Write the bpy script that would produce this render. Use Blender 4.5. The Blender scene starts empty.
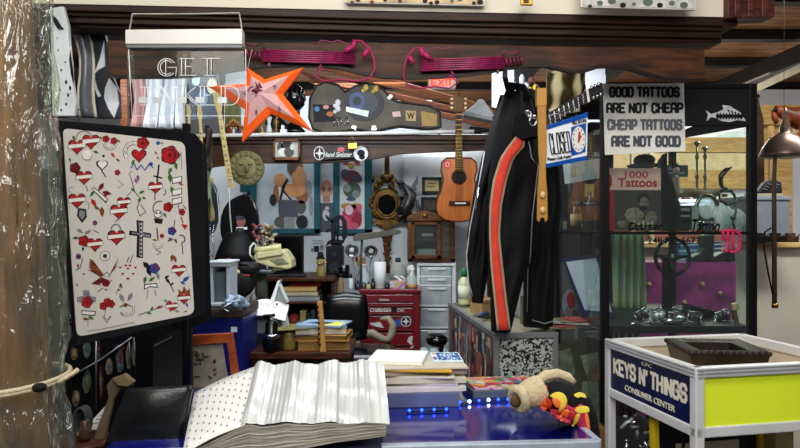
import bpy, math, random
from mathutils import Vector, Matrix, Euler
PI=math.pi
S=bpy.context.scene; COL=S.collection
F=680.0; CZ=1.5
# ---------------- camera, world, lights, exposure ----------------
cd=bpy.data.cameras.new('camera'); cam=bpy.data.objects.new('camera',cd); COL.objects.link(cam)
cam.location=(0,0,CZ); cam.rotation_euler=(PI/2,0,0); cd.sensor_width=36; cd.lens=F/800*36; cd.clip_start=.05
S.camera=cam
S.view_settings.view_transform='Standard'; S.view_settings.look='None'; S.view_settings.exposure=0.0; S.view_settings.gamma=1
S.view_settings.use_curve_mapping=False
S.cycles.use_denoising=True
S.cycles.max_bounces=8; S.cycles.transparent_max_bounces=16
W=bpy.data.worlds.new('World'); S.world=W; W.use_nodes=True
bg=W.node_tree.nodes['Background']; bg.inputs[0].default_value=(.82,.88,1,1); bg.inputs[1].default_value=.12
def area(name,loc,rot,sx,sy,e,col=(1,1,1)):
    l=bpy.data.lights.new(name,'AREA'); l.shape='RECTANGLE'; l.size=sx; l.size_y=sy; l.energy=e; l.color=col
    o=bpy.data.objects.new(name,l); COL.objects.link(o); o.location=loc; o.rotation_euler=rot
area('aisle_light',(-.2,-.6,2.8),(math.radians(52),0,0),3.2,.7,66,(1,.97,.92))
area('overhead_light',(-.2,.9,3.1),(math.radians(12),0,0),2.6,.5,50,(1,.97,.92))
area('booth_light',(-.35,2.78,2.3),(math.radians(52),0,0),1.5,.16,30,(.86,.94,1))
area('wall_fill',(-.2,5.06,2.55),(math.radians(8),0,0),1.7,.14,14,(.86,.94,1))  # added fill with no fixture, brightens the posters on the back wall
area('rear_light',(-.3,3.9,2.72),(0,0,0),1.2,.3,14,(.9,.96,1))
area('warehouse_light',(3.2,6.2,2.75),(0,0,0),2.5,1.2,120,(1,.95,.86))
area('side_fill',(2.5,3.1,2.95),(0,0,0),1.2,.3,55,(1,.97,.92))  # extra unseen source, put in to brighten the right end and aisle wall
area('roof_fill',(.4,7.6,2.3),(PI,0,0),3.6,1.2,42,(1,.93,.82))  # invented upward fill so the roof boards are not black
area('gap_fill',(.5,5.02,2.72),(math.radians(62),0,0),1.8,.15,26,(.93,.96,1))  # added fill, no real lamp, lifts the sheet panels above the back wall
area('roof_fill_aisle',(2.9,5.6,2.45),(PI,0,0),1.6,1.6,14,(1,.93,.82))  # second invented upward fill, for the roof at the right
area('drape_fill',(-1.9,4.7,2.62),(math.radians(58),0,0),1.0,.2,15,(.95,.97,1))  # fill added only to whiten the hanging cloths, no lamp hangs there
area('hall_light',(-1.5,7.6,2.7),(0,0,0),3,.8,60,(.9,.96,1))
# ---------------- helpers ----------------
def lin(c):
    c/=255.0
    return c/12.92 if c<=.04045 else ((c+.055)/1.055)**2.4
def hx(h): return tuple(lin(int(h[i:i+2],16)) for i in (0,2,4))+(1,)
MC={}
def mat(h,rough=.6,metal=0,var=.12,sc=14,bump=0,kind='noise',h2=None,emit=0,stretch=(1,1,1),coat=0):
    key=(h,rough,metal,var,sc,bump,kind,h2,emit,stretch,coat)
    if key in MC: return MC[key]
    m=bpy.data.materials.new('m_'+h+'_'+kind); m.use_nodes=True; N=m.node_tree.nodes; L=m.node_tree.links
    b=N['Principled BSDF']; c=hx(h)
    b.inputs['Roughness'].default_value=rough; b.inputs['Specular IOR Level'].default_value=.5 if rough<.36 else .22; b.inputs['Metallic'].default_value=metal
    if coat: b.inputs['Coat Weight'].default_value=coat; b.inputs['Coat Roughness'].default_value=.1
    tc=N.new('ShaderNodeTexCoord'); mp=N.new('ShaderNodeMapping'); mp.inputs['Scale'].default_value=stretch
    L.new(tc.outputs['Object'],mp.inputs[0])
    if kind=='wood':
        t=N.new('ShaderNodeTexNoise'); t.inputs['Scale'].default_value=sc; t.inputs['Detail'].default_value=6; t.inputs['Distortion'].default_value=.6
        out=t.outputs[0]
    elif kind=='voronoi':
        t=N.new('ShaderNodeTexVoronoi'); t.inputs['Scale'].default_value=sc; out=t.outputs['Distance']
    elif kind=='cells':
        t=N.new('ShaderNodeTexVoronoi'); t.inputs['Scale'].default_value=sc; out=None
    elif kind=='swirl':
        t=N.new('ShaderNodeTexNoise'); t.inputs['Scale'].default_value=sc; t.inputs['Detail'].default_value=1; t.inputs['Distortion'].default_value=2.5; out=t.outputs[0]
    elif kind=='stripe':
        t=N.new('ShaderNodeTexWave'); t.inputs['Scale'].default_value=sc; t.inputs['Distortion'].default_value=.4; out=t.outputs['Fac']
    else:
        t=N.new('ShaderNodeTexNoise'); t.inputs['Scale'].default_value=sc; t.inputs['Detail'].default_value=4; out=t.outputs[0]
    L.new(mp.outputs[0],t.inputs['Vector'])
    if kind=='cells':
        hs=N.new('ShaderNodeMix'); hs.data_type='RGBA'; hs.inputs[0].default_value=.55; hs.inputs[6].default_value=c
        L.new(t.outputs['Color'],hs.inputs[7]); L.new(hs.outputs[2],b.inputs['Base Color']); out=t.outputs['Distance']
    else:
        r=N.new('ShaderNodeValToRGB'); c2=hx(h2) if h2 else tuple(x*(1-var*2) for x in c[:3])+(1,)
        r.color_ramp.elements[0].color=c2; r.color_ramp.elements[1].color=c
        lo,hi=(.46,.54) if kind=='swirl' else (.3,.65)
        r.color_ramp.elements[0].position=lo; r.color_ramp.elements[1].position=hi
        L.new(out,r.inputs[0]); L.new(r.outputs[0],b.inputs['Base Color'])
        if emit:
            L.new(r.outputs[0],b.inputs['Emission Color']); b.inputs['Emission Strength'].default_value=emit
    if bump:
        bp=N.new('ShaderNodeBump'); bp.inputs['Strength'].default_value=bump; bp.inputs['Distance'].default_value=.004
        L.new(out,bp.inputs['Height']); L.new(bp.outputs[0],b.inputs['Normal'])
    MC[key]=m; return m
def wood(h,h2,rough=.45,sc=9,st=(1,6,6),bump=.15): return mat(h,rough,kind='wood',h2=h2,sc=sc,stretch=st,bump=bump)
def glassy(h='f2f8f6',tr=.99,rough=.03,bump=0,sc=10,name='g',fr=1.45):
    key=('G',h,tr,rough,bump,sc,fr)
    if key in MC: return MC[key]
    m=bpy.data.materials.new('glass_'+name); m.use_nodes=True; N=m.node_tree.nodes; L=m.node_tree.links
    N.remove(N['Principled BSDF']); o=N['Material Output']
    t=N.new('ShaderNodeBsdfTransparent'); t.inputs[0].default_value=hx(h); g=N.new('ShaderNodeBsdfGlossy'); g.inputs['Roughness'].default_value=rough
    d=N.new('ShaderNodeBsdfDiffuse'); d.inputs[0].default_value=hx(h)
    x=N.new('ShaderNodeMixShader'); x.inputs[0].default_value=tr; L.new(d.outputs[0],x.inputs[1]); L.new(t.outputs[0],x.inputs[2])
    fz=N.new('ShaderNodeFresnel'); fz.inputs[0].default_value=fr
    y=N.new('ShaderNodeMixShader'); ge=N.new('ShaderNodeNewGeometry'); mu=N.new('ShaderNodeMath'); mu.operation='MULTIPLY_ADD'; L.new(ge.outputs['Backfacing'],mu.inputs[0]); L.new(fz.outputs[0],mu.inputs[2])
    mv=N.new('ShaderNodeMath'); mv.operation='SUBTRACT'; mv.use_clamp=True; L.new(fz.outputs[0],mv.inputs[0]); L.new(ge.outputs['Backfacing'],mv.inputs[1]); N.remove(mu)
    L.new(mv.outputs[0],y.inputs[0]); L.new(x.outputs[0],y.inputs[1]); L.new(g.outputs[0],y.inputs[2]); L.new(y.outputs[0],o.inputs[0])
    if bump:
        n=N.new('ShaderNodeTexNoise'); n.inputs['Scale'].default_value=sc; n.inputs['Detail'].default_value=3; n.inputs['Distortion'].default_value=1.5
        tc=N.new('ShaderNodeTexCoord'); mp=N.new('ShaderNodeMapping'); mp.inputs['Scale'].default_value=(1,1,.3)
        L.new(tc.outputs['Object'],mp.inputs[0]); L.new(mp.outputs[0],n.inputs['Vector'])
        bp=N.new('ShaderNodeBump'); bp.inputs['Strength'].default_value=bump; bp.inputs['Distance'].default_value=.03
        L.new(n.outputs[0],bp.inputs['Height']); L.new(bp.outputs[0],g.inputs['Normal']); L.new(bp.outputs[0],fz.inputs['Normal'])
    MC[key]=m; return m
def P(px,py,d): return Vector(((px-400)/F*d,d,CZ-(py-224)/F*d))
class MB:
    def __init__(s,t=None): s.v=[];s.f=[];s.m=[];s.sm=[];s.t=t
    def add(s,vs,fs,m=0,sm=False):
        o=len(s.v); s.v+=[tuple(v) for v in vs]
        for f in fs: s.f.append([i+o for i in f]); s.m.append(m); s.sm.append(sm)
        return s
    def box(s,c,z,r=None,m=0):
        c=Vector(c); h=Vector(z)/2; R=Euler(r).to_matrix() if r else Matrix.Identity(3)
        vs=[c+R@Vector((h.x*a,h.y*b,h.z*e)) for a in(-1,1) for b in(-1,1) for e in(-1,1)]
        return s.add(vs,[(0,1,3,2),(4,6,7,5),(0,4,5,1),(2,3,7,6),(0,2,6,4),(1,5,7,3)],m)
    def slab(s,pts,ex,m=0):
        pts=[Vector(p) for p in pts]; ex=Vector(ex); n=len(pts)
        vs=pts+[p+ex for p in pts]
        return s.add(vs,[tuple(range(n)),tuple(range(2*n-1,n-1,-1))]+[(i,i+n,(i+1)%n+n,(i+1)%n) for i in range(n)],m)
    def tube(s,pts,r,m=0,n=6,closed=False):
        pts=[Vector(p) for p in pts]; k=len(pts); rs=r if isinstance(r,(list,tuple)) else [r]*k
        vs=[];fs=[];u=None
        for i,p in enumerate(pts):
            if closed: d=pts[(i+1)%k]-pts[i-1]
            else: d=pts[min(i+1,k-1)]-pts[max(i-1,0)]
            if d.length<1e-9: d=Vector((0,0,1))
            d.normalize()
            if u is None: u=d.orthogonal().normalized()
            else:
                u=u-d*u.dot(d)
                u=u.normalized() if u.length>1e-6 else d.orthogonal().normalized()
            w=d.cross(u)
            vs+=[p+(u*math.cos(2*PI*j/n)+w*math.sin(2*PI*j/n))*rs[i] for j in range(n)]
        for i in range(k if closed else k-1):
            a=i*n;b=((i+1)%k)*n
            fs+=[(a+j,a+(j+1)%n,b+(j+1)%n,b+j) for j in range(n)]
        if not closed: fs+=[tuple(range(n-1,-1,-1)),tuple(range((k-1)*n,k*n))]
        return s.add(vs,fs,m,True)
    def lathe(s,prof,o=(0,0,0),ax=(0,0,1),n=18,m=0,sq=1):
        o=Vector(o); ax=Vector(ax).normalized(); u=Vector((1,0,0)) if abs(ax.x)<.9 else Vector((0,1,0)); u=(u-ax*u.dot(ax)).normalized(); w=ax.cross(u)
        vs=[];fs=[];k=len(prof)
        for r,h in prof: vs+=[o+ax*h+(u*math.cos(2*PI*j/n)+w*math.sin(2*PI*j/n)*sq)*max(r,1e-5) for j in range(n)]
        for i in range(k-1):
            a=i*n;b=a+n; fs+=[(a+j,a+(j+1)%n,b+(j+1)%n,b+j) for j in range(n)]
        fs+=[tuple(range(n-1,-1,-1)),tuple(range((k-1)*n,k*n))]
        return s.add(vs,fs,m,True)
    def ball(s,c,r,m=0,n=10,rot=None):
        c=Vector(c); r=Vector(r) if not isinstance(r,(int,float)) else Vector((r,r,r)); R=Euler(rot).to_matrix() if rot else Matrix.Identity(3)
        q=max(4,n//2+1); vs=[];fs=[]
        for i in range(q+1):
            a=PI*i/q; rr=max(math.sin(a),1e-4)
            vs+=[c+R@Vector((r.x*rr*math.cos(2*PI*j/n),r.y*rr*math.sin(2*PI*j/n),r.z*math.cos(a))) for j in range(n)]
        for i in range(q): fs+=[(i*n+j,(i+1)*n+j,(i+1)*n+(j+1)%n,i*n+(j+1)%n) for j in range(n)]
        return s.add(vs,fs,m,True)
    def grid(s,fn,nu,nv,m=0,th=None):
        vs=[Vector(fn(i/nu,j/nv)) for i in range(nu+1) for j in range(nv+1)]
        q=nv+1; fs=[(i*q+j,(i+1)*q+j,(i+1)*q+j+1,i*q+j+1) for i in range(nu) for j in range(nv)]
        if th is None: return s.add(vs,fs,m,True)
        th=Vector(th); n=len(vs); fs2=[tuple(x+n for x in reversed(f)) for f in fs]
        rim=[i*q for i in range(nu+1)]+[nu*q+j for j in range(1,nv+1)]+[i*q+nv for i in range(nu-1,-1,-1)]+[j for j in range(nv-1,0,-1)]
        k=len(rim); fr=[(rim[i],rim[i]+n,rim[(i+1)%k]+n,rim[(i+1)%k]) for i in range(k)]
        return s.add(vs+[v+th for v in vs],fs+fs2+fr,m,True)
    # pixel-plane authoring (local plane of the owning thing, real depth in metres)
    def R(s,x0,y0,x1,y1,a=0,b=.02,m=0):
        p=s.t.p(x0,y0,a); q=s.t.p(x1,y1,a)
        return s.box(((p.x+q.x)/2,(a+b)/2,(p.z+q.z)/2),(abs(q.x-p.x),abs(b-a),abs(q.z-p.z)),None,m)
    def G(s,pts,a=0,b=.02,m=0): return s.slab([s.t.p(x,y,a) for x,y in pts],(0,b-a,0),m)
    def U(s,pts,r,m=0,n=6,closed=False):
        return s.tube([s.t.p(q[0],q[1],0)+Vector((0,q[2] if len(q)>2 else 0,0)) for q in pts],r,m,n,closed)
    def E(s,x,y,dy,rx,ry,rd,m=0,n=10,rot=None):
        k=s.t.k; c=s.t.p(x,y,0)+Vector((0,dy,0)); return s.ball(c,(rx*k,rd,ry*k),m,n,rot)
    def L(s,x,prof,dy=0,m=0,n=16,sq=1):
        k=s.t.k; c=s.t.p(x,prof[0][1],0)+Vector((0,dy,0))
        return s.lathe([(w*k,(prof[0][1]-y)*k) for w,y in prof],c,(0,0,1),n,m,sq)
    def disc(s,x,y,rx,ry,a,b,m=0,n=20,ph=0): return s.G([(x+rx*math.cos(2*PI*i/n+ph),y+ry*math.sin(2*PI*i/n+ph)) for i in range(n)],a,b,m)
def mkobj(name,mb,mats,parent=None,bev=0,sub=0,label=None):
    me=bpy.data.meshes.new(name); me.from_pydata(mb.v,[],mb.f); 
    for m in (mats if isinstance(mats,(list,tuple)) else [mats]): me.materials.append(m)
    me.polygons.foreach_set('material_index',mb.m); me.polygons.foreach_set('use_smooth',mb.sm); me.update()
    o=bpy.data.objects.new(name,me); COL.objects.link(o)
    if parent is not None: o.parent=parent
    if bev:
        b=o.modifiers.new('bevel','BEVEL'); b.width=bev; b.segments=2; b.limit_method='ANGLE'; b.angle_limit=math.radians(40)
    if sub:
        b=o.modifiers.new('sub','SUBSURF'); b.levels=sub; b.render_levels=sub
    if label: o['label']=label
    return o
class T:
    """a thing: an Empty at its base; p() turns a photo position into a point of its local plane"""
    def __init__(s,name,label,cat,px,py,d,rz=0,rx=0,ry=0,group=None,at=None):
        s.e=bpy.data.objects.new(name,None); COL.objects.link(s.e); s.o=Vector(at) if at else P(px,py,d); s.e.location=s.o
        eu=Euler((math.radians(rx),math.radians(ry),math.radians(rz))); s.e.rotation_euler=eu; s.R=eu.to_matrix(); s.Ri=s.R.transposed(); s.k=s.o.y/F
        s.e['label']=label; s.e['category']=cat; s.e.empty_display_size=.02
        if group: s.e['group']=group
    def p(s,x,y,dy=0):
        r=Vector(((x-400)/F,1,-(y-224)/F)); n=s.R@Vector((0,1,0)); C=Vector((0,0,CZ))
        t=(n.dot(s.o-C)+dy)/n.dot(r); return s.Ri@(C+r*t-s.o)
    def mb(s): return MB(s)
    def part(s,name,mb,mats,bev=0,sub=0,label=None,parent=None): return mkobj(name,mb,mats,parent or s.e,bev,sub,label)
    def text(s,txt,x0,y0,x1,y1,dy,m,off=0,name='lettering',parent=None,shear=0,align=None):
        a=s.p(x0,y0,dy); b=s.p(x1,y1,dy)
        o=textobj(name,txt,((a.x+b.x)/2,dy,(a.z+b.z)/2),(PI/2,0,0),abs(b.x-a.x),abs(b.z-a.z),m,off,parent or s.e,shear); return o
def textobj(name,txt,loc,rot,w,h,m,off,parent,shear=0):
    c=bpy.data.curves.new(name,'FONT'); c.body=txt; c.size=1; c.align_x='CENTER'; c.align_y='CENTER'; c.offset=off; c.shear=shear; c.resolution_u=3; c.extrude=.02
    tmp=bpy.data.objects.new(name,c); COL.objects.link(tmp); bpy.context.view_layer.update()
    me=bpy.data.meshes.new_from_object(tmp.evaluated_get(bpy.context.evaluated_depsgraph_get())); bpy.data.objects.remove(tmp); bpy.data.curves.remove(c)
    me.name=name; o=bpy.data.objects.new(name,me); COL.objects.link(o)
    bb=[v.co for v in me.vertices]; W0=max(v.x for v in bb)-min(v.x for v in bb); H0=max(v.y for v in bb)-min(v.y for v in bb)
    cx=(max(v.x for v in bb)+min(v.x for v in bb))/2; cy=(max(v.y for v in bb)+min(v.y for v in bb))/2
    sx,sy=w/max(W0,1e-6),h/max(H0,1e-6); me.materials.clear(); me.materials.append(m)
    o.parent=parent; o.rotation_euler=rot; o.scale=(sx,sy,.03)
    o.location=Vector(loc)-Euler(rot).to_matrix()@Vector((cx*sx,cy*sy,0)); return o
def one(name,label,cat,px,py,d,fn,mats,bev=0,sub=0,group=None,rz=0,rx=0,ry=0):
    """a thing that is one mesh"""
    t=T(name,label,cat,px,py,d,rz,rx,ry,group); m=t.mb(); fn(m); o=mkobj(name,m,mats,None,bev,sub)
    e=t.e; o.location=e.location; o.rotation_euler=e.rotation_euler
    for k in ('label','category','group'):
        if k in e: o[k]=e[k]
    nm=e.name; bpy.data.objects.remove(e); o.name=nm; t.e=o; return t
def struct(name,mb,m,bev=0):
    o=mkobj(name,mb,m,None,bev); o['kind']='structure'; return o
def dup(o,par=None):
    c=o.copy(); COL.objects.link(c)
    if par: c.parent=par
    for ch in list(o.children): dup(ch,c)
    return c
BF={'A':[[(0,0),(0,.8),(.2,1),(.8,1),(1,.8),(1,0)],[(0,.42),(1,.42)]],'C':[[(1,.7),(1,.82),(.8,1),(.2,1),(0,.8),(0,.2),(.2,0),(.8,0),(1,.18),(1,.3)]],'D':[[(0,0),(0,1),(.75,1),(1,.8),(1,.2),(.75,0),(0,0)]],'E':[[(1,1),(0,1),(0,0),(1,0)],[(0,.5),(.8,.5)]],'G':[[(1,.74),(1,.82),(.8,1),(.2,1),(0,.8),(0,.2),(.2,0),(.8,0),(1,.2),(1,.48),(.6,.48)]],'H':[[(0,0),(0,1)],[(1,0),(1,1)],[(0,.5),(1,.5)]],'I':[[(.5,0),(.5,1)]],'K':[[(0,0),(0,1)],[(1,1),(.1,.5),(1,0)]],'L':[[(0,1),(0,0),(1,0)]],'N':[[(0,0),(0,1),(1,0),(1,1)]],'O':[[(.2,0),(.8,0),(1,.2),(1,.8),(.8,1),(.2,1),(0,.8),(0,.2),(.2,0)]],'P':[[(0,0),(0,1),(.8,1),(1,.85),(1,.58),(.8,.43),(0,.43)]],'R':[[(0,0),(0,1),(.8,1),(1,.85),(1,.6),(.8,.46),(0,.46)],[(.5,.46),(1,0)]],'S':[[(1,.76),(1,.84),(.8,1),(.2,1),(0,.84),(0,.64),(.2,.5),(.8,.5),(1,.36),(1,.16),(.8,0),(.2,0),(0,.16),(0,.24)]],'T':[[(0,1),(1,1)],[(.5,1),(.5,0)]],'X':[[(0,0),(1,1)],[(0,1),(1,0)]],'Y':[[(0,1),(.5,.5),(1,1)],[(.5,.5),(.5,0)]],"'":[[(.5,1),(.4,.75)]]}
def blocktext(txt,loc,w,h,m,parent,wt=.2,rz=0,roll=0,gap=.45):
    adv=lambda c:{' ':.75,'I':.45,"'":.35}.get(c,1+gap); W0=sum(adv(c) for c in txt)-gap; sx=(w-wt*h)/W0; mb=MB(); x=0
    for c in txt:
        for pl in BF.get(c,[]):
            for i in range(len(pl)-1):
                ox=-.5+.0 if c in "I'" else 0
                a=Vector((-w/2+wt*h/2+(x+pl[i][0]+ox*.6)*sx,0,-h/2+wt*h/2+pl[i][1]*h*(1-wt))); b=Vector((-w/2+wt*h/2+(x+pl[i+1][0]+ox*.6)*sx,0,-h/2+wt*h/2+pl[i+1][1]*h*(1-wt)))
                d=(b-a).normalized(); n=Vector((-d.z,0,d.x))*wt*h/2; e=d*wt*h*.3
                k_=Vector((0,-.00004*(len(mb.f)//6%9),0)); mb.slab([a-e-n+k_,b+e-n+k_,b+e+n+k_,a-e+n+k_],(0,.0006,0))
        x+=adv(c)
    o=mkobj('lettering',mb,m,parent); o.location=loc; o.rotation_euler=(0,roll,rz); return o
def tblock(t,txt,x0,y0,x1,y1,dy,m,wt=.2,roll=0):
    a=t.p(x0,y0,dy); b=t.p(x1,y1,dy); return blocktext(txt,((a.x+b.x)/2,dy,(a.z+b.z)/2),abs(b.x-a.x),abs(b.z-a.z),m,t.e,wt,0,roll)
rnd=random.Random(7)
# common materials
BLK=mat('0c0c0d',.45); BLKG=mat('08080a',.18); BLKM=mat('111112',.8); WHT=mat('e8e6e0',.5,var=.03); CREAM=mat('e3dcc6',.6,var=.05)
CHR=mat('c9ccd0',.15,1,var=.1); STEEL=mat('8d9196',.35,1); BRASS=mat('a8843a',.3,1,var=.25); RED=mat('b3141c',.45); INK=mat('141216',.6)
GRN=mat('3f7a35',.6); TAN=mat('b98f5c',.6); PAPER=mat('f0eee8',.7,var=.03); GREY=mat('77797c',.6); ORG=mat('e8501c',.5); GLASS=glassy(fr=1.3)
DKWOOD=wood('4a2615','1c0d07',.4); MIDWOOD=wood('7a4420','3b1c0b',.4); PINE=wood('d9b878','b98f4e',.55); TEAL=mat('15505a',.5); NAVY=mat('10183f',.5); YEL=mat('e2d23a',.5)
# ---------------- setting ----------------
struct('floor',MB().box((0.5,4.5,-.05),(12,13,.1)),mat('6e6a64',.6,var=.2,sc=3))
struct('wall_back',MB().box((-.5,5.35,1.1),(2.5,.1,2.2)),mat('c9cfd2',.7,var=.04,sc=2))
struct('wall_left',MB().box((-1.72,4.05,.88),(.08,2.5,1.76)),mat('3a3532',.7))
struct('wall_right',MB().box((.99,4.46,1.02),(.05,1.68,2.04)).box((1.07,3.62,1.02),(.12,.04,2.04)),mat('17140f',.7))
struct('wall_far',MB().box((.5,9.9,1.6),(12,.1,3.2)),mat('dfe4e8',.6,var=.08,sc=2))
struct('wall_aisle',MB().box((2.6,4.42,.675),(2.5,.1,1.35)),mat('c8c2b2',.75,var=.06,sc=3))
struct('trim_5',MB().box((2.6,4.40,1.365),(2.5,.16,.03)),PINE,.004)
struct('wall_corner',MB().box((3.75,7.4,1.5),(3.6,.08,3.0)),mat('d3d6da',.7,var=.05))
# warehouse roof: boarded deck with dark joists
def roof():
    m=MB(); n=44
    for i in range(n):
        y=2.75+i*.17; m.box((.5,y+.08,3.05),(12,.16,.03))
    struct('ceiling',m,wood('6a4628','35200f',.7,4,(1,8,1)))
roof()
JM=mat('15110e',.8)
for y in (3.6,4.5,5.4,6.3,7.4,8.6): struct('ceiling_joist',MB().box((.5,y,2.995),(12,.1,.08)),JM)
for x in (-1.6,1.05,1.75,3.1): struct('ceiling_girder',MB().box((x,6.3,2.8),(.12,7,.14)),JM)
# front signboard, crown moulding and scalloped header (plane turned 4 degrees)
hd=T('header','x','x',400,60,2.37,rz=4)
def at(t,mb,name,m,bev=0):
    o=mkobj(name,mb,m,None,bev); o.location=t.o; o.rotation_euler=t.e.rotation_euler; o['kind']='structure'; return o
m=hd.mb(); m.G([(-60,-60),(727,-60),(727,17),(400,11),(-60,1)],-.02,.03); at(hd,m,'wall_front',mat('d8cfbd',.6,var=.04,sc=3))
m=hd.mb(); m.G([(728,-60),(775,-60),(775,17),(728,18)],-.05,.03)
for x in (735,748,762): m.G([(x,-60),(x+6,-60),(x+6,17),(x,17)],-.06,-.04)
at(hd,m,'trim_4',wood('5c3026','2e1510',.4),.003)
m=hd.mb()
for (y0,y1,a) in ((0,9,-.015),(8.4,14,.0),(13,21,.012),(19.5,26,.03)):
    m.G([(40,y0+1),(400,y0+11),(738 if a<0 else 722,y0+17),(738 if a<0 else 722,y1+17),(400,y1+11),(40,y1+1)],a,.12)
at(hd,m,'trim_1',wood('33190d','170a05',.5,7,(1,10,10)),.004)
sc=[(107,40),(705,48),(705,80),(690,81),(668,80),(650,75),(632,69),(612,66),(598,67),(586,71),(574,72),(560,69),(548,66),(530,66),(510,68),(495,71),(470,75),(440,77),(410,78),(385,77),(360,73),(340,68),(320,65),(290,64),(262,66),(240,69),(215,73),(190,76),(165,77),(140,77),(116,77),(108,74)]
m=hd.mb(); m.G(sc,.05,.09); at(hd,m,'trim_2',wood('50301b','1c0f09',.5,6,(1,7,7)),.004)
m=hd.mb()
low=sc[2:]
for i in range(len(low)-1):
    (a,b),(c,d)=low[i],low[i+1]; m.G([(a,b+1.2),(c,d+1.2),(c,d-2),(a,b-2)],.04,.05)
at(hd,m,'trim_3',mat('20120b',.45))
bpy.data.objects.remove(hd.e)
# pictures tacked along the cream signboard (only their lower edges reach into view)
def picture(x0,x1,y1,label,spots,paper='cdbba0'):
    t=T('framed_picture',label,'picture',(x0+x1)/2,y1,2.34,rz=4,group='pictures along the signboard')
    m=t.mb(); m.R(x0,-45,x1,y1,-.012,0); t.part('frame',m,mat('d9d6ce',.4),.002)
    m=t.mb(); m.R(x0+1.5,-43,x1-1.5,y1-1.5,-.014,-.012)
    for (x,y,r,mi) in spots: m.disc(x,y,r,r*.8,-.0155,-.014,mi)
    t.part('print',m,[mat(paper,.6,var=.25,sc=20),INK,mat('6b2030',.6),mat('5a6660',.6)])
picture(108,236,3.5,'long narrow print over the white sign light, leftmost on the cream board',[(130,-2,3,3),(160,-3,4,3),(200,-2,4,1)],'b9c0b8')
picture(345,485,6,'pale print with dark figures above the middle of the header',[(352,2,1.5,1),(358,0,2,1),(372,2,2,2),(385,0,2,1),(400,1,2,2),(425,1,2.5,1),(431,3,2,1),(437,2,2.5,1),(452,1,2,3),(460,-1,3,3),(474,3,2,1),(480,2,3,1)],'d3b88f')
picture(581,696,10,'grey print with curling scrollwork at the right end of the cream board',[(600,3,3,3),(590,6,2,1),(612,1,4,3),(623,5,3,1),(634,4,2,3),(648,2,5,3),(660,5,3,1),(672,3,3,3),(684,5,4,3)],'c9c7c0')
t=T('brass_plate','small brass plate screwed to the cream board above the header','plate',527,5,2.335,rz=4)
m=t.mb(); m.R(521,-4,533,5,-.02,-.008); t.part('plate',m,BRASS,.002); m=t.mb(); m.R(524,-1,529,2.5,-.024,-.02); t.part('catch',m,mat('3b2e18',.4),.001)
# ---------------- post at the far left ----------------
t=T('wrapped_post','timber post wrapped in clear plastic at the left edge','post',18,448,1.48,ry=-3); zb=-t.o.z
m=MB(t); m.lathe([(.083,zb+.01),(.083,3.0+zb)],(-.022,.02,0),n=24); t.part('timber',m,wood('8a5f34','432c1a',.5,5,(6,6,1)))
m=MB(t); n=40
def wrap(u,v):
    a=2*PI*u; z=zb+v*2.7; r=.118+.006*math.sin(9*a+z*6)+.004*math.sin(23*a-z*9)+.004*math.sin(z*40+a*3)*math.sin(a*5)
    if abs(z-(-(380-448)/F*1.48))<.06: r-=.012
    return (r*math.cos(a)-.012,r*math.sin(a),z)
m.grid(wrap,96,90); t.part('plastic_wrap',m,glassy('eaf0e4',.965,.12,1.0,24,'wrap',2.0))
m=MB(t)
for s_ in range(2):
    zc=(448-381+3*s_)/F*1.48; m.tube([(-.012+.121*math.cos(a),.121*math.sin(a),zc+.007*math.sin(a)) for a in [2*PI*i/28 for i in range(28)]],.0055,n=6,closed=True)
m.tube([(.107,-.03,.142),(.125,-.045,.15),(.14,-.03,.16),(.15,-.02,.168)],.005)
t.part('rope',m,mat('b7ab8c',.8,bump=.6,sc=120))
m=MB(t); m.ball((.094,-.075,.145),(.016,.012,.01)); t.part('rope_knot',m,BLKM)
# boards hung above the flash panel, between the post and the header
t=T('painted_board','white curved board with black splashes beside the wrapped post','board',62,105,2.235)
m=t.mb(); m.G([(50,8),(63,6),(68,25),(69,45),(71,62),(72,80),(76,104),(74,116),(52,116)],0,.02); t.part('board',m,mat('e6eef0',.35,var=.2,sc=5),.003)
m=t.mb(); m.G([(53,15),(57,19),(61,26),(64,29),(61,30),(59,27),(60,31),(57,28),(52,20)],-.002,0); m.G([(70,50),(73,70),(74,85),(71,75),(69,60)],-.002,0)
for (x,y,r) in ((58,50,.5),(61,70,.7),(66,82,1),(60,90,.6),(65,62,.5),(68,95,.9),(57,38,.4),(70,88,1.1),(66,104,.8),(61,110,.7)): m.disc(x,y,r,r*2.2,-.002,0,0,8)
t.part('splashes',m,INK)
def curvy(name,label,xs,col,edge,d):
    t=T(name,label,'board',xs[0][0],112,d); m=t.mb()
    def fn(u,v):
        i=u*(len(xs)-1); k=min(int(i),len(xs)-2); f=i-k; a=xs[k]; b=xs[k+1]
        x0=a[0]+(b[0]-a[0])*f; x1=a[1]+(b[1]-a[1])*f; y=a[2]+(b[2]-a[2])*f
        q=t.p(x0+(x1-x0)*v,y); q.y+=-.03*math.sin(PI*v)+.03*math.sin(u*4); return q
    m.grid(fn,14,6,0,(0,.012,0)); t.part('deck',m,col)
    for v in (0,1):
        m=t.mb(); m.tube([Vector(fn(i/14,v))+Vector((0,-.002,0)) for i in range(15)],.006,n=6); t.part('edge_trim',m,edge)
curvy('skate_deck','grey curved board with cream edges, left of the header end',[(66,80,16),(70,83,27),(74,88,40),(77,90,55),(78,91,72),(78,92,88),(80,95,103),(84,99,118)],mat('6d7078',.3,coat=.3),CREAM,2.405)
t=T('patterned_board','dark board with white jagged patches next to the header end','board',105,116,2.43)
m=t.mb(); m.G([(86,18),(104,18),(104,31),(107,45),(112,75),(119,92),(120,118),(94,118),(95,100),(92,75),(93,50)],0,.02); t.part('board',m,mat('3b3d44',.4),.003)
m=t.mb()
for pl in ([(104,40),(105,66),(98,70),(94,74),(100,58)],[(109,78),(117,88),(119,104),(114,118),(108,108),(104,98),(105,88)],[(94,76),(97,88),(101,96),(98,97),(94,88)],[(90,31),(101,30),(102,33),(93,34)]): m.G(pl,-.003,0)
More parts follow.
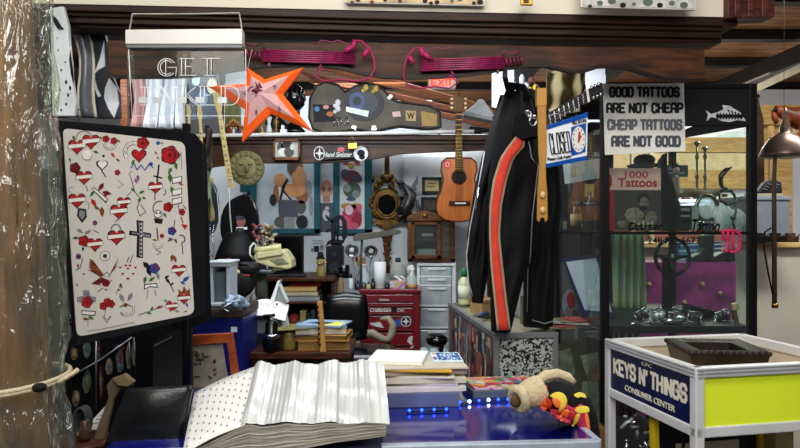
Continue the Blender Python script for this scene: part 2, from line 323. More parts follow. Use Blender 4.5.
t.part('white_patches',m,mat('eef4fa',.3,var=.1))
# low rack top with wire edge seen between boards and panel
t=T('wire_basket','wire basket rim above the top left corner of the flash panel','basket',68,118,2.38)
m=t.mb()
for y in (103,108,113): m.U([(56,y,0),(80,y+7,0)],.0025)
for i in range(9): m.U([(57+i*2.6,102+i*.8,0),(58+i*2.6,116+i*.8,0)],.0018,n=4)
t.part('wires',m,STEEL)
CT_=.895
# ---------------- flash panel ----------------
t=T('flash_panel','white sheet of colourful tattoo designs on a black hinged panel','panel',130,345,1.984,rz=54)
m=t.mb(); m.G([(58,120),(188,131),(203,143),(207,312),(192,319),(76,346)],.004,.022); t.part('backing',m,mat('0b0d12',.5),.003)
def rpoly(c,r):
    out=[]
    for i,(x,y) in enumerate(c):
        a=Vector(c[i-1])-Vector((x,y)); b=Vector(c[(i+1)%len(c)])-Vector((x,y)); a.normalize(); b.normalize(); p=Vector((x,y))
        s0=p+a*r; s1=p+b*r
        for k in range(6):
            f=k/5; q=s0*(1-f)**2+p*2*f*(1-f)+s1*f*f; out.append((q.x,q.y))
    return out
m=t.mb(); m.G(rpoly([(63,128),(185,142),(194.5,314),(77,337)],7),0,.004); sheet=t.part('sheet',m,mat('cdc8bf',.5,var=.02),.001)
m=t.mb(); D=-.0006
fr,fd,fi,fg,fb,fp,fw,fn_,fgr=range(9)
def lay(pts,l,mi): m.G(pts,-.0005*l-.0004,-.0005*l,mi)
def hpts(x,y,s,r=0):
    o=[]
    for i in range(18):
        a=2*PI*i/18; hxx=16*math.sin(a)**3; hy=-(13*math.cos(a)-5*math.cos(2*a)-2*math.cos(3*a)-math.cos(4*a))
        X=hxx/17*s; Y=hy/17*s; o.append((x+X*math.cos(r)-Y*math.sin(r),y+X*math.sin(r)+Y*math.cos(r)))
    return o
def heart(x,y,s,c=fr,ban=True,r=0):
    lay(hpts(x,y,s*1.18,r),0,fi); lay(hpts(x,y,s,r),1,c)
    if ban:
        for l,g,mi in ((2,.9,fi),(3,0,fw)):
            lay([(x-s*1.05-g*.5,y-s*.15-g*.5),(x,y-s*.25-g*.5),(x+s*1.05+g*.5,y-s*.35-g*.5),(x+s*1.05+g*.5,y+s*.12+g*.5),(x,y+s*.2+g*.5),(x-s*1.05-g*.5,y+s*.35+g*.5)],l,mi)
def circ(x,y,r,l,mi,n=10,sq=1): lay([(x+r*math.cos(2*PI*i/n),y+r*sq*math.sin(2*PI*i/n)) for i in range(n)],l,mi)
def rose(x,y,r,c=fr):
    lay([(x+r*(1.12+.1*math.cos(5*a))*math.cos(a),y+r*(1.12+.1*math.cos(5*a))*math.sin(a)) for a in [2*PI*i/20 for i in range(20)]],0,fi)
    circ(x,y,r,1,c,14); circ(x+r*.1,y-r*.1,r*.72,2,fd,12); circ(x-r*.05,y,r*.55,3,c,10); circ(x,y,r*.3,4,fd,8)
def ln(pts,w,mi,l=1):
    for i in range(len(pts)-1):
        a=Vector(pts[i]);b=Vector(pts[i+1]); d=b-a
        if d.length<1e-6: continue
        q=Vector((-d.y,d.x)).normalized()*w/2; d=d.normalized()*w*.25
        lay([tuple(a-d+q),tuple(b+d+q),tuple(b+d-q),tuple(a-d-q)],l,mi)
def leaf(x,y,s,a,mi=fg,l=1):
    c,d=math.cos(a),math.sin(a); o=[(-s,0),(-s*.3,-s*.45),(s*.4,-s*.3),(s,0),(s*.4,s*.3),(-s*.3,s*.45)]
    lay([(x+p*c-q*d,y+p*d+q*c) for p,q in o],l,mi)
def arc(x,y,r,a0,a1,w,mi,l=1,sq=1,n=8): ln([(x+r*math.cos(a0+(a1-a0)*i/n),y+r*sq*math.sin(a0+(a1-a0)*i/n)) for i in range(n+1)],w,mi,l)
arc(84,139,8,PI,2*PI,1.2,fgr); heart(77,146,8); heart(91,141,8); circ(87,155,5,1,fw); arc(87,155,5,0,PI,.7,fgr,2); leaf(74,138,3,1); leaf(96,152,3,.3)
rose(106,139,3.2); rose(114,141,3.2); arc(110,143,6,.2,2.9,2.2,fi,0); arc(110,143,6,.2,2.9,1.2,fw,2); leaf(101,138,2,1); leaf(119,141,2,1)
arc(134,152,9,2.6,4.9,4,fi,0); arc(134,152,9,2.6,4.9,3,fw,1); rose(143,143,5.5); heart(139,155,7,fr,False); ln([(131,168),(134,163),(137,170),(141,165),(145,170),(150,163),(153,168)],1,fb); circ(151,164,2,2,fb); leaf(133,162,3,2.2)
circ(158,143,2,1,fb); leaf(162,143,2,.3,fgr); leaf(156,153,2,1.2,fn_); leaf(158,158,2,1,fn_)
rose(170,155,8.2); leaf(176,166,4,1.4); leaf(170,171,4,2.0); ln([(179,160),(181,152),(182,170)],.7,fgr)
# tribal heart outline
lay(hpts(102,165,6.5),0,fi); lay(hpts(102.3,164.6,5),1,fw); ln([(102,171),(106,177)],1,fi); circ(103.5,156,1.3,1,fi)
leaf(113,155,3,1,fr); leaf(118,160,2.5,.6,fn_); rose(117.5,172.5,2.6); ln([(118,180),(122,184)],.6,fgr); ln([(118,188),(124,184)],.6,fgr)
rose(75,168,4.8,fd); heart(84,177,7.5); ln([(86,186),(88,191)],.9,fn_); leaf(70,160,2.5,1.2)
leaf(138,178,3.5,1.5,fp); leaf(136,181,3,1.2,fp); ln([(131,178),(129,174),(132,171)],.8,fgr); ln([(131,178),(135,192),(141,199),(137,208),(140,216),(146,212),(141,205)],.8,fg); leaf(133,190,3,.8); leaf(142,192,3.3,-.4); leaf(144,198,2.5,.5); leaf(139,200,2.5,2)
ln([(159,165),(157,182)],1.6,fi); ln([(154,176),(162,178)],1.4,fi); heart(155.5,187,6.5); ln([(155,193),(155,200)],1,fp); arc(163,192,3,-1,1.6,.8,fb)
leaf(170,178,5,1.5); leaf(172,190,4,1.5); 
for q in (178,190,199): lay([(172,q),(182,q-2),(182,q+4),(172,q+6)],2,fi); lay([(172.7,q+.6),(181.3,q-1.2),(181.3,q+3.4),(172.7,q+5.2)],3,fw)
leaf(181,184,2.5,.5,fr); ln([(178,205),(180,212)],.8,fb)
arc(72,190,3,2,5,.8,fgr); heart(77,200,8); arc(83,206,6,-.8,.6,.8,fgr); lay([(78,208),(86,209),(87,217),(82,223),(77,216)],0,fi); lay([(79.5,210),(85,211),(85,216),(82,220),(79,216)],1,fgr)
leaf(101,187,5,2.2,fd); leaf(107,193,5,.2,fd); leaf(94,203,5,1,fr,2); leaf(104,196,4,2.9,fr); lay([(92,189),(94,187),(108,199),(106,203)],3,fi); lay([(92.8,189.2),(94,188),(107,199),(106,201.6)],4,fw); leaf(102,212,5.5,1.5,fn_); leaf(97,208,3.5,.6,fg); leaf(92,194,3.5,2.2,fg)
heart(124,202,6.2); heart(119,211,8); ln([(115,222),(120,218)],1,fp); ln([(127,196),(131,192)],1,fgr)
arc(160,208,7,2.5,5,1,fg); circ(158,214,4.5,1,fgr); circ(158,214,3.3,2,fw); circ(156.5,213,1,3,fi); circ(160,213,1,3,fi); lay([(154,218),(163,219),(162,224),(155,223)],1,fi); rose(168,207,4.3); leaf(165,215,3,1)
rose(182,212,3,fr); ln([(181,217),(183,223)],1.2,fr); lay([(181,224),(188,225),(185,230)],1,fr); ln([(183,205),(186,209)],.8,fi)
rose(84,241,5,fr); heart(95,244,7.2); leaf(80,231,4,.6,fgr); leaf(88,232,4,-.5,fgr); leaf(76,238,3.5,0,fg); rose(95,223,2.2,fp); ln([(93,230),(99,233)],.7,fg); leaf(83,249,2.5,1.6,fi)
arc(116,229,4.5,PI,2*PI,1.6,fgr,0); heart(116.5,236.5,8)
lay([(136.5,220),(143.5,221),(143,232),(151.5,233.5),(151,238),(143,237),(143,258),(136.5,257.5),(137,236),(129,235),(129.5,230.5),(137,231.5)],0,fi)
lay([(138.5,222),(143,222.4),(142.6,233),(150,234.2),(150,237),(142,236),(142,256),(139,256),(139.5,235),(132,234),(132,232.2),(139,233)],1,fgr)
for q in range(222,256,4): circ(140.8,q,1.0,2,fi,6); circ(141.3,q+2,.7,2,fw,6)
for q in (133,136,145,148): circ(q,234.4,.8,2,fi,6)
ln([(157,228),(158,240)],1.4,fn_); rose(162,236,2,fr); arc(158,243,5,.2,3,2,fi,0); arc(158,243,5,.2,3,1.1,fw); ln([(155,249),(161,252),(157,255)],.8,fgr); leaf(155,240,2.5,.3)
rose(172,231,3.8,fb); leaf(171,239,3,.3,5); leaf(176,241,3,1.2); leaf(170,240,3,2.6,fg); arc(181,239,4,-2,1.5,.9,fi); ln([(182,244),(183,254)],.8,fi); ln([(174,226),(175,220)],.7,fi)
circ(105,256,5.3,0,fgr); circ(105,256,4.4,1,fw); circ(105,256,2.6,2,fgr); circ(105,256,1.4,3,fi); circ(78.5,256.5,3,1,fp); circ(78.5,256.5,1.3,2,fi); ln([(83,258),(80,268),(76,270)],.8,fg); leaf(78,266,2.4,1.6,fn_); leaf(84,274,2,0,fp); leaf(77,285,2,1,fp)
ln([(129,257),(127,262)],1,fg); ln([(133,255),(130,263)],.8,fg)
for q in range(5): lay([(89-q*.3,259+q*2.6),(93+q*1.2,260+q*2.8),(104,275),(101,277)],1+q%3,(fn_,fd,fn_)[q%3])
for q in range(4): lay([(119-q*.2,256+q*3),(116-q*.5,262+q*2),(109,276),(111,273)],1+q%3,(fn_,fd,fn_)[q%3])
circ(107,274,2.4,2,fw); ln([(104,275),(107,272),(110,276)],.8,fi,3); lay([(91,284),(101,277),(109,280),(110,286),(100,285)],1,fd); lay([(100,281),(111,282),(106,291)],1,fr); arc(106,283,5,.1,3,1.8,fw,3); ln([(98,292),(112,280)],1.2,fgr,0)
for i in range(14):
    q=hpts(128,271,8.5)[i if i<14 else 0]; 
for i,q in enumerate(hpts(128,271,8.5)):
    if i%2==0: lay(hpts(q[0],q[1],1.5),1,fr)
rose(154.5,268.5,4.8,fb); leaf(147,266,6,.8,fi); leaf(149,272,5,1.1,fi); leaf(158,276,4,1.3,fgr); leaf(145,280,4,1.8,fg); leaf(152,279,4,-.6,fg); lay([(144,284),(157,283),(158,288),(150,287),(144,290)],1,fi); lay([(145,285),(156,284),(157,287),(150,286),(145,288.6)],2,fw); ln([(148,290),(147,299)],.8,fgr); ln([(155,290),(156,296)],.8,fgr)
heart(179,270,6.5); leaf(172,258,4,1.7,fn_); leaf(175,259,4,1.3,fn_); leaf(186,279,4.5,-.7,fb); leaf(183,283,3,.5,fb); leaf(168,281,3.5,.9,fi); leaf(167,277,3,-.5,fi); ln([(168,280),(174,292)],.8,fi); leaf(172,284,2.5,-.6,fi); leaf(121,286,3,1.3,fn_); leaf(119,290,2,.2,fn_); ln([(116,294),(120,285)],.6,fg)
lay([(83,290),(89,290),(90,296),(96,297),(96,302),(90,303),(90,308),(84,308),(83,303),(77,302),(77,297),(83,296)],0,fgr); rose(87,302,5.2); lay([(81,310),(96,311),(95,316),(82,315)],1,fi); lay([(82,311),(95,312),(94,315),(82.6,314)],2,fw); leaf(86,319,3.4,.2,fn_); leaf(91,318,3.4,.3,fg); ln([(88,321),(88,327)],.8,fgr)
rose(103.5,306,3.6); rose(111,304,3.6); rose(107.5,302,3.6); ln([(106,309),(104,318),(107,323),(110,316)],.8,fgr); arc(107,314,5,.5,2.8,.7,fgr)
leaf(122,298,5,1.1,fgr); leaf(130,297,5,2.1,fgr); circ(125.5,305,2.2,1,YEL and fn_); ln([(120,307),(126,304),(131,306)],1.2,fg); arc(128,309,6,-.5,2.2,2.4,fi,0); arc(128,309,6,-.5,2.2,1.4,fw); leaf(122,314,3,1,fgr)
ln([(139,315),(146,312.5),(153,310),(158,308)],.8,fg); leaf(149,313,3,.2); leaf(152,308.5,2.6,-.9); leaf(160,307,3.6,-.25,fr); leaf(161,306.4,2.2,-.25,fp,2)
heart(172,306,5.6,fr,True,.25); heart(184,298,6); lay([(179,294),(178,289),(182,292),(184,286),(187,291),(190,288),(190,294)],1,fn_); leaf(166,301,3,.6,fgr); leaf(177,311,3,.4,fgr); leaf(187,305,2.5,1.2,fb)
ln([(87,331.5),(110,327.5),(134,322.5)],.7,fgr); ln([(184,312),(187,311)],.8,fi)
t.part('designs',m,[mat('bb2226',.5,var=.2,sc=120),mat('6e1f24',.5,var=.2,sc=90),mat('17151a',.5),mat('4c7a34',.5,var=.3,sc=90),mat('2b4a9e',.5,var=.2,sc=90),mat('8d4f86',.5),mat('e4ded6',.5,var=.02),mat('8f4a2c',.5,var=.3,sc=90),mat('8a8890',.5,var=.2,sc=90)],parent=sheet)
m=MB(t); q_=Vector((-.682,2.175,0))-t.o; l0=t.Ri@(q_+Vector((0,0,CT_+.001))); l1=t.Ri@(q_+Vector((0,0,1.82))); m.tube([l0,l1],.014,0,8); t.part('rack_post',m,BLK)
m=t.mb()
for (x,y) in ((60.5,150),(66,250),(72,320)): m.U([(x,y-6,.01),(x,y+6,.01)],.006)
t.part('hinge',m,BLKG)
# second black panel of the rack and the sticker board below
one('rack_panel','plain black panel standing right behind the flash panel','panel',205,330,2.35,lambda m:m.G([(176,128),(196,134),(207,148),(212,322),(176,330)],0,.03),mat('0b0b0d',.5),.003,rz=54)
t=T('sticker_board','black board covered with small stickers below the flash panel','board',110,430,2.55,rz=40)
m=t.mb(); m.G([(60,340),(196,318),(194,448),(64,470)],.0,.02); t.part('backing',m,mat('0d0d10',.5),.003)
cs=['84734e','6c8583','6a2a2e','a39672','5c7466','6f2f36','6f7a88','94866a','77806a','7a4a3c']
m=t.mb()
for i,(x,y,rx,ry) in enumerate([(74,354,4,7),(87,350,4,9),(98,346,3,7),(109,367,4,9),(87,382,5,12),(101,382,2.5,16),(120,361,4,12),(129,355,3,14),(134,353,2.5,14),(120,348,5,4),(76,398,4,9),(98,356,3,4)]):
    m.G([(x+rx*(.75+.4*rnd.random())*math.cos(a),y+ry*(.75+.4*rnd.random())*math.sin(a)) for a in [2*PI*k/9 for k in range(9)]],-.002,0,i%10); m.G([(x+rx*(.2+.5*rnd.random())*math.cos(a),y-ry*.15+ry*(.2+.5*rnd.random())*math.sin(a)) for a in [2*PI*k/7 for k in range(7)]],-.003,-.002,(i+3)%10); m.G([(x+rx*.2,y+ry*.2),(x+rx*.6,y+ry*.5),(x,y+ry*.7),(x-rx*.3,y+ry*.4)],-.003,-.002,(i+5)%10)
t.part('stickers',m,[mat(c,.5,var=.35,sc=60) for c in cs])
m=t.mb(); m.U([(68,377,-.012),(100,359,-.012),(131,337,-.012)],.004); t.part('cross_bar',m,STEEL)
m=t.mb(); m.U([(95,338,-.012),(95.5,410,-.012)],.004); t.part('upright_bar',m,STEEL)
m=t.mb(); m.U([(128,338,-.01),(130,375,-.01)],.0025); m.U([(133,337,-.01),(135,375,-.01)],.0025); t.part('prong',m,STEEL)
one('grey_board','dark grey upright board with a light edge behind the leather binder','board',175,395,2.42,lambda m:(m.G([(153,343),(191,320),(192,400),(153,405)],0,.02),m.G([(154,345),(172,336),(172,337.5),(154,347)],-.003,0,1)),[mat('2c2a29',.7),mat('8a8888',.4)],.002)
# bits between the sticker board and the binder
t=T('round_stool','small dark round stool beside the wrapped post','stool',0,0,1,at=(-.925,1.97,0)); m=MB(t); m.lathe([(.085,.855),(.09,.86),(.09,.875),(.08,.88)]); t.part('seat',m,DKWOOD)
for i in range(3):
    a=2*PI*i/3; m=MB(t); m.tube([(.06*math.cos(a),.06*math.sin(a),.86),(.08*math.cos(a),.08*math.sin(a),0)],.012); t.part('leg',m,BLK)
t=T('cable_coil','small dark coil of cable standing on the round stool','cable',80,436,1.975)
m=t.mb()
for i in range(4): m.U([(80+6.5*math.cos(a)+i*.5,422+14*math.sin(a),i*.008) for a in [2*PI*k/16 for k in range(16)]],.004,closed=True)
t.part('coil',m,mat('3c3b3f',.5)); m=t.mb(); m.E(80,434,0,3,3,.012); t.part('tie',m,TAN)
# ---------------- counter ----------------
CT=.9
t=T('display_counter','blue topped display counter with a pale front rim','counter',0,0,1,at=(-.15,2.21,0),rz=4)
hw,hdp=.68,.36
m=MB(t); m.box((0,.01,.43),(2*hw-.05,2*hdp-.06,.86)); t.part('body',m,mat('2a2c33',.5),.004)
m=MB(t); m.box((0,0,.882),(2*hw-.02,2*hdp-.02,.026)); t.part('blue_top',m,mat('081578',.08,var=.25,sc=3,coat=.5),.003)
m=MB(t); m.box((0,-hdp,.88),(2*hw,.03,.036)); m.box((hw,0,.88),(.02,2*hdp,.036)); t.part('rim',m,mat('b9c4d6',.3,.3),.003)
m=MB(t); m.box((0,hdp-.02,.62),(2*hw-.1,.01,.4)); t.part('back_panel',m,GREY)
t=T('led_strip','string of glowing blue lights along the counter top','lights',0,0,1,at=(.20,2.27,CT-.0045),rz=4)
m=MB(t); m.tube([(-.0,-.0,.004),(.06,.02,.004),(.12,.03,.004),(.17,.03,.004)],.0025); t.part('wire',m,BLK)
LED=mat('1030ff',.3,emit=14,var=0); LEDW=mat('9fc4ff',.3,emit=14,var=0)
for i in range(6):
    m=MB(t); f=i/5; m.ball((.17*f,.03*math.sin(f*1.7),.009),.0055 if i%2 else .0045); t.part('bulb',m,LEDW if i in(1,3) else LED)
t=T('led_strip','short row of blue lights at the foot of the paper stack','lights',0,0,1,at=(.02,2.17,CT-.0045),rz=4)
m=MB(t); m.tube([(0,0,.004),(.14,.01,.004)],.003); t.part('wire',m,BLK)
for i in range(4):
    m=MB(t); m.ball((.01+i*.04,.003*i,.009),.005); t.part('bulb',m,LED)
# big album of clear sleeves, fanned open on the counter
t=T('album','thick open album of clear page sleeves lying on the counter','album',0,0,1,at=(-.31,1.98,CT-.005),rz=4)
prof=[(-.12,.166),(-.11,.175),(-.10,.177),(-.085,.170),(-.06,.163),(-.02,.170),(0,.177),(.02,.167),(.07,.163),(.10,.174),(.125,.177),(.14,.166),(.17,.168),(.20,.177),(.235,.172),(.27,.164)]
def ztop(x):
    for i in range(len(prof)-1):
        if prof[i][0]<=x<=prof[i+1][0]:
            f=(x-prof[i][0])/(prof[i+1][0]-prof[i][0]); f=f*f*(3-2*f); return prof[i][1]+(prof[i+1][1]-prof[i][1])*f
    return prof[-1][1]
m=MB(t)
def slv(u,v):
    x=-.12+.39*u; r=math.sin(u*190)*.0005+math.sin(u*77)*.0008
    return (x-.012*v*(1-u),-.2+.36*v,ztop(x)*(.48+.52*v)+r+.004*math.sin(v*9+u*5)*(1-v))
m.grid(slv,120,14); t.part('sleeve_edges',m,mat('d3d6d3',.3,var=.22,sc=7,stretch=(5,.25,.3),coat=.4))
m=MB(t); n=30
def lowz(x): return .004+max(0,(x+.05)/.3)*.04
for i in range(n):
    # page leaves seen at the near edge, fanned flat from the left up to the right
    g0,g1=i/n,(i+.86)/n; xs=[-.262+.522*k/16 for k in range(17)]
    fz=lambda x,g:((ztop(x)*.48-.004) if x>-.12 else .004+.071*(1-min(1,(-.12-x)/.145)**.9))*(1-g)+lowz(x)*g+.0015*math.sin(x*30+i)
    y0=-.2+.0012*(i%4)
    pts=[(x,y0,fz(x,g0)) for x in xs]+[(x,y0,fz(x,g1)) for x in reversed(xs)]
    m.slab(pts,(0,.34,0),i%3)
t.part('page_leaves',m,[mat('b9b5a6',.6),mat('a5a193',.6),mat('cbc7ba',.6)])
m=MB(t)
def flap(u,v):
    x=-.12-(.15+.05*v)*u; return (x+.012*(1-v)*(1-u),-.2+.36*v,(.166-.16*u**.9)*(.48+.5*v)+.07*v*u+.01*math.sin(PI*u)+.004)
m.grid(flap,12,8,0,(0,0,-.004)); fl=t.part('open_page',m,PAPER,label='open page printed with rows of tiny grey motifs')
m=MB(t)
for i in range(9):
    for j in range(8):
        u=.08+.105*i; v=.06+.115*j+.05*(i%2)
        if v<.97:
            a=Vector(flap(u,v))+Vector((0,0,.0012)); b=Vector(flap(u+.035,v+.012))+Vector((0,0,.0012)); c=Vector(flap(u+.02,v+.05))+Vector((0,0,.0012)); m.add([a,b,c],[(0,1,2)])
t.part('motifs',m,mat('8e8f9e',.6),parent=fl)
m=MB(t); m.box((.0,-.02,.002),(.50,.38,.004)); t.part('cover',m,mat('3b3f52',.5),.001)
# leather binder, card and cardboard at the left end
t=T('leather_binder','black leather binder leaning at the left end of the counter','binder',145,448,1.9,rx=-14,rz=8)
def bind(u,v):
    a=t.p(126,388);b=t.p(191,385);c=t.p(104,446);d=t.p(178,456)
    q=(a*(1-u)+b*u)*(1-v)+(c*(1-u)+d*u)*v; q.y+=-.02*math.sin(PI*u)*math.sin(PI*min(1,v+.2)); return q
m=t.mb(); m.grid(bind,14,10,0,(0,.03,0)); t.part('cover',m,mat('101113',.3,bump=.25,sc=60),0)
m=t.mb(); m.G([(187,388),(192,388),(180,452),(175,452)],.0,.03); t.part('spine',m,mat('0a0a0b',.4),.004)
t=T('cardboard_piece','bent brown cardboard piece left of the leather binder','cardboard',105,440,1.96)
m=t.mb(); m.G([(92,445),(96,430),(108,398),(106,386),(112,378),(122,376),(133,382),(131,387),(119,390),(113,400),(108,420),(103,446)],0,.02); t.part('card',m,mat('6b5a45',.8),.004)
m=t.mb(); m.G([(112,379),(124,374),(134,382),(128,387),(118,386)],-.02,0); t.part('folded_tab',m,mat('7a684f',.8),.003)
one('white_card','white card with faint print tucked behind the brown cardboard','card',97,428,2.0,lambda m:(m.G([(84,429),(111,400),(113,404),(107,419),(100,430)],0,.002),[m.G([(92+i*4,423-i*4),(100+i*3,422-i*4),(100+i*3,423-i*4),(92+i*4,424-i*4)],-.001,0,1) for i in range(4)]),[WHT,mat('8f97b5',.6)])
one('small_jar','small brown glass jar at the foot of the sticker board','jar',88,439,1.95,lambda m:m.L(85,[(5,439.5),(6,437),(6,428),(4,425),(4,421),(3,420)],0),mat('4a3526',.25))
# blue crate and orange frame
t=T('blue_crate','tall blue crate with a brown lid left of the album','crate',215,372,2.95)
zf=-t.o.z
m=t.mb(); m.R(188,318,243,372,0,.3); q=t.p(188,372); w=t.p(243,372); m.box(((q.x+w.x)/2,.15,zf/2),(w.x-q.x,.3,-zf)); t.part('body',m,mat('0e1560',.4),.004)
m=t.mb(); m.R(186,309,243,318,-.01,.32); t.part('lid',m,mat('33281f',.6),.004)
m=t.mb(); m.R(231,327,237,332,-.003,0); t.part('sticker',m,mat('c6ccd8',.5))
t=T('orange_picture','orange wooden picture frame leaning on the blue crate','picture frame',212,385,2.52)
m=t.mb(); m.G([(184,336),(232,333),(240,384),(232,385),(227,343),(184,346)],0,.02); t.part('frame',m,wood('b0562a','83371a',.45),.002)
m=t.mb(); m.G([(184,346),(222,343),(229,387),(184,390)],.012,.018); pr=t.part('print',m,mat('9a9480',.7,var=.15,sc=30))
m=t.mb()
for i in range(16):
    x=188+rnd.random()*32; y=350+rnd.random()*28; a=rnd.random()*3
    m.G([(x+4*math.cos(a),y+2*math.sin(a)),(x+1.5*math.cos(a+1.6),y+1.2*math.sin(a+1.6)),(x-4*math.cos(a),y-2*math.sin(a)),(x+1.5*math.cos(a-1.6),y+1.2*math.sin(a-1.6))],.009,.012)
t.part('drawings',m,mat('4a4a3c',.7),parent=pr)
# paper stack and the box below it
def sheetpile(name,label,cat,c,s,rz,col,bev=.0015,extra=None,tilt=0,group=None):
    t=T(name,label,cat,0,0,1,at=c,rz=rz,ry=tilt,group=group); m=MB(t); m.box((0,0,s[2]/2),s)
    if extra is None:
        o=t.part('cover',m,col,bev); m=MB(t); m.box((0,.002,s[2]*.5),(s[0]*.99,s[1]*1.005,s[2]*.72)); t.part('page_block',m,mat('d8d3c4',.7,kind='stripe',sc=60,stretch=(0,0,1)))
    else: t.part(extra,m,col,bev)
    return t
z=CT-.005
sheetpile('flat_box','flat slate blue box at the bottom of the paper stack','box',(.055,2.36,z),(.27,.24,.048),3,mat('5f6a8c',.5),.003,'carton'); z+=.048
pl=[((.065,2.36),(.29,.22,.016),6,'d9d2d0','pale pink paper pad just above the slate blue box'),((.06,2.38),(.28,.22,.008),-3,'b9b3c4','lilac grey folder low in the paper stack'),((.07,2.37),(.29,.21,.018),4,'cfc6b4','thick buff magazine in the middle of the paper stack'),((.055,2.375),(.27,.22,.007),-5,'e4dfd4','off white brochure under the beige booklet'),((.07,2.38),(.28,.21,.013),7,'a89c86','beige booklet below the yellow folder'),((.05,2.37),(.26,.23,.006),-4,'d3a12c','golden yellow folder in the paper stack'),((.075,2.38),(.29,.23,.006),5,'c4bba6','buff folder just under the top white pad')]
for (x,y),s,rz,c,lb in pl:
    sheetpile('paper_folder' if 'folder' in lb else 'booklet',lb,'folder' if 'folder' in lb else 'booklet',(x,y,z),s,rz,mat(c,.65,var=.08),.001,group='papers stacked on the counter'); z+=s[2]+.0005
t=sheetpile('note_pad','white writing pad on top of the paper stack','pad',(-.005,2.41,z),(.19,.2,.014),-8,mat('f1efe6',.6,var=.02),.001)
t=T('printed_card','white card with blue block letters on top of the paper stack','card',0,0,1,at=(.165,2.43,z),rz=2)
m=MB(t); m.box((0,0,.003),(.105,.16,.006)); t.part('card',m,mat('d9e4ee',.5),.001)
BLU=mat('1f5fa8',.5)
for i,(tx,y) in enumerate((('STATE',.045),('BLUES',.0),('REVUE',-.045))): textobj('lettering',tx,(.008,y,.0068),(0,0,0),.08,.036,BLU,.03,t.e)
m=MB(t); m.ball((-.04,.05,.006),(.009,.016,.002)); m.ball((-.042,-.03,.006),(.008,.03,.002),1); t.part('picture_spot',m,[mat('d9a24a',.5),mat('8c6a9a',.5)])
# colourful comic on a grey book
sheetpile('grey_book','grey hardback book under the colourful comic','book',(.37,2.455,CT-.005),(.26,.17,.026),8,mat('59636a',.5),.002)
t=T('comic_book','bright multicoloured comic on the right half of the counter','comic',0,0,1,at=(.37,2.46,CT+.022),rz=9)
m=MB(t); m.box((0,0,.004),(.25,.17,.008)); t.part('cover',m,mat('c8502c',.35,kind='cells',sc=38,coat=.4),.001)
m=MB(t)
cc=['d8432a','e8a33a','3b7a8c','7a4a8e','3f8f4a','e6d8b0','20202a','c2314f']
for i in range(34):
    x=-.11+.22*rnd.random(); y=-.07+.14*rnd.random(); r=.006+.012*rnd.random(); k=6; m.slab([(x+r*math.cos(a)*(1+.6*rnd.random()),y+r*math.sin(a)*(1+.5*rnd.random()),.0082+i*.00004) for a in [2*PI*j/k for j in range(k)]],(0,0,.0003),i%8)
t.part('cover_art',m,[mat(c,.35,coat=.4) for c in cc])
# flame slipper
t=T('flame_slipper','fleece lined slipper with flames at the counter corner','slipper',550,415,2.08)
FL=mat('cdbd98',.95,bump=1,sc=90,var=.12)
def ring(m,c,ax,R1,R2,r,n=20,mi=0):
    ax=Vector(ax).normalized(); u=ax.orthogonal().normalized(); w=ax.cross(u)
    m.tube([Vector(c)+u*R1*math.cos(2*PI*i/n)+w*R2*math.sin(2*PI*i/n) for i in range(n)],r,mi,10,True)
m=t.mb(); 
c0=t.p(520,398); c1=t.p(545,388)
pts=[c0+(c1-c0)*f for f in (0,.25,.5,.8,1)]
m.tube(pts,[.03,.042,.046,.046,.04],0,14)
ring(m,c0+Vector((-.004,-.012,0)),(-.8,-.5,-.25),.028,.032,.016)
m.U([(536,384,.02),(548,378,.03),(560,376,.03),(570,379,.025),(576,385,.02)],[.014,.018,.016,.014,.01],n=10); t.part('fleece_lining',m,FL)
m=t.mb(); m.ball(c0+Vector((-.016,-.02,-.004)),(.018,.012,.02),0,12); t.part('opening',m,mat('5a4526',.9))
m=t.mb()
bp=[t.p(x,y)+Vector((0,dy,0)) for x,y,dy in ((538,395,0),(552,396,0),(566,400,-.01),(578,408,-.02),(583,418,-.03),(587,432,-.04),(589,445,-.04))]
m.tube(bp,[.03,.048,.052,.047,.037,.028,.014],0,18); body=t.part('upper',m,mat('0a0a0d',.8))
# flames wrapped on the upper: tongues as raised patches
def onbody(x,y):
    C=Vector((0,0,CZ))-t.o; d=Vector(((x-400)/F,1,-(y-224)/F)).normalized(); best=None
    for i in range(61):
        f=i/60*(len(bp)-1); k=min(int(f),len(bp)-2); g=f-k; c=bp[k]*(1-g)+bp[k+1]*g; r=[.03,.048,.052,.047,.037,.028,.014]; rr=r[k]*(1-g)+r[k+1]*g
        w=c-C; tt=w.dot(d); q=(w-d*tt).length
        if q<rr:
            e=tt-math.sqrt(rr*rr-q*q)
            if best is None or e<best: best=e
    return C+d*(best if best else 2.0)
def patch(pl,off,mi):
    k=len(pl); sm=[]
    for i in range(k):
        a,b,c,d=[Vector(pl[(i+j-1)%k]) for j in range(4)]
        for f in (0,.33,.67): sm.append(.5*((2*b)+(c-a)*f+(2*a-5*b+4*c-d)*f*f+(3*b-a-3*c+d)*f*f*f))
    cx=sum(v.x for v in sm)/len(sm); cy=sum(v.y for v in sm)/len(sm); n=len(sm); vs=[]
    for g in (1,.7,.4,.15): vs+=[onbody(cx+(v.x-cx)*g,cy+(v.y-cy)*g)+Vector((0,-off,0)) for v in sm]
    vs.append(onbody(cx,cy)+Vector((0,-off,0))); vs+=[vs[i]+Vector((0,off+.004,0)) for i in range(n)]
    fs=[(r*n+i,r*n+(i+1)%n,(r+1)*n+(i+1)%n,(r+1)*n+i) for r in range(3) for i in range(n)]+[(3*n+i,3*n+(i+1)%n,4*n) for i in range(n)]+[(i,4*n+1+i,4*n+1+(i+1)%n,(i+1)%n) for i in range(n)]
    mm.add(vs,fs,mi,True)
mm=t.mb()
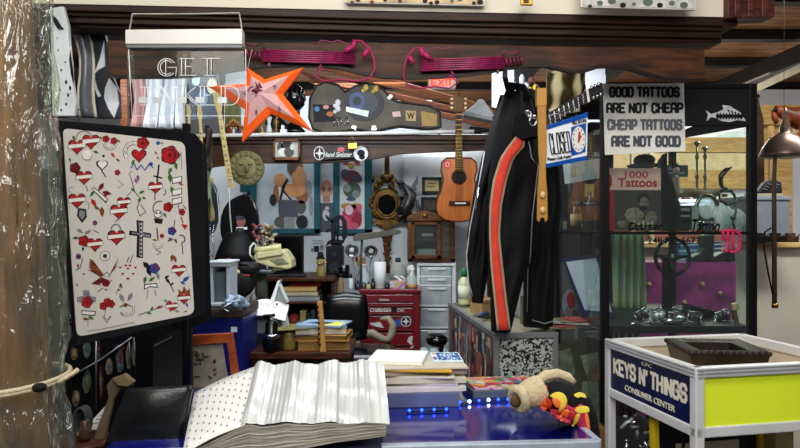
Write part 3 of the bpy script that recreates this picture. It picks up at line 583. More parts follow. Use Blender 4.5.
for pl_,mi in (([(541,387),(547,386),(547,396),(552,403),(548,411),(541,409),(538,400)],0),([(550,409),(558,410),(565,404),(574,408),(581,404),(587,411),(589,424),(590,438),(587,442),(583,430),(578,420),(569,424),(560,420),(553,417)],3),
 ([(552,411),(562,413),(572,411),(576,418),(566,420),(556,417)],0)): patch(pl_,.002,mi)
for pl_,mi in (([(550,396),(557,392),(564,394),(567,401),(564,409),(558,413),(560,405),(561,400),(556,398)],1),([(574,395),(579,392.5),(585,394),(586,398),(581,396.5),(577,397.5)],1),([(575,409),(580,406),(588,407),(589,412),(583,413),(577,413)],1),([(543,390),(546,392),(545,400),(548,407),(543,404),(541,396)],2),([(577,414),(580,415),(576,424),(572,426),(574,419)],1),([(585,414),(588,415),(590,432),(586,424)],2),([(563,411),(569,410),(566,419),(560,421)],2)): patch(pl_,.0034,mi)
for pl_,mi in (([(552,399),(557,398),(560,402),(558,408),(554,405)],2),): patch(pl_,.0048,mi)
t.part('flames',mm,[mat('d9482f',.6,var=.25,sc=40),mat('e3cb4a',.6),mat('e8803a',.6),mat('b32a4a',.6)],parent=body)
t.e['label']='flame patterned slipper with cream fleece lining on the counter corner'
# ---------------- glass display case ----------------
t=T('display_case','tall black framed glass display case holding the cheap tattoos sign','display case',604,448,2.75); zf=-t.o.z
X0=0;X1=t.p(752,448).x; ZT=t.p(604,84).z; DP=.8
fw=.032
for (x,y) in ((X0+.002,0),(X1-.002,0),(X0+.002,DP),(X1-.002,DP)):
    m=MB(t); m.box((x,y,(ZT+zf)/2),(fw,fw,ZT-zf)); t.part('post',m,BLK,.003)
zs=t.p(604,233).z; zd=t.p(604,326).z
m=MB(t); m.box(((X0+X1)/2,DP/2,ZT-.01),(X1-X0+.03,DP+.03,.02)); t.part('top',m,BLK,.003)
m=MB(t); fa=t.p(604,126).z; m.box(((X0+X1)/2,0,(ZT+fa)/2),(X1-X0,.02,ZT-fa))
m.slab([(X1,-.006,fa),(X0+.36,-.006,fa),(X0+.2,-.006,fa-.07)],(0,.012,0)); t.part('fascia',m,mat('15171a',.55),.002)
m=MB(t); m.box(((X0+X1)/2,0,zs),(X1-X0,.03,.012)); m.box((X0,DP/2,zs),(.014,DP,.012)); m.box(((X0+X1)/2,DP,zs),(X1-X0,.02,.012)); t.part('shelf_rail',m,BLK,.002)
m=MB(t); m.box(((X0+X1)/2,DP/2,zs),(X1-X0-.03,DP-.03,.008)); t.part('glass_shelf',m,glassy('dcebe6',.97,.02,0,1,'shelf',1.25))
zu=t.p(604,199).z
m=MB(t); m.box(((X0+X1)/2+.1,.5,zu),(X1-X0-.25,.3,.006)); t.part('glass_shelf',m,glassy('dcebe6',.97,.02,0,1,'shelf',1.25))
m=MB(t); m.box(((X0+X1)/2,DP/2,zd-.015),(X1-X0,DP,.03)); t.part('deck',m,mat('1b1b1e',.4),.002)
m=MB(t); m.box(((X0+X1)/2,DP/2,zf+.25),(X1-X0-.02,DP-.02,.5)); m.box((X0+.02,DP/2,(zd+zf)/2+.1),(.006,DP-.04,.02)); t.part('plinth',m,mat('1a1a1c',.6),.003)
m=MB(t); m.box(((X0+X1)/2,-.008,(fa+zd)/2-.3),(X1-X0-.03,.004,fa-zd+.55)); t.part('front_pane',m,GLASS)
m=MB(t); m.box((X0,DP/2,(fa+zd)/2-.3),(.004,DP-.03,fa-zd+.6)); t.part('side_pane',m,GLASS)
m=MB(t); m.box((X1,DP/2,(fa+zd)/2),(.004,DP-.03,fa-zd)); t.part('side_pane',m,GLASS)
m=MB(t); m.box((X0+.01,DP-.02,(fa+zs)/2),(.12,.006,fa-zs)); t.part('back_board',m,mat('17140f',.7))
# lettering on the glass
t.text('Designer',628,222,663,233,-.012,BLKG,.02,shear=.35); t.text('Tattoo',692,219,720,233,-.012,BLKG,.02,shear=.35)
t.text('248.752.6672',648,237,700,244,-.012,BLKG,.012)
# white fish on the fascia
m=t.mb()
m.G([(706,110),(711,114),(718,112),(724,109),(729,107),(735,109),(741,113),(746,121),(738,120),(730,122),(722,121),(716,118),(711,117),(707,121),(708,115)],-.014,-.0102,0)
m.G([(724,109),(722,105),(730,106),(733,108)],-.014,-.0102,0)
for i in range(9): m.G([(716+i*3,115),(718+i*3,112.5),(719.5+i*3,117),(717+i*3,120)],-.016,-.014,1)
for i in range(4): m.G([(727+i*3.4,110+i),(729+i*3.4,109.5+i),(730+i*3.4,113+i)],-.016,-.014,1)
t.part('fish_emblem',m,[mat('d9dde0',.5),BLK])
# signs on and in front of the case
t=T('tattoo_sign','grey paper sign reading GOOD TATTOOS ARE NOT CHEAP on the case','sign',644,156,2.715)
m=t.mb(); m.G([(603,84),(684,83),(685.5,151),(605,155)],0,.003); t.part('sheet',m,mat('e6e6e0',.6,var=.03))
dk=mat('1d1e20',.6); g1=mat('6e7078',.6)
tblock(t,'GOOD TATTOOS',609,86.5,680,97.5,-.002,dk,.22); tblock(t,'ARE NOT CHEAP',606,102.5,683.5,113.5,-.002,dk,.22)
tblock(t,'CHEAP TATTOOS',607,119,682.5,130.5,-.002,g1,.22); tblock(t,'ARE NOT GOOD',611,135.5,681,147,-.002,mat('4e525c',.6),.22)
t=T('closed_sign','white and blue CLOSED sign with a clock face hung on wires','sign',570,170,2.35,rz=22,ry=0)
q=[(545.5,126),(588,112),(587,160),(545,168)]
m=t.mb(); m.G(q,0,.006); t.part('board',m,mat('eef2f6',.4,var=.02),.001)
m=t.mb(); m.G([(545.5,126),(588,112),(588,117),(545.5,130)],-.002,0); m.G([(545,164),(587,155.5),(587,160),(545,168)],-.002,0); m.G([(571.5,127),(586,123),(585.5,152),(571.5,156)],-.002,0); t.part('blue_bands',m,mat('1250a8',.4))
m=t.mb(); m.disc(578.7,139.5,6.6,13,-.003,-.002,0,24)
for i in range(12): m.disc(578.7+5.3*math.sin(PI*i/6),139.5-10.6*math.cos(PI*i/6),.5,.9,-.004,-.003,1,6)
m.G([(578,142),(579.5,142),(580.5,132),(579,131)],-.005,-.003,2); m.G([(578,141),(578.5,143),(582,136),(581,135)],-.005,-.003,2); t.part('clock_face',m,[WHT,INK,mat('c22a2a',.5)])
def skew(o,a): 
    o.rotation_euler.y=a
sl=math.radians(9)
o=tblock(t,'CLOSED',549.5,131.5,571,154,-.003,INK,.055,-sl)
o=t.text('Please Call Again',547.5,155.5,571,160.5,-.003,INK,.02); skew(o,-sl)
o=t.text('WILL RETURN',572,119.5,586.5,124,-.003,INK,.012); skew(o,-sl*1.5)
m=t.mb(); m.U([(551,125,.003),(549,112,.003)],.0012); m.U([(577,116,.003),(577,106,.003)],.0012); t.part('hanging_wire',m,STEEL)
# ---------- contents of the case ----------
CZS=P(604,233,2.75).z+.004; CZD=P(604,326,2.75).z
def dep(y,z): return (CZ-z)*F/(y-224)
t=T('tattoo_book','thick book titled 1000 Tattoos standing on the case shelf','book',632,232,2.82)
m=t.mb(); m.R(605,168,661,230.3,0,.045,0); t.part('cover',m,mat('d3a79c',.35,var=.05,coat=.3),.002)
m=t.mb(); m.R(614,190,661,230,-.002,0,0); m.R(605,190,614,230,-.002,0,1); m.E(634,215,0,14,11,.003,4); m.E(651,218,0,9,10,.003,2); m.E(643,199,0,9,9,.003,5); m.E(644,203,-.001,5.4,7,.0035,2); m.E(643,208,-.002,4.5,3,.004,5); m.E(638,221,-.002,5,4,.004,2); m.E(649,222,-.002,5,3.6,.004,2); m.E(622,224,-.001,6,4,.003,2)
for i in range(5): m.E(634+4.5*i,224+(i%2),-.003,1.4,4,.004,3,8)
m.E(641.8,202,-.004,1,.7,.002,5); m.E(646.2,202,-.004,1,.7,.002,5)
t.part('cover_photo',m,[mat('3a3632',.5),mat('a11620',.4),mat('6d655a',.5,var=.3,sc=60),mat('a89c8c',.5),mat('87796a',.5,var=.3,sc=50),INK])
t.text('1000',625,171,648,178,-.002,mat('b0302c',.5),.01); t.text('Tattoos',618,178,657,187,-.002,mat('a1201f',.5),.02); m=t.mb(); m.disc(609,181,3,7,-.002,0); t.part('spine_badge',m,mat('b3141c',.5))
one('black_vest','dark folded garment standing behind the book in the case','garment',675,232,3.05,lambda m:(m.G([(662,160),(668,152),(668,172),(674,182),(678,196),(684,212),(690,225),(690,231),(660,231),(660,180)],0,.06),m.G([(676,195),(688,222),(684,226),(672,200)],-.015,0)),mat('121214',.8),.01)
t=T('camera_box','small black box with a pale side on the case shelf','box',688,231,2.95); m=t.mb(); m.R(679,206,692,230,0,.06); t.part('body',m,BLK,.004); m=t.mb(); m.R(692,206,699,230,.0,.06); t.part('pale_side',m,mat('7e8a86',.4),.002); m=t.mb(); m.R(681,208,690,211,-.002,0); m.R(681,215,690,217,-.002,0); t.part('trim_line',m,GREY)
t=T('glass_ashtray','round glass dish with a bronze rim in the case','dish',709,231,3.0)
def crr(m,x,y,rx,ry,r,n=22,dy=0): m.U([(x+rx*math.cos(2*PI*i/n),y+ry*math.sin(2*PI*i/n),dy) for i in range(n)],r,0,8,True)
m=t.mb(); crr(m,709,208,11,13,.009,dy=.02); t.part('rim',m,mat('6e6658',.25,.9)); m=t.mb(); m.E(709,208,.02,9.5,11.5,.015); t.part('bowl',m,glassy('dfeae8',.5,.05,.3,30,'bowl')); m=t.mb(); m.R(703,221,715,230.5,0,.05); t.part('foot',m,CHR,.006)
for i,(x,y,rx,ry,lb) in enumerate(((722,215,10,14,'crumpled clear plastic bag in the case right of the round dish'),(736,219,9,12,'crumpled clear plastic bag against the right case post'))):
    one('plastic_bag',lb,'bag',x,231,3.02+.06*i,lambda m,x=x,y=y,rx=rx,ry=ry:m.grid(lambda u,v:m.t.p(x,231)+Vector(((rx*m.t.k)*math.sin(PI*min(v,.999))**.7*math.cos(2*PI*u)*(1+.25*math.sin(7*u*2*PI+v*9)),.03*math.sin(PI*v)*math.sin(2*PI*u)*(1+.3*math.sin(11*u*2*PI)),(231-y+ry)*m.t.k*(1-v)*.97)),30,14),glassy('e8eef2',.45,.08,.8,40,'bag',1.6),group='plastic bags on the case shelf')
t=T('wire_ornament','black bent wire ornament standing in the case by its right post','ornament',728,231,2.92)
m=t.mb(); m.U([(724,188,0),(719,193,.0),(720,200,0),(727,205,0),(735,203,.01),(736,196,.01),(731,191,0),(724,188,0)],.006,n=6); m.U([(720,186,0),(721,176,0),(726,170,0),(732,167,0)],[.004,.012,.01,.003]); m.U([(722,188,0),(721,180,0)],.007); m.U([(735,203,0),(736,212,0),(733,222,0),(735,230.5,0)],.005); m.U([(735,204,0),(742,196,0)],.003); m.E(733,218,0,3,2.4,.01); m.E(735,229,0,5,1.5,.02); t.part('wire_body',m,BLKG)
t=T('figurine','little figurine with black hair on the upper glass shelf','figurine',676,199,3.22)
m=t.mb(); m.L(676,[(3,198.6),(5,194),(4,188),(3,182),(3.6,178),(1.4,174.5)]); t.part('body',m,mat('8a7f72',.5)); m=t.mb(); m.E(676,170,0,3.4,4.5,.016); t.part('head',m,mat('b99a84',.5)); m=t.mb(); m.E(676,166.5,.006,4.2,4,.02); t.part('hair',m,BLK)
one('driftwood','rough brown driftwood piece lying on the upper glass shelf','driftwood',700,199,3.2,lambda m:m.U([(680,196,0),(690,192.5,0),(702,194,.01),(712,195.5,0),(722,190,0),(730,192,0)],[.008,.022,.018,.02,.012,.004],n=9),mat('6a5640',.8,bump=.6,sc=40))
for i,(x,y0) in enumerate(((697,142),(705,147))):
    t=T('chrome_candlestick','tall slim chrome candlestick, '+('left' if i==0 else 'right')+' one of the pair on the upper glass shelf','candlestick',x,199,3.3,group='pair of candlesticks in the case')
    m=t.mb(); m.L(x,[(4,198.6),(4,197),(1.2,194),(1,180),(2,177),(1,174),(1,160),(2.2,157),(1,154),(1,y0+3)]); t.part('stem',m,mat('9a9488',.25,.8)); m=t.mb(); m.L(x,[(1.5,y0+4),(3.2,y0+1),(2.8,y0),(1,y0)]); t.part('cup',m,CHR)
one('blue_card','small teal printed card hanging inside the case below the grey sign','card',680,178,3.25,lambda m:(m.R(667,165,688,177,0,.003),m.R(669,167,677,170,-.001,0,1),m.R(669,172,685,174,-.001,0,1)),[mat('4d6a70',.5),mat('a9b8b8',.5)])
t=T('dark_hat','dark cap resting on the top edge of the 1000 Tattoos book','hat',646,168,2.86); m=t.mb(); m.E(646,160,.02,11,6.5,.05); t.part('crown',m,BLKM); m=t.mb(); m.G([(632,164),(640,162),(658,163),(662,166),(650,167.6),(636,167.6)],-.05,.03); t.part('brim',m,mat('2a2d33',.6),.003)
# left bay seen through the side pane
one('white_notice','blank white notice taped inside the case by the CLOSED sign','paper',583,184,3.3,lambda m:(m.G([(563,164),(600,158),(599,178),(565,184)],0,.003),m.R(571,166,575,176,-.003,0,1)),[mat('b9bcba',.6),mat('c9a468',.5)])
t=T('amber_jar','brown amber jar with a tan label on the case shelf','jar',576,231,3.25); m=t.mb(); m.L(576,[(5,230.5),(5.5,228),(5.5,212),(4,209),(4,206)]); t.part('body',m,mat('3e2e1a',.2)); m=t.mb(); m.L(576,[(5.7,226),(5.7,214)]); t.part('tag',m,mat('8f7a52',.6)); m=t.mb(); m.L(576,[(4.3,206),(4.3,202),(3,201.5)]); t.part('lid',m,mat('54462e',.4))
t=T('amber_jar','tall dark bottle with a yellow card behind it on the case shelf','bottle',590,231,3.2); m=t.mb(); m.L(590,[(4.5,230.5),(5,228),(5,204),(2,198),(2,192)]); t.part('body',m,mat('2b2a24',.2)); m=t.mb(); m.R(585,184,594,197,.03,.034); t.part('yellow_card',m,mat('b8a45c',.6))
t=T('cassette_radio','small dark radio with a pale dial on the case shelf','radio',575,231,3.45); m=t.mb(); m.R(560,219,590,230.6,0,.06); t.part('body',m,mat('2a2b27',.5),.004); m=t.mb(); m.R(563,221,567,229,-.003,0); m.disc(580,225,3,3,-.004,0); t.part('dial',m,mat('8a8a78',.4)); m=t.mb(); m.R(570,222,575,228,-.003,0); t.part('speaker',m,BLKM)
t=T('small_laptop','blue framed screen leaning inside the lower left of the case','screen',584,322,3.0,rx=-14)
m=t.mb(); m.G([(563,258),(598,254),(616,318),(583,316)],0,.014); t.part('frame',m,mat('141d3c',.4),.003); m=t.mb(); m.G([(566,262),(596,258),(612,312),(585,310)],-.003,0); t.part('screen_face',m,mat('8fa0ac',.35,var=.06)); m=t.mb(); m.G([(588,290),(595,288),(596,305),(588,306)],-.005,-.003); t.part('note',m,mat('b3bcb8',.6))
one('pin_up_card','oval card with a red figure leaning in the lower case','card',569,322,3.25,lambda m:(m.disc(570,304,7.5,15,0,.004,0,18,.2),m.disc(571,300,4,8,-.003,0,1),m.disc(569,312,4,6,-.003,0,2)),[mat('7f8d92',.4),mat('9a3a3a',.5),mat('7a6a66',.5)])
t=T('zine_pile','loose printed papers lying flat in the lower left of the case','papers',575,326,3.05); m=MB(t)
for i in range(6): m.box((-.04+.03*i-.05,.02*(i%3),.003+.005*i),(.14,.2,.004),(0,0,.4*i),i%4)
t.part('sheets',m,[mat('6f6650',.6),mat('8a3f3a',.6),mat('59605a',.6),mat('8f8d80',.6)])
t=T('figure_poster','tall grey green poster of figures leaning below the case','poster',575,448,2.95,rx=-4)
m=t.mb(); m.G([(553,346),(601,332),(601,448),(553,448)],.03,.036); t.part('sheet',m,mat('4a4c42',.5,var=.25,sc=12)); m=t.mb()
for pl,mi in (([(558,352),(570,348),(575,372),(566,392),(557,380)],0),([(580,356),(598,352),(599,372),(588,380)],1),([(560,392),(574,388),(578,420),(570,446),(558,446)],2),([(590,366),(597,364),(600,378),(594,384),(589,378)],3),([(582,382),(598,380),(600,420),(586,446),(580,420)],1)): m.G(pl,.024,.03,mi)
t.part('figures',m,[mat('6d7a66',.6,var=.3,sc=30),mat('7f8674',.6,var=.3,sc=20),mat('5a4a3a',.6,var=.3,sc=30),mat('8a6a50',.6)])
one('brown_carton','small brown carton behind the slipper at the case foot','box',598,448,2.5,lambda m:(m.R(590,428,606,470,0,.14),),mat('6b4a2a',.7),.003)
# patterned hanging and machines on the deck
def cl(m):
    m.grid(lambda u,v:m.t.p(612+32*u+2*v,234+76*v)+Vector((0,.012*math.sin(u*28+v*2),0)),36,8,0,(0,.002,0))
one('printed_cloth','teal and yellow printed cloth hanging in the lower case','cloth',628,310,3.35,cl,mat('86a598',.6,kind='noise',h2='9a935c',sc=9,stretch=(1,1,.5)))
t=T('steering_wheel','black three spoke steering wheel mounted in the case','steering wheel',672,325,3.0)
m=t.mb(); crr(m,672.5,257,17,18,.008,36); t.part('rim',m,BLKG); m=t.mb(); m.E(672,258,0,5,5,.012); m.U([(656,256,0),(672,258,0),(689,256,0)],[.006,.014,.006]); m.U([(672,258,0),(672,274,0)],.009); t.part('spokes',m,BLKG); m=t.mb(); m.R(664,258,672,325.5,.02,.05); t.part('stand',m,BLK,.003); m=t.mb(); m.E(672,256,-.01,2.5,2.5,.006); t.part('hub',m,CHR)
def machine(x,y,d,a,lb):
    t=T('tattoo_machine',lb,'tattoo machine',x,y,d,group='chrome tattoo machines on the case deck'); c,s=math.cos(a),math.sin(a); k=t.k*1.25
    def q(u,v,w=0): return Vector(((u*c-v*s)*k,w,(u*s+v*c)*k))
    m=MB(t); m.tube([q(-9,3.2),q(-7,3.2),q(-2,4)],[.006,.008,.008],0,10); m.tube([q(-14,2.5),q(-9,3.2)],[.002,.005]); t.part('grip',m,CHR)
    m=MB(t); m.tube([q(-2,2),q(7,2)],.006); m.tube([q(7,2),q(8,9)],.006); m.tube([q(-2,3),q(-2,9)],.005); m.tube([q(-3,10),q(8,10)],.004); t.part('frame',m,mat('9aa0a6',.25,.9))
    for u in (1,5):
        m=MB(t); m.tube([q(u,3),q(u,9)],.011,0,12); t.part('coil',m,mat('c9cdd0',.3,.6) if lb.find('white')>0 else mat('3a3a3e',.3,.5))
    m=MB(t); m.tube([q(8,6),q(11,7,.01),q(14,3,.02)],.002); t.part('cable',m,BLK)
for a_ in ((642,323.5,2.8,.5,'chrome tattoo machine tilted up at the left of the case deck'),(657,324,2.83,.25,'chrome tattoo machine with white coils beside the tilted one'),(672,325,2.86,0,'chrome tattoo machine below the steering wheel stand'),(690,324,2.84,-.15,'chrome tattoo machine in front of the black notched box'),(722,324,2.9,.35,'chrome tattoo machine near the right case post')): machine(*a_)
t=T('notched_box','black notched box tipped among the tattoo machines','box',698,325,2.97,ry=14); m=t.mb(); m.R(688,304,712,326,0,.05); t.part('body',m,BLKG,.004); m=t.mb()
for i in range(6): m.R(687,306+i*3,689.5,307.5+i*3,-.003,.01)
t.part('studs',m,STEEL)
one('chrome_pipe','thick chrome pipe lying on the case deck','pipe',676,325,2.79,lambda m:m.U([(664,321.5,0),(670,320.8,0),(681,319.5,0),(683,319,0)],[.012,.017,.017,.013],n=14),CHR)
one('chrome_bracket','row of small chrome brackets lying at the back of the deck','brackets',660,318,3.2,lambda m:[m.U([(640+i*8,312,.01*i),(644+i*8,307+i%2*3,0),(647+i*8,313,.01)],.007) for i in range(7)],mat('a5a9ac',.25,.9))
t=T('amber_lighter','small brown and cream lighter standing by the right post','lighter',737,325,2.88,ry=-12); m=t.mb(); m.R(733,310,740,325,0,.02); t.part('body',m,mat('6a3a1c',.3),.002); m=t.mb(); m.R(732.5,304,740,310,0,.02); t.part('cap',m,mat('c9b98a',.4),.002)
one('black_tray','black shallow tray across the deck under the chrome brackets','tray',660,326,3.22,lambda m:(m.R(618,316,700,325.6,0,.16),m.R(616,314,702,316,-.01,.17)),mat('151518',.4),.003)
# red neon style letter on the right of the glass
DP_=[[(722,230),(734,229),(740,233),(740,247),(736,251),(730,251)],[(728,230),(728,251),(724,249)],[(733,230),(733,250)],[(722,230),(724,234),(722,238),(728,238)]]
t=T('red_letter','pink outlined blackletter D sign on the right of the case glass','sign',731,252,2.73); m=t.mb()
for pl in DP_: m.U([(x,y+1,0) for x,y in pl],.0055,n=6)
t.part('tubing',m,mat('c02a56',.4,emit=.1,var=.05)); m=t.mb(); m.R(721,229,741,253,.006,.008); t.part('backing',m,glassy('f2dfe4',.9,.05,0,1,'redback'))
# ---------------- key cart ----------------
A=Vector((.874,2.0,0)); RZ=12; RIM=1.08
t=T('key_cart','white framed cart with a blue key shop sign and yellow front','cart',0,0,1,at=A,rz=RZ)
w_,d_=.55,.50; H1,H0=RIM,.90; fr_=.022
WM=mat('d9dadb',.35,.1,var=.04)
for (x,y) in ((0,0),(w_,0),(0,d_),(w_,d_)):
    m=MB(t); m.box((x,y,RIM/2+.02),(.03,.03,RIM-.04)); t.part('leg',m,WM,.003)
    m=MB(t); m.lathe([(.001,-.012),(.02,-.012),(.02,.012),(.001,.012)],(x,y,.02),(0,1,0),14); t.part('caster',m,BLK)
m=MB(t)
for z in (RIM-.016,H0-.012,.32):
    for (c,s) in (((w_/2,0),(w_,.026)),((w_/2,d_),(w_,.026)),((0,d_/2),(.026,d_)),((w_,d_/2),(.026,d_))): m.box((c[0],c[1],z),(s[0]+.03*(s[0]>.1),s[1]+.03*(s[1]>.1),.032 if z>.5 else .02))
t.part('rails',m,WM,.004)
m=MB(t); m.box((w_/2,-.004,(H1+H0)/2-.014),(w_-.03,.006,H1-H0-.03)); t.part('front_panel',m,mat('e8f832',.4,var=.03,sc=6),.001,label='bright lime yellow front panel')
m=MB(t); m.box((-.004,d_/2,(H1+H0)/2-.014),(.006,d_-.03,H1-H0-.03)); sg=t.part('sign_panel',m,mat('10164e',.3,var=.3,sc=6),.001,label='dark blue sign panel with cream lettering')
m=MB(t); m.box((w_/2,d_-.002,(H1+H0)/2),(w_-.03,.006,H1-H0-.02)); m.box((w_-.002,d_/2,(H1+H0)/2),(.006,d_-.03,H1-H0-.02)); t.part('back_panel',m,mat('d3c6b2',.6))
m=MB(t); m.box((w_/2,d_/2,1.0),(w_-.02,d_-.02,.012)); t.part('tray_floor',m,mat('cbb288',.6,var=.08)); m=MB(t); m.box((w_/2,d_/2,.32),(w_-.02,d_-.02,.012)); m.box((w_/2,d_/2,.66),(w_-.02,d_-.02,.012)); t.part('lower_shelf',m,mat('8a8c8e',.5))
m=MB(t)
for i in range(3):
    m.box((w_/2,-.016,RIM-.006-.011*i),(w_+.02,.004,.003)); m.box((-.016,d_/2,RIM-.006-.011*i),(.004,d_+.02,.003))
t.part('rim_grooves',m,mat('a3a5a8',.4))
CRM=mat('efe9d2',.4); rt=(PI/2,0,-PI/2)
zc=(H1+H0)/2-.014
textobj('lettering','CFC',(-.009,d_/2+.0,zc+.060),rt,.06,.012,CRM,.004,t.e); blocktext("KEYS N' THINGS",(-.0085,d_/2,zc+.014),.43,.06,CRM,t.e,.2,-PI/2,0,.4); textobj('lettering','CONSUMER CENTER',(-.009,d_/2-.01,zc-.046),rt,.29,.02,CRM,.012,t.e)
# ornate square tray
Rm=Euler((0,0,math.radians(RZ))).to_matrix()
def onc(x,y,z): return A+Rm@Vector((x,y,z))
t=T('ornate_tray','ornate black square tray with a beaded rim in the cart top','tray',0,0,1,at=onc(.255,.26,1.006),rz=RZ-16)
OB=mat('2c2521',.4,var=.3)
m=MB(t); m.slab([(-.108,-.108,0),(.108,-.108,0),(.108,.108,0),(-.108,.108,0)],(0,0,.012)); 
for i in range(4):
    a=i*PI/2; c,s=math.cos(a),math.sin(a); r=lambda x,y,z:Vector((x*c-y*s,x*s+y*c,z))
    m.add([r(-.108,-.108,0),r(.108,-.108,0),r(.125,-.125,.075),r(-.125,-.125,.075),r(-.118,-.118,.086),r(.118,-.118,.086),r(.078,-.078,.08),r(-.078,-.078,.08),r(-.07,-.07,.016),r(.07,-.07,.016)],[(0,1,2,3),(3,2,5,4),(4,5,6,7),(7,6,9,8)])
t.part('bowl',m,[OB],.002)
m=MB(t)
for i in range(4):
    a=i*PI/2; c,s=math.cos(a),math.sin(a)
    for j in range(13):
        x=-.12+.02*j; y=-.124; m.ball((x*c-y*s,x*s+y*c,.077),.009,0,7)
t.part('beaded_rim',m,OB)
for i in range(4):
    a=i*PI/2+PI/4; m=MB(t); m.ball((.125*math.cos(a),.125*math.sin(a),.025),(.018,.018,.026),0,9); t.part('foot',m,OB)
m=MB(t); m.box((.0,.0,.016),(.13,.13,.006)); t.part('lining',m,mat('7a1622',.6))
# under the tray: yellow framed print and a rack of wire
t=T('yellow_framed_print','yellow framed black and cream print on the cart shelf','picture frame',0,0,1,at=onc(.03,.26,.667),rz=RZ,rx=-3)
m=MB(t); YF=mat('d9b818',.4)
for (x,z,sx,sz) in ((0,.095,.02,.19),(.40,.095,.02,.19),(.2,.187,.42,.018),(.2,.010,.42,.018)): m.box((x,.0,z+.003),(sx,.03,sz))
t.part('frame',m,YF,.003); m=MB(t); m.box((.2,.008,.095),(.39,.01,.16)); pp=t.part('print',m,mat('15151a',.4)); m=MB(t); m.box((.2,.001,.06),(.24,.004,.07)); t.part('caption_block',m,mat('cfc3a4',.6),parent=pp)
t=T('cable_loop','loose black cable loop hanging at the yellow frame','cable',0,0,1,at=onc(.1,.17,.667),rz=RZ); m=MB(t); m.tube([(.03*math.cos(a)-.0,.0,.09+.088*math.sin(a)) for a in [2*PI*i/20 for i in range(20)]],.006,closed=True); t.part('loop',m,BLK)
t=T('wire_tray','tangle of clear glass and wire pieces behind the cart leg','wire pieces',0,0,1,at=onc(.02,.4,.667),rz=RZ); m=MB(t)
for i in range(44):
    a=Vector((rnd.random()*.12,rnd.random()*.12-.08,rnd.random()*.19+.008)); b=a+Vector((rnd.random()*.08-.04,rnd.random()*.06-.03,max(-a.z+.003,rnd.random()*.1-.05))); m.tube([a,b],.0055,i%2,5)
m.tube([(0,0,.003),(.1,.02,.003)],.004); t.part('pieces',m,[CHR,mat('b9c4c6',.1,.3)]); m=MB(t)
for i in range(7): m.tube([(0,-.1+.03*i,.004),(.12,-.1+.03*i,.004)],.0025,0,4)
t.part('grid',m,BLK)
t=T('tan_carton','small tan carton on the cart shelf beside the yellow framed print','box',0,0,1,at=onc(.48,.3,.667),rz=RZ+12); m=MB(t); m.box((0,0,.07),(.09,.16,.14)); t.part('carton',m,mat('b59a6c',.7),.003); m=MB(t); m.box((0,0,.141),(.03,.162,.003)); t.part('tape',m,mat('cdbb92',.4))
# ---------------- jackets on the rail ----------------
t=T('clothes_rail','black clothes rail carrying the leather jackets','rail',0,0,1,at=(.40,2.55,2.03)); m=MB(t); m.tube([(-.02,-.09,0),(.2,.98,0)],.011); t.part('bar',m,BLK); m=MB(t); m.tube([(-.02,-.09,0),(-.02,-.09,.06)],.009); m.tube([(.2,.98,0),(.2,.98,.06)],.009); t.part('bracket',m,STEEL)
def garment(name,label,outline_l,outline_r,d,dep_,m_,amp=.012,parts=None,fq=5):
    """draped cloth between a left and a right edge (x by y), folded front and a back"""
    ys=sorted(set([y for _,y in outline_l]+[y for _,y in outline_r])); t=T(name,label,'jacket',(outline_l[0][0]+outline_r[0][0])/2,ys[0],d,group='jackets on the rail')
    def itp(o,y):
        for i in range(len(o)-1):
            if o[i][1]<=y<=o[i+1][1]:
                f=(y-o[i][1])/max(1e-6,o[i+1][1]-o[i][1]); return o[i][0]+(o[i+1][0]-o[i][0])*f
        return o[-1][0] if y>o[-1][1] else o[0][0]
    y0,y1=ys[0],ys[-1]
    def fr_(u,v,sg=-1):
        y=y0+(y1-y0)*v; xl=itp(outline_l,y); xr=itp(outline_r,y); q=t.p(xl+(xr-xl)*u,y)
        q.y+=sg*(dep_*math.sin(PI*u)**.6*(.35+.65*min(1,v*4)))+amp*math.sin(u*fq*2+v*5)*math.sin(PI*u)+amp*.6*math.sin(v*23+u*7)*math.sin(PI*u); return q
    m=t.mb(); m.grid(lambda u,v:fr_(u,v,-1),20,34); m.grid(lambda u,v:fr_(1-u,v,.6),20,34); b=t.part('shell',m,m_); return t,b,fr_,itp
LEA=mat('050506',.72,bump=.45,sc=30,var=.3)
# furthest first
t,b,f,_=garment('leather_jacket','plain black leather jacket at the right end of the rail',[(518,92),(522,120),(524,200),(523,325)],[(538,90),(556,125),(562,200),(556,270),(553,326)],2.78,.06,LEA)
m=t.mb(); m.U([(524,150,-.075),(525,200,-.078),(524.5,260,-.075),(524,310,-.07)],.0022,n=4); m.U([(529,318,-.06),(541,321,-.07),(553,318,-.06)],.0022,n=4); t.part('piping',m,mat('8f8f94',.5),parent=b)
t,b,f,_=garment('leather_jacket','black leather jacket with pale piping at the left end of the rail',[(500,95),(486,140),(474,190),(467,235),(467,275),(472,300)],[(512,95),(505,140),(496,190),(490,235),(489,270),(483,302)],2.72,.05,LEA)
m=t.mb(); m.U([(484,152,-.02),(478,185,-.03),(470,225,-.02),(466,255,-.02),(468,282,-.02),(474,301,-.02)],.0028,n=5); t.part('piping',m,mat('b9b9bd',.5),parent=b); m=t.mb(); m.U([(478,188,-.05),(474,210,-.05)],.004); t.part('zip',m,CHR,parent=b)
t,b,f,_=garment('striped_jacket','black jacket with an orange stripe down its sleeve on the rail',[(505,92),(495,130),(488,180),(487,240),(490,285),(491,331)],[(530,92),(537,120),(542,180),(536,245),(522,285),(511,331)],2.62,.06,LEA,.010)
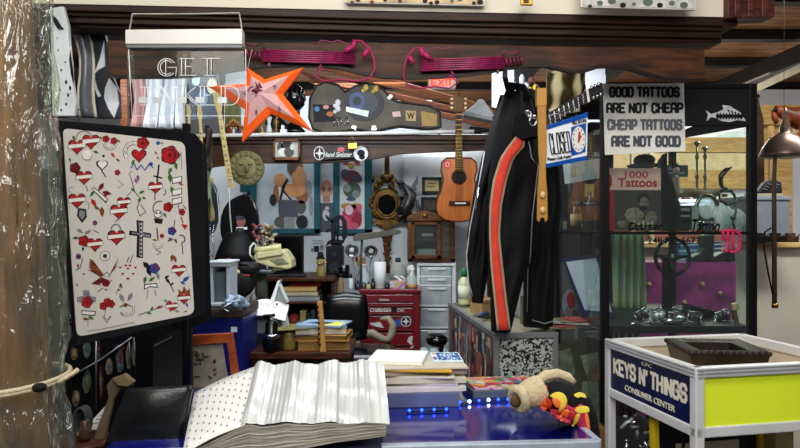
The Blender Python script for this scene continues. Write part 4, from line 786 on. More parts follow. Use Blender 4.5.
def strip(pts,off,mi,nm,mt):
    m=t.mb(); n=24
    def fn(u,v):
        i=u*(len(pts)-1); k=min(int(i),len(pts)-2); g=i-k; y=pts[k][2]+(pts[k+1][2]-pts[k][2])*g; x=(pts[k][0]+(pts[k+1][0]-pts[k][0])*g)*(1-v)+(pts[k][1]+(pts[k+1][1]-pts[k][1])*g)*v
        q=t.p(x,y); q=q*1; C=Vector((0,0,CZ))-t.o; s=1-off/2.62; return C+(q-C)*s
    m.grid(fn,30,3,0,(0,.003,0)); t.part(nm,m,mt,parent=b)
SP=[(522,525,128),(508,525,146),(500,514,158),(493,507,180),(489.5,502,205),(489,500,235),(490.5,503,265),(494,507,300),(497,511,330)]
strip(SP,.082,0,'stripe_edging',mat('a89a80',.6)); strip([(a+2.2,c-2.2,y) for a,c,y in SP],.086,0,'stripe',mat('d8412e',.55,var=.1,sc=30))
m=t.mb(); m.U([(523,128,-.07),(527,160,-.09),(534,168,-.08),(540,150,-.07)],.0025,n=5); m.U([(534,168,-.08),(528,215,-.09),(526,262,-.08)],.0025,n=5); t.part('piping',m,mat('77777c',.5),parent=b)
m=t.mb(); m.U([(508,98,.0),(512,86,0),(522,88,0),(529,100,0)],.02,n=8); t.part('collar',m,LEA,parent=b)
for i,(x,y) in enumerate(((513,90),(523,88),(536,90))):
    one('coat_hanger',('wire hanger above the left jacket','wire hanger above the striped jacket','wire hanger above the right jacket')[i],'hanger',x,y,2.68+.05*i,lambda m,x=x,y=y:(m.U([(x-10,y+10,0),(x,y,0),(x+10,y+10,0)],.003),m.U([(x,y,0),(x,y-4,0),(x+2,y-6.5,0),(x+4,y-4,0)],.0022)),STEEL,group='hangers on the rail')
# guitar neck, strap and clips above the closed sign
t=T('electric_guitar','dark fretted guitar neck slanting up behind the CLOSED sign','guitar',560,108,2.5)
m=t.mb(); m.G([(540,118),(587,90),(588.5,101),(543,131)],0,.022); t.part('neck',m,mat('1c1a18',.4),.002)
m=t.mb()
for i in range(9):
    f=i/9; m.G([(544+43*f,117.5-26*f),(544.7+43*f,117-26*f),(547+42*f,128-27*f),(546.3+42*f,128.4-27*f)],-.003,0)
t.part('frets',m,CHR); m=t.mb(); m.G([(586,89),(588,88),(590,101),(588,102.5)],-.004,.02); t.part('nut',m,CREAM)
m=t.mb(); m.G([(588,89),(602,82),(604,96),(590,102)],0,.02); t.part('headstock',m,BLK,.002)
for i in range(3):
    m=t.mb(); m.E(591+i*3.5,88-i*1.6,-.006,1.5,2.2,.008); t.part('tuner',m,CHR); m=t.mb(); m.E(593+i*3.5,98-i*1.6,-.006,1.5,2.2,.008); t.part('tuner',m,CHR)
m=t.mb()
for i in range(4): m.U([(542,120.5+i*2.6,-.004),(588,92+i*2.3,-.004)],.0007,n=4)
t.part('strings',m,STEEL); m=t.mb(); m.G(rpoly([(512,114),(541,112),(545,132),(530,142),(514,138)],10),.03,.07); t.part('body',m,mat('050506',.8),.006)
t=T('leather_strap','tan leather strap with round studs hanging before the jackets','strap',542,222,2.3)
SL=mat('b07f38',.5,var=.12)
m=t.mb(); m.G([(537,88),(547,87.5),(547,106),(537,106)],0,.03); t.part('buckle_block',m,mat('bb8a44',.5),.003)
m=t.mb(); m.U([(542,89,.015),(542,70,.17)],.0015,n=4); t.part('hanging_cord',m,TAN)
m=t.mb(); m.G([(537.5,106),(546.5,106),(547,150),(546,165),(546.5,182),(547.5,190),(548,220),(545.5,222.5),(544,218),(541,218),(539.5,222.5),(537,220),(537.5,190),(538.5,182),(539.5,165),(538.5,150)],0,.01); t.part('band',m,SL,.003)
for y in (195,210):
    m=t.mb(); m.E(542.5,y,-.003,3,3.6,.008); t.part('stud',m,mat('d9b878',.35))
t=T('skull_key_ring','bunch of chrome hooks and clips by the strap top','hooks',532,118,2.345); m=t.mb(); m.U([(525,112,0),(530,117,0),(537,118,0),(548,114,.03)],.0045); crr(m,533,121,3.4,4.6,.003); crr(m,529,114,2,3,.003); t.part('hook',m,CHR); m=t.mb(); m.E(534,117,-.01,3.4,3,.012); m.E(527,112,-.01,2.4,2.4,.01); t.part('clip',m,CHR); m=t.mb(); m.U([(548,116,.0),(562,112,.02),(572,108,.03)],.0025); t.part('chain',m,STEEL)
# brown and tan hide hanging beside the header gap
one('tan_hide','pale tan hide draped under the header above the jackets','hide',565,108,3.0,lambda m:m.grid(lambda u,v:m.t.p(548+32*u-5*v*(1-u),70+42*v)+Vector((0,.03*math.sin(u*11)*(1-.3*v)+.015*math.sin(v*9),0)),20,14,0,(0,.004,0)),mat('a99a72',.8,h2='7d6d48',sc=6))
one('dark_hide','brown hide fold hanging beside the pale tan hide','hide',578,100,3.04,lambda m:m.grid(lambda u,v:m.t.p(574+13*u,69+30*v)+Vector((0,.03*math.sin(u*7+v*3),0)),14,10,0,(0,.004,0)),mat('5e4a2c',.8))
t=T('ceiling_figure','small doll in white and yellow perched above the jackets','doll',527,100,3.1); m=t.mb(); m.E(526,89,0,4,7,.03); t.part('torso',m,mat('cfd3d6',.6)); m=t.mb(); m.E(531,81,-.01,3.4,3.8,.02); t.part('head',m,mat('6a3a38',.6)); m=t.mb(); m.E(529,92,-.03,2,4,.01); m.E(534,90,-.02,2.4,5,.02); t.part('scarf',m,mat('c9a530',.6)); m=t.mb(); m.E(522,80,.0,3,6,.02); t.part('wing',m,mat('b9c3cc',.6)); m=t.mb(); m.U([(524,95,0),(522,100,0)],.008); m.U([(529,95,0),(531,100,0)],.008); t.part('leg',m,BLK)
# ---------------- hung in front: acrylic sign, star, neon pieces ----------------
t=T('acrylic_sign','clear acrylic GET INKED sign hung from a white light bar','sign',184,116,2.10,rz=3)
m=t.mb(); m.G([(125,29.5),(242,28.5),(242,44),(125,44)],0,.05); t.part('light_bar',m,mat('e2dfda',.4,var=.02),.003); m=t.mb(); m.G([(126,44),(242,44),(242,47.5),(127,47.5)],.004,.046); t.part('grey_edge',m,mat('7e8184',.4))
m=t.mb(); m.G([(126,47.5),(244,47.5),(245.5,115),(130,115)],.02,.026); pn=t.part('pane',m,glassy('f6f9f9',.993,.03,0,1,'acr'))
E_=mat('e8ecec',.5,emit=.15,var=0)
m=t.mb()
for a,b in (((130,115),(245.5,115)),((126.5,47.5),(130,115)),((244.5,47.5),(245.5,115))): m.U([(a[0],a[1],.018),(b[0],b[1],.018)],.0011,n=4)
def stroke(pl): m.U([(x,y,.018) for x,y in pl],.0013,n=4)
# outlined letters G E T
def arcp(x,y,rx,ry,a0,a1,n=12): return [(x+rx*math.cos(a0+(a1-a0)*i/n),y+ry*math.sin(a0+(a1-a0)*i/n)) for i in range(n+1)]
stroke(arcp(165,66,9,9,-.5,-5.6)); stroke(arcp(165,66,6.5,7,-.7,-5.4)); stroke([(166,66),(175,66),(174,75)]); stroke([(164,58),(164,75)])
stroke([(180,57),(180,74)]); stroke([(184,57),(184,74)]); stroke([(178,57),(193,57)]); stroke([(184,65),(190,65)]); stroke([(178,74),(195,74)])
stroke([(200,57),(219,57)]); stroke([(206,57),(206,73)]); stroke([(210,57),(210,73)]); stroke([(203,74),(213,74)])
# I N K E D
stroke([(137,86),(150,86)]); stroke([(143,86),(143,104)]); stroke([(146,86),(146,104)]); stroke([(138,104),(149,104)])
stroke([(153,86),(160,86)]); stroke([(157,86),(157,104)]); stroke([(159,86),(171,105)]); stroke([(160.5,86),(172,103)]); stroke([(171,86),(171,105)]); stroke([(168,86),(176,86)])
stroke([(181,86),(181,104)]); stroke([(184,86),(184,104)]); stroke([(194,86),(184,94)]); stroke([(184,94),(196,105)]); stroke([(186,93),(198,105)])
stroke([(199,85),(199,104)]); stroke([(203,85),(203,104)]); stroke([(196,85),(214,85)]); stroke([(203,94),(209,94)]); stroke([(197,104),(214,104)])
stroke([(220,85),(220,104)]); stroke([(224,85),(224,104)]); stroke([(218,85),(229,85)]+arcp(229,94.5,9,9.5,-PI/2,PI/2)+[(218,104)])
t.part('engraved_letters',m,E_,parent=pn)
m=t.mb(); 
for x in (143,157,182,200,222): m.G([(x-4.5,97),(x+4.5,97),(x+4.5,103),(x-4.5,103)],.017,.019)
t.part('frosted_patches',m,mat('d3dadc',.6),parent=pn)
def chain(pl,n):
    m=t.mb(); pts=[t.p(*q)+Vector((0,.02,0)) for q in pl]; tot=sum((pts[i+1]-pts[i]).length for i in range(len(pts)-1))
    for i in range(len(pts)-1):
        k=max(3,int(n*(pts[i+1]-pts[i]).length/tot))
        for j in range(k):
            c=pts[i]+(pts[i+1]-pts[i])*(j+.5)/k; m.ball(c,(.0035,.0028,.0035),0,6)
    t.part('chain',m,mat('b9b2a4',.3,.8))
chain([(127,29),(130,12),(185,12),(238,11),(241,29)],90)
t=T('star_lantern','orange paper star lantern with a pale pink centre','lantern',262,140,2.19,rz=4)
pts=[(264,64.5),(0,0)]
out=[(210,86),(246,81),(258,62),(0,0)]
star=[(208,86),(247,66),(254,91),(270,77),(304,66),(284,90),(313,131),(270,112),(241,140),(246,108)]
star=[(207,85),(245,82),(246,66),(264,78),(303,66),(282,93),(312,130),(270,112),(241,141),(244,108)]
cx_,cy_=260,94
def starring(pl,dy): return [t.p(x,y)+Vector((0,dy,0)) for x,y in pl]
m=t.mb(); a=starring(star,.02); b_=starring([(cx_+(x-cx_)*.67,cy_+(y-cy_)*.67) for x,y in star],.004); c=starring(star,.04)
n=10; m.add(a+b_+c,[(i,(i+1)%n,(i+1)%n+n,i+n) for i in range(n)]+[(i+2*n,(i+1)%n+2*n,(i+1)%n,i) for i in range(n)]+[tuple(range(3*n-1,2*n-1,-1))]); t.part('orange_points',m,mat('ff6420',.55,var=.04,emit=.15))  # faint glow put into the orange paper to brighten it, no bulb inside
m=t.mb(); cc_=t.p(cx_,cy_)+Vector((0,-.012,0)); m.add(b_+[cc_],[(i,(i+1)%n,n) for i in range(n)]); ctr=t.part('pink_centre',m,mat('cfa3a4',.6,var=.06))
m=t.mb()
for i in range(60):
    r=rnd.random()*9.5; a_=rnd.random()*6.3; x,y=cx_-3+r*math.cos(a_)*1.05,cy_-3+r*math.sin(a_)*.85; q=t.p(x,y)+Vector((0,-.0135+r*.0012,0)); m.tube([q,q+Vector((.004*math.cos(a_*3),-.001,.006*math.sin(a_*3))),q+Vector((.008*math.cos(a_),0,.006*math.sin(a_)))],.0016,n=4)
for x,y in ((281,79),(288,116),(249,121),(232,90)):
    for j in range(4): q=t.p(cx_+(x-cx_)*.6+rnd.random()*3,cy_+(y-cy_)*.6+rnd.random()*3)+Vector((0,-.004,0)); m.tube([q,q+Vector((.006,0,.004*(j-1.5)))],.0011,n=4)
t.part('dark_print',m,mat('7c3a4c',.6),parent=ctr)
m=t.mb(); m.U([(246,67,.03),(247,40,.115)],.0008,n=4); t.part('hanging_thread',m,WHT)
def neon(label,mir):
    t=T('neon_sign',label,'neon sign',300 if not mir else 470,62,2.372 if not mir else 2.418,rz=4,group='unlit magenta neon pieces on the header')
    X=(lambda x:x) if not mir else (lambda x:770-x+ 0)
    MG=mat('8e2050',.35,var=.2,h2='5a1436',sc=30); MG2=mat('a8245c',.4)
    X=(lambda x:x) if not mir else (lambda x:420+(356-x)*(524-420)/(356-240))
    dY=0 if not mir else 7
    for i in range(6):
        m=t.mb(); y=51+i*2.1; m.U([(X(262),y-.6+dY,0),(X(300),y+.6+dY,-.004),(X(355),y+2+dY,0)],.0042,n=8); t.part('tube',m,MG)
    m=t.mb(); pl=[]
    for i in range(60):
        f=i/59; a=f*2*PI*5; pl.append((X(241+21*f),53+3*f+dY+3.4*math.sin(a),.012*math.cos(a)))
    m.U(pl,.0034,n=6); t.part('coil_end',m,MG)
    m=t.mb(); m.U([(X(244),43+dY,0),(X(250),46+dY,0),(X(256),46.5+dY,0),(X(262),43+dY,0),(X(266),52+dY,0)],.0022,n=5); t.part('lead_wire',m,mat('3a1424',.5) if not mir else MG)
    m=t.mb(); m.U([(X(x),y+dY,-.01) for x,y in ((352,41),(362,42),(370,50),(374,60),(375,70),(370,79),(358,82),(340,80),(324,82),(314,76),(322,70),(321,65))],.0032,n=6); t.part('loop_tube',m,MG2)
    m=t.mb(); m.U([(X(x),y+dY,-.01) for x,y in ((314,46),(322,41),(332,43),(338,41),(350,46),(354,52))],.002,n=6); t.part('loop_tube',m,MG)
    for x,y,a in ((366,54,.9),(354,46,1.2),(349,50,.6)):
        m=t.mb(); q=t.p(X(x),y+dY)+Vector((0,-.014,0)); sgn=-1 if mir else 1; d=Vector((math.cos(a)*sgn,0,math.sin(a))); m.tube([q-d*.016,q-d*.013,q+d*.013,q+d*.016],[.005,.009,.009,.004],n=10); t.part('electrode',m,MG2)
    m=t.mb(); m.U([(X(322),65+dY,-.012),(X(318),70+dY,-.012),(X(326),72+dY,-.012),(X(320),66+dY,-.012)],.003,n=5); m.R(min(X(268),X(270)),49+dY,max(X(268),X(270)),66+dY,.004,.02); t.part('clamp',m,MG)
neon('magenta neon piece with its coil at the left end of the header',False)
neon('magenta neon piece with its coil at the right, mirrored on the header',True)
# exit sign and clutter above the back wall
t=T('exit_sign','small white EXIT sign with glowing red letters under the roof','sign',437,88,6.2); m=t.mb(); m.R(428,77,456,88,0,.08); t.part('housing',m,mat('a59a88',.5),.01); tblock(t,'EXIT',431,78.5,453,86,-.01,mat('ff2a18',.4,emit=2.2,var=0),.2); m=t.mb(); m.U([(436,77,.04),(436,60,.04)],.012); m.U([(450,77,.04),(450,60,.04)],.012); t.part('hanger_rod',m,BLK)
# long boards stacked behind the guitar case
PL=wood('8a4c22','4d2610',.5,6,(1,7,7)); PL2=wood('6b3718','371a0b',.5,6,(1,7,7))
for i,(a,b,c,d) in enumerate((((280,64),(332,66),(492,112),(492,118)),((300,70),(348,73),(494,119),(488,121)),((396,84),(402,94),(500,112),(500,118)),((470,118),(472,126),(512,136),(512,130)))):
    one('timber_board',('top long brown board slanting behind the guitar case','second long brown board just under the top one','thick dark board below the left neon piece end','short dark board end under the white hat')[i],'board',400,130,5.0+.06*i,lambda m:m.G([[(296,63),(340,64),(504,110),(504,117)],[(300,71),(504,118),(504,124),(312,80)],[(306,80),(500,125),(500,131),(330,92)],[a,b,d,c]][i],0,.03),(PL,PL2,PL2,PL)[i],.004,group='boards stacked over the back header')
# back header shelf with curtain rod
YS=4.62
t=T('back_header','dark scalloped wooden header across the back of the booth','shelf',320,137,YS)
m=t.mb(); m.R(138,134.5,492,140,-.05,.2); t.part('shelf_board',m,wood('4c2c18','24130a',.45),.004)
m=t.mb(); m.G([(140,140),(490,140),(490,150),(470,151),(440,152),(400,154),(370,160),(330,163),(290,163.5),(250,163),(215,167),(190,173),(140,173)],0,.03); t.part('scalloped_face',m,wood('50301a','22120a',.4,5,(1,7,7)),.004)
m=t.mb(); m.R(140,140,490,144,-.02,.0); t.part('moulding',m,wood('3a2214','1a0d07',.4),.004)
m=t.mb(); m.R(138,146,142,560,.04,.10); m.R(488,146,491,470,.2,.26); t.part('upright',m,DKWOOD)
t=T('curtain_rod','white round rod running along the back header shelf','rod',320,133,4.54); m=t.mb(); m.U([(150,137,0),(250,135,0),(380,133.3,0),(474,131.5,0)],.0135,n=10); t.part('tube',m,mat('dcdcd8',.4)); m=t.mb(); m.U([(474,131.5,0),(492,130,0)],.012,n=8); m.U([(160,137,0),(160,137,.12)],.008); m.U([(440,132,0),(440,132,.12)],.008); t.part('end_bracket',m,BLKM)
SZ=P(320,134.5,YS).z+.001
# guitar case
t=T('guitar_case','old grey guitar case covered in stickers on the back header','guitar case',308,133.5,4.72)
body=[(309,118),(310,98),(316,86),(326,82),(338,85),(345,92),(356,86),(372,84),(384,90),(390,98),(398,102),(430,106),(440,112),(441,127),(430,129),(400,126),(388,128),(372,132),(356,129),(344,131),(326,133),(313,129)]
CS=mat('5c564c',.6,h2='423d36',sc=6,bump=.2)
m=t.mb(); m.G(body,0,.12); t.part('shell',m,CS,.008)
m=t.mb(); m.tube([t.p(x,y)+Vector((0,-.003,0)) for x,y in body],.008,0,6,True); t.part('edge_binding',m,mat('221d18',.5))
m=t.mb(); m.disc(364,103,20,18,-.006,0,0,30); m.disc(364,103,14,12,-.008,-.006,1,26); m.disc(357,101,8,9,-.010,-.008,2); m.disc(357,101,4,4.5,-.012,-.010,0); t.part('round_sticker',m,[mat('1a1a1c',.4),mat('2f3846',.4),mat('3a4a78',.4)])
m=t.mb(); m.G([(313,104),(334,105),(334,121),(314,122)],-.006,0,0); m.disc(317,109,2.6,2.6,-.008,-.006,1); m.disc(326,107,3,2,-.008,-.006,2); m.disc(330,114,3.6,2.6,-.008,-.006,3); t.part('dark_sticker',m,[INK,mat('3a7aa8',.5),mat('c78a80',.5),mat('a85a28',.5)])
m=t.mb(); m.G([(346,106.5),(369,111),(368,117),(346,111.5)],-.014,-.011); t.part('white_tag',m,mat('d9e6e2',.5))
m=t.mb(); m.G([(392,112),(400,111),(401,116.5),(393,117)],-.006,0,1); m.G([(405.5,110.5),(416,111),(416,121),(406,121)],-.006,0,0); t.part('patch',m,[mat('b49a68',.6),mat('c9a9a4',.6)]); t.text('W',407,112.5,414.5,119,-.008,INK,.03)
m=t.mb(); m.G([(421,111),(437,114),(437,126),(422,126)],-.006,0); t.part('tan_patch',m,mat('a5874e',.6))
for x,y in ((338,103),(338,109),(376,89),(366,88)): 
    m=t.mb(); m.E(x,y,-.012,3,3.4,.008); m.E(x-3,y+3,-.012,2,2,.006); t.part('badge',m,mat('cfd0d6',.4) if x<350 else mat('b79a4c',.4))
m=t.mb(); 
for x in (336,340,347): m.U([(x,117,-.012),(x+2,124,-.012),(x-2,126,-.012),(x-1,118,-.012)],.003)
for x in (352,372,388): m.R(x,95 if x>380 else 126,x+4,99 if x>380 else 130,-.008,0)
t.part('latch',m,CHR)
# mannequin head etc on the shelf
t=T('mannequin_head','glossy black mannequin head on the back header shelf','mannequin head',294,134,4.72)
m=t.mb(); m.L(294,[(12,133.8),(12,131),(8,128),(4.5,122),(4.2,116),(6,111)],0,0,20,.8); m.E(295,98,0,11,13.5,.09,0,20); m.E(301,101,-.03,5,8,.05,0,12); m.E(305.2,100,-.03,1.6,2.4,.02,0,8); m.E(304,105,-.03,1.6,1.4,.02,0,8); t.part('bust',m,BLKG,0,1)
m=t.mb()
for i in range(7):
    a=-1.2+i*.4; m.U([(294+10.5*math.sin(a),87+3*abs(a)-1,-.05),(294+12*math.sin(a),94,-.082),(294+11*math.sin(a),102,-.08)],.005,n=5)
t.part('moulded_hair',m,mat('1b1b1d',.25))
t=T('nativity_house','small wooden nativity house on the back header shelf','ornament',234,134.5,4.7)
m=t.mb(); m.G([(227,134.2),(227,125),(233,119.5),(241,125),(241,134.2),(238.5,134.2),(238.5,126),(229.5,126),(229.5,134.2)],0,.08); t.part('house',m,MIDWOOD,.002); m=t.mb(); m.G([(225,126),(233,118.5),(243,126),(242,127.5),(233,121),(226,127.5)],-.01,.09); t.part('roof',m,wood('a87a44','6b4a24'),.002)
m=t.mb()
for x,mi in ((231.5,0),(234,1),(236.5,2)): m.L(x,[(1.4,134),(1.2,130),(.7,129)],-.01,mi,8); m.E(x,128,-.01,.9,1,.006,3,8)
t.part('figures',m,[mat('a83a30',.6),mat('d9d6cc',.6),mat('3c5c8a',.6),mat('d8b090',.6)])
for i,(x,c,lb) in enumerate(((256,'3c3626','dark little bottle right of the nativity house'),(262,'b38a3a','gold trophy cup behind the lowest star point'),(269,'c9d0d4','clear glass vase on the back header shelf'),(276,'7a5a24','brass candle lamp beside the clear glass vase'))):
    one(('bottle','trophy','vase','candle_lamp')[i],lb,('bottle','trophy','vase','lamp')[i],x,134.3,4.66,lambda m,x=x,i=i:m.L(x,([(3,134),(3,126),(1.2,122),(1.2,118)],[(3.4,134),(3,132),(.8,130),(1,126),(3,122),(3.4,118)],[(2.6,134),(3,130),(1.4,124),(3,117)],[(3.4,134),(2,132),(1,128),(2.6,124),(2,119),(.6,117)])[i]),mat(c,.25,.6 if i in(1,3) else 0))
for i,x in enumerate((283,)): one('white_toy_car','small white block toy left of the mannequin head','toy',x,134.3,4.6,lambda m:(m.R(280,129,286.5,134,0,.05),m.R(281,125,284,129,.01,.04)),mat('e6eaf0',.4),.004)
# things hung on the header
t=T('framed_photo','black and white portrait photo in a wooden frame on the back header','framed photo',286,160,4.58)
m=t.mb(); 
for (x0,y0,x1,y1) in ((273,138.5,300,141.5),(273,157,300,160),(273,138.5,275,160),(298,138.5,300,160)): m.R(x0,y0,x1,y1,-.02,.0)
t.part('frame',m,MIDWOOD,.002); m=t.mb(); m.R(274,140,299,159,-.004,0); ph=t.part('photo',m,mat('b9bcae',.5)); m=t.mb(); m.disc(287,146,6,5,-.006,-.004,0); m.disc(283,152,5,4,-.0065,-.004,1); m.disc(289,152,5,5,-.007,-.004,2); m.disc(280,147,3,5,-.006,-.004,2); m.disc(292,147,2,3,-.008,-.006,3); t.part('portrait',m,[mat('2c2d2b',.5),mat('e0e2d8',.5),mat('50524c',.5),mat('c9cbc0',.5)],parent=ph)
t=T('script_plaque','dark plaque with white script and a star on the back header','plaque',340,160,4.59)
m=t.mb(); m.G(rpoly([(318,147),(368,144),(368,157),(320,160)],5),-.012,0); t.part('board',m,mat('2a1c14',.4),.002); t.text('Hand Sinister',323,152,352,157,-.016,mat('d6d6d6',.4),.02,shear=.3)
m=t.mb(); crr(m,319.5,153.5,5.2,6.6,.003,dy=-.016); m.G([(319.5,147),(320.5,152),(325,153),(320.5,154.5),(319.5,160),(318.5,154.5),(314.5,153),(318.5,152)],-.02,-.014); t.part('star_ring',m,mat('d9dcdc',.4)); m=t.mb(); m.disc(341,149.5,3.6,2.6,-.018,-.012); t.part('red_dot',m,mat('c9606a',.5)); m=t.mb(); m.disc(361,154,6.5,6.5,-.017,-.012,0,20); m.disc(361,153,4,3.4,-.019,-.017,1); m.disc(362,157,3,2.6,-.019,-.017,1); crr(m,361,154,6.8,6.8,.004,dy=-.018); t.part('round_badge',m,[mat('e1e4e6',.5),INK])
t=T('brass_padlock','small brass tag hanging on a string over the plaque','tag',352,149,4.5); m=t.mb(); m.G([(347.5,143.5),(357,142.5),(357.5,148.5),(348,149.3)],0,.014); t.part('body',m,BRASS,.003); m=t.mb(); m.U([(348.5,144,.005),(351,135,.01),(356,143,.005)],.0018,n=4); t.part('string',m,TAN)
t=T('sun_plaque','round antique gold sun face plaque under the back header','plaque',246,186,4.55)
m=t.mb(); m.disc(246,168,18,17.5,0,.03,0,40); t.part('disc',m,mat('7f7850',.6,.15,h2='565032',sc=10),.006)
m=t.mb(); m.E(246,168,.0,11,11.5,.018,0,18); m.E(248,169,-.03,2,4,.014); m.E(243,175,-.02,4,1.4,.01); m.E(242,164,-.024,2.6,1.5,.008); m.E(251,164,-.022,2.6,1.5,.008)
for i in range(16):
    a=2*PI*i/16; m.U([(246+12*math.cos(a),168+12*math.sin(a),-.004),(246+14.5*math.cos(a+.12),168+14.5*math.sin(a+.12),-.006),(246+17*math.cos(a),168+17*math.sin(a),-.002)],[.007,.006,.003],n=6)
t.part('sun_face',m,mat('877f56',.6,.15,h2='5c5638',sc=12))
# guitars hanging at the left end
MAP=mat('d9c07e',.4,var=.1)
def hang(label,x0,y0,x1,y1,w0,w1,d,bodyc,bx,by,brx,bry,grp='guitars hanging left of the back header'):
    t=T('electric_guitar',label,'guitar',x1,y1,d,group=grp); dx=x1-x0;dy=y1-y0
    hl=.2
    P_=lambda f,s:(x0+dx*f+s,y0+dy*f)
    m=t.mb(); m.G([P_(0,-w0*.8),P_(0,w0*.6),P_(.1,w0*1.3),P_(hl,w0*.7),P_(hl,-w0*.7),P_(.08,-w0*1.1)],0,.018); t.part('headstock',m,MAP,.002)
    m=t.mb(); m.G([P_(hl,-w0*.6),P_(hl,w0*.6),P_(1,w1*.6),P_(1,-w1*.6)],0,.02); nk=t.part('neck',m,MAP,.002)
    m=t.mb()
    for i in range(15): f=hl+(1-hl)*(1-.93**(i+1))*1.45; m.G([P_(f,-w1*.55),P_(f,w1*.55),P_(f+.006,w1*.55),P_(f+.006,-w1*.55)],-.002,0) if f<1 else 0
    for f in (.36,.46,.55,.63,.7,.8,.9): m.disc(*P_(f+.02,0),.7,.7,-.002,0,1,8)
    t.part('frets',m,[STEEL,BLK],parent=nk)
    for i in range(6):
        m=t.mb(); q=P_(.02+.028*i,-w0*1.25); m.E(q[0],q[1],.008,1.2,.9,.008); t.part('tuner',m,CHR)
    m=t.mb(); pts=[]
    for i in range(28):
        a=2*PI*i/28; r=1+.14*math.cos(2*a)-.05*math.cos(3*a); pts.append((bx+brx*r*math.cos(a),by+bry*r*math.sin(a)))
    m.G(pts,.0,.045); t.part('body',m,bodyc,.006)
    m=t.mb()
    for i in range(2): m.R(bx-4,by-10+i*12,bx+4,by-6+i*12,-.006,0)
    t.part('pickup',m,CHR)
    return t
t=hang('electric guitar with a long cream neck and a black body',216,92,231,188,3.4,4.6,4.475,BLKG,240,226,17,36)
m=t.mb(); m.disc(241,222,4.5,5,-.004,0,0); m.R(236,227,247,229.5,-.004,0,1); t.part('body_sticker',m,[mat('9a5a5a',.5),WHT])
t=hang('electric guitar with a narrow tan neck nearest the flash panel',188,104,190,176,1.8,2.4,4.47,mat('4a1a14',.25),193,205,12,30)
t=hang('electric guitar between the tan neck and the cream neck',199,105,203,180,2.0,2.6,4.46,mat('1c2a38',.25),207,208,10,30)
t=T('white_cable','thin white cable dangling from the cream guitar neck','cable',231,258,4.45); m=t.mb(); m.U([(229,188,0),(230,215,.0),(232,240,.01),(231,258,0)],.004); m.U([(217,192,0),(219,215,0),(221,246,0)],.003); t.part('cord',m,mat('c9c9c4',.5))
# white garments hanging beyond the acrylic sign
for i,(x0,x1,c,lb) in enumerate(((130,144,'e2b8b4','pale pink cloth hanging behind the acrylic sign'),(143,161,'eef0f4','white cloth hanging next to the pale pink one'),(159,178,'dfe3ea','white cloth with grey folds in the middle of the drapes'),(176,187,'f2f4f6','narrow white cloth at the right of the drapes'))):
    one('hanging_cloth',lb,'cloth',(x0+x1)/2,122,5.655+.012*i,lambda m:m.grid(lambda u,v:m.t.p(x0+(x1-x0)*u+2*math.sin(v*3+i),72+56*v)+Vector((0,.05*math.sin(u*9+v*2)+.03*math.sin(u*23),0)),26,8,0,(0,.004,0)),mat(c,.7,var=.05,emit=0),group='cloths hung behind the acrylic sign')
t=T('clothes_pole','brown wooden pole left of the hanging cloths','pole',124,125,5.2); m=t.mb(); m.R(120,60,127,224+CZ*F/5.2,0,.05); t.part('shaft',m,MIDWOOD,.004)
one('cloth_rail','dark rail carrying the cloths behind the acrylic sign','rail',160,72,5.66,lambda m:m.U([(124,72,0),(190,72,0)],.014),BLK)
t=T('blue_banner','dark blue figure banner between the cloths and the star','banner',205,115,5.3); m=t.mb(); m.G([(188,72),(218,66),(222,118),(190,120)],0,.01); t.part('sheet',m,mat('3a4656',.6,var=.3,sc=8)); m=t.mb(); m.disc(196,80,4,6,-.006,0,0); m.disc(203,98,5,9,-.006,0,1); m.disc(212,86,5,8,-.006,0,2); t.part('figures',m,[mat('8fa6a4',.6),mat('5d6f86',.6),mat('b0a898',.6)])
t=T('green_bin','olive green round tin behind the star lantern','tin',231,120,4.8); m=t.mb(); m.L(233,[(8,134),(8,100),(7,98),(7,97)]); t.part('body',m,mat('6a6a3a',.5)); m=t.mb(); m.L(233,[(8.4,100),(8.4,97),(2,96)]); t.part('lid',m,mat('55562e',.5))
for (x0,y0,x1,y1,d,lb) in ((492,64,516,118,5.9,'white sheet panel under the roof left of the doll'),(578,66,606,96,5.6,'pale blue sheet panel behind the CLOSED sign top'),(224,52,246,78,6.0,'white sheet panel behind the star top point'),(300,96,312,131,5.9,'white sheet panel behind the mannequin neck'),(380,100,432,131,6.0,'pale blue sheet panel beyond the guitar case end')):
    one('sheet_panel',lb,'panel',(x0+x1)/2,y1,d,lambda m:(m.R(x0,y0,x1,y1,0,.03),m.R(x0,y1-1,x1,224+CZ*F/d,0,.03)),mat('dfe8f0',.5,var=.04),.003,group='sheet panels in the hall beyond')
t=T('white_hat','pale grey cloth hat on the boards behind the hanging guitar','hat',480,121,4.7); m=t.mb(); m.G([(464,112),(476,103),(479,98.5),(484,99),(487,104),(494,113),(492,119),(480,117),(466,114)],-.01,.1); t.part('crown',m,mat('a9aeae',.7),.012); m=t.mb(); m.G([(463,112),(470,112),(493,118),(493,121),(464,115)],-.03,.12); t.part('band',m,mat('8a8f90',.7),.004)
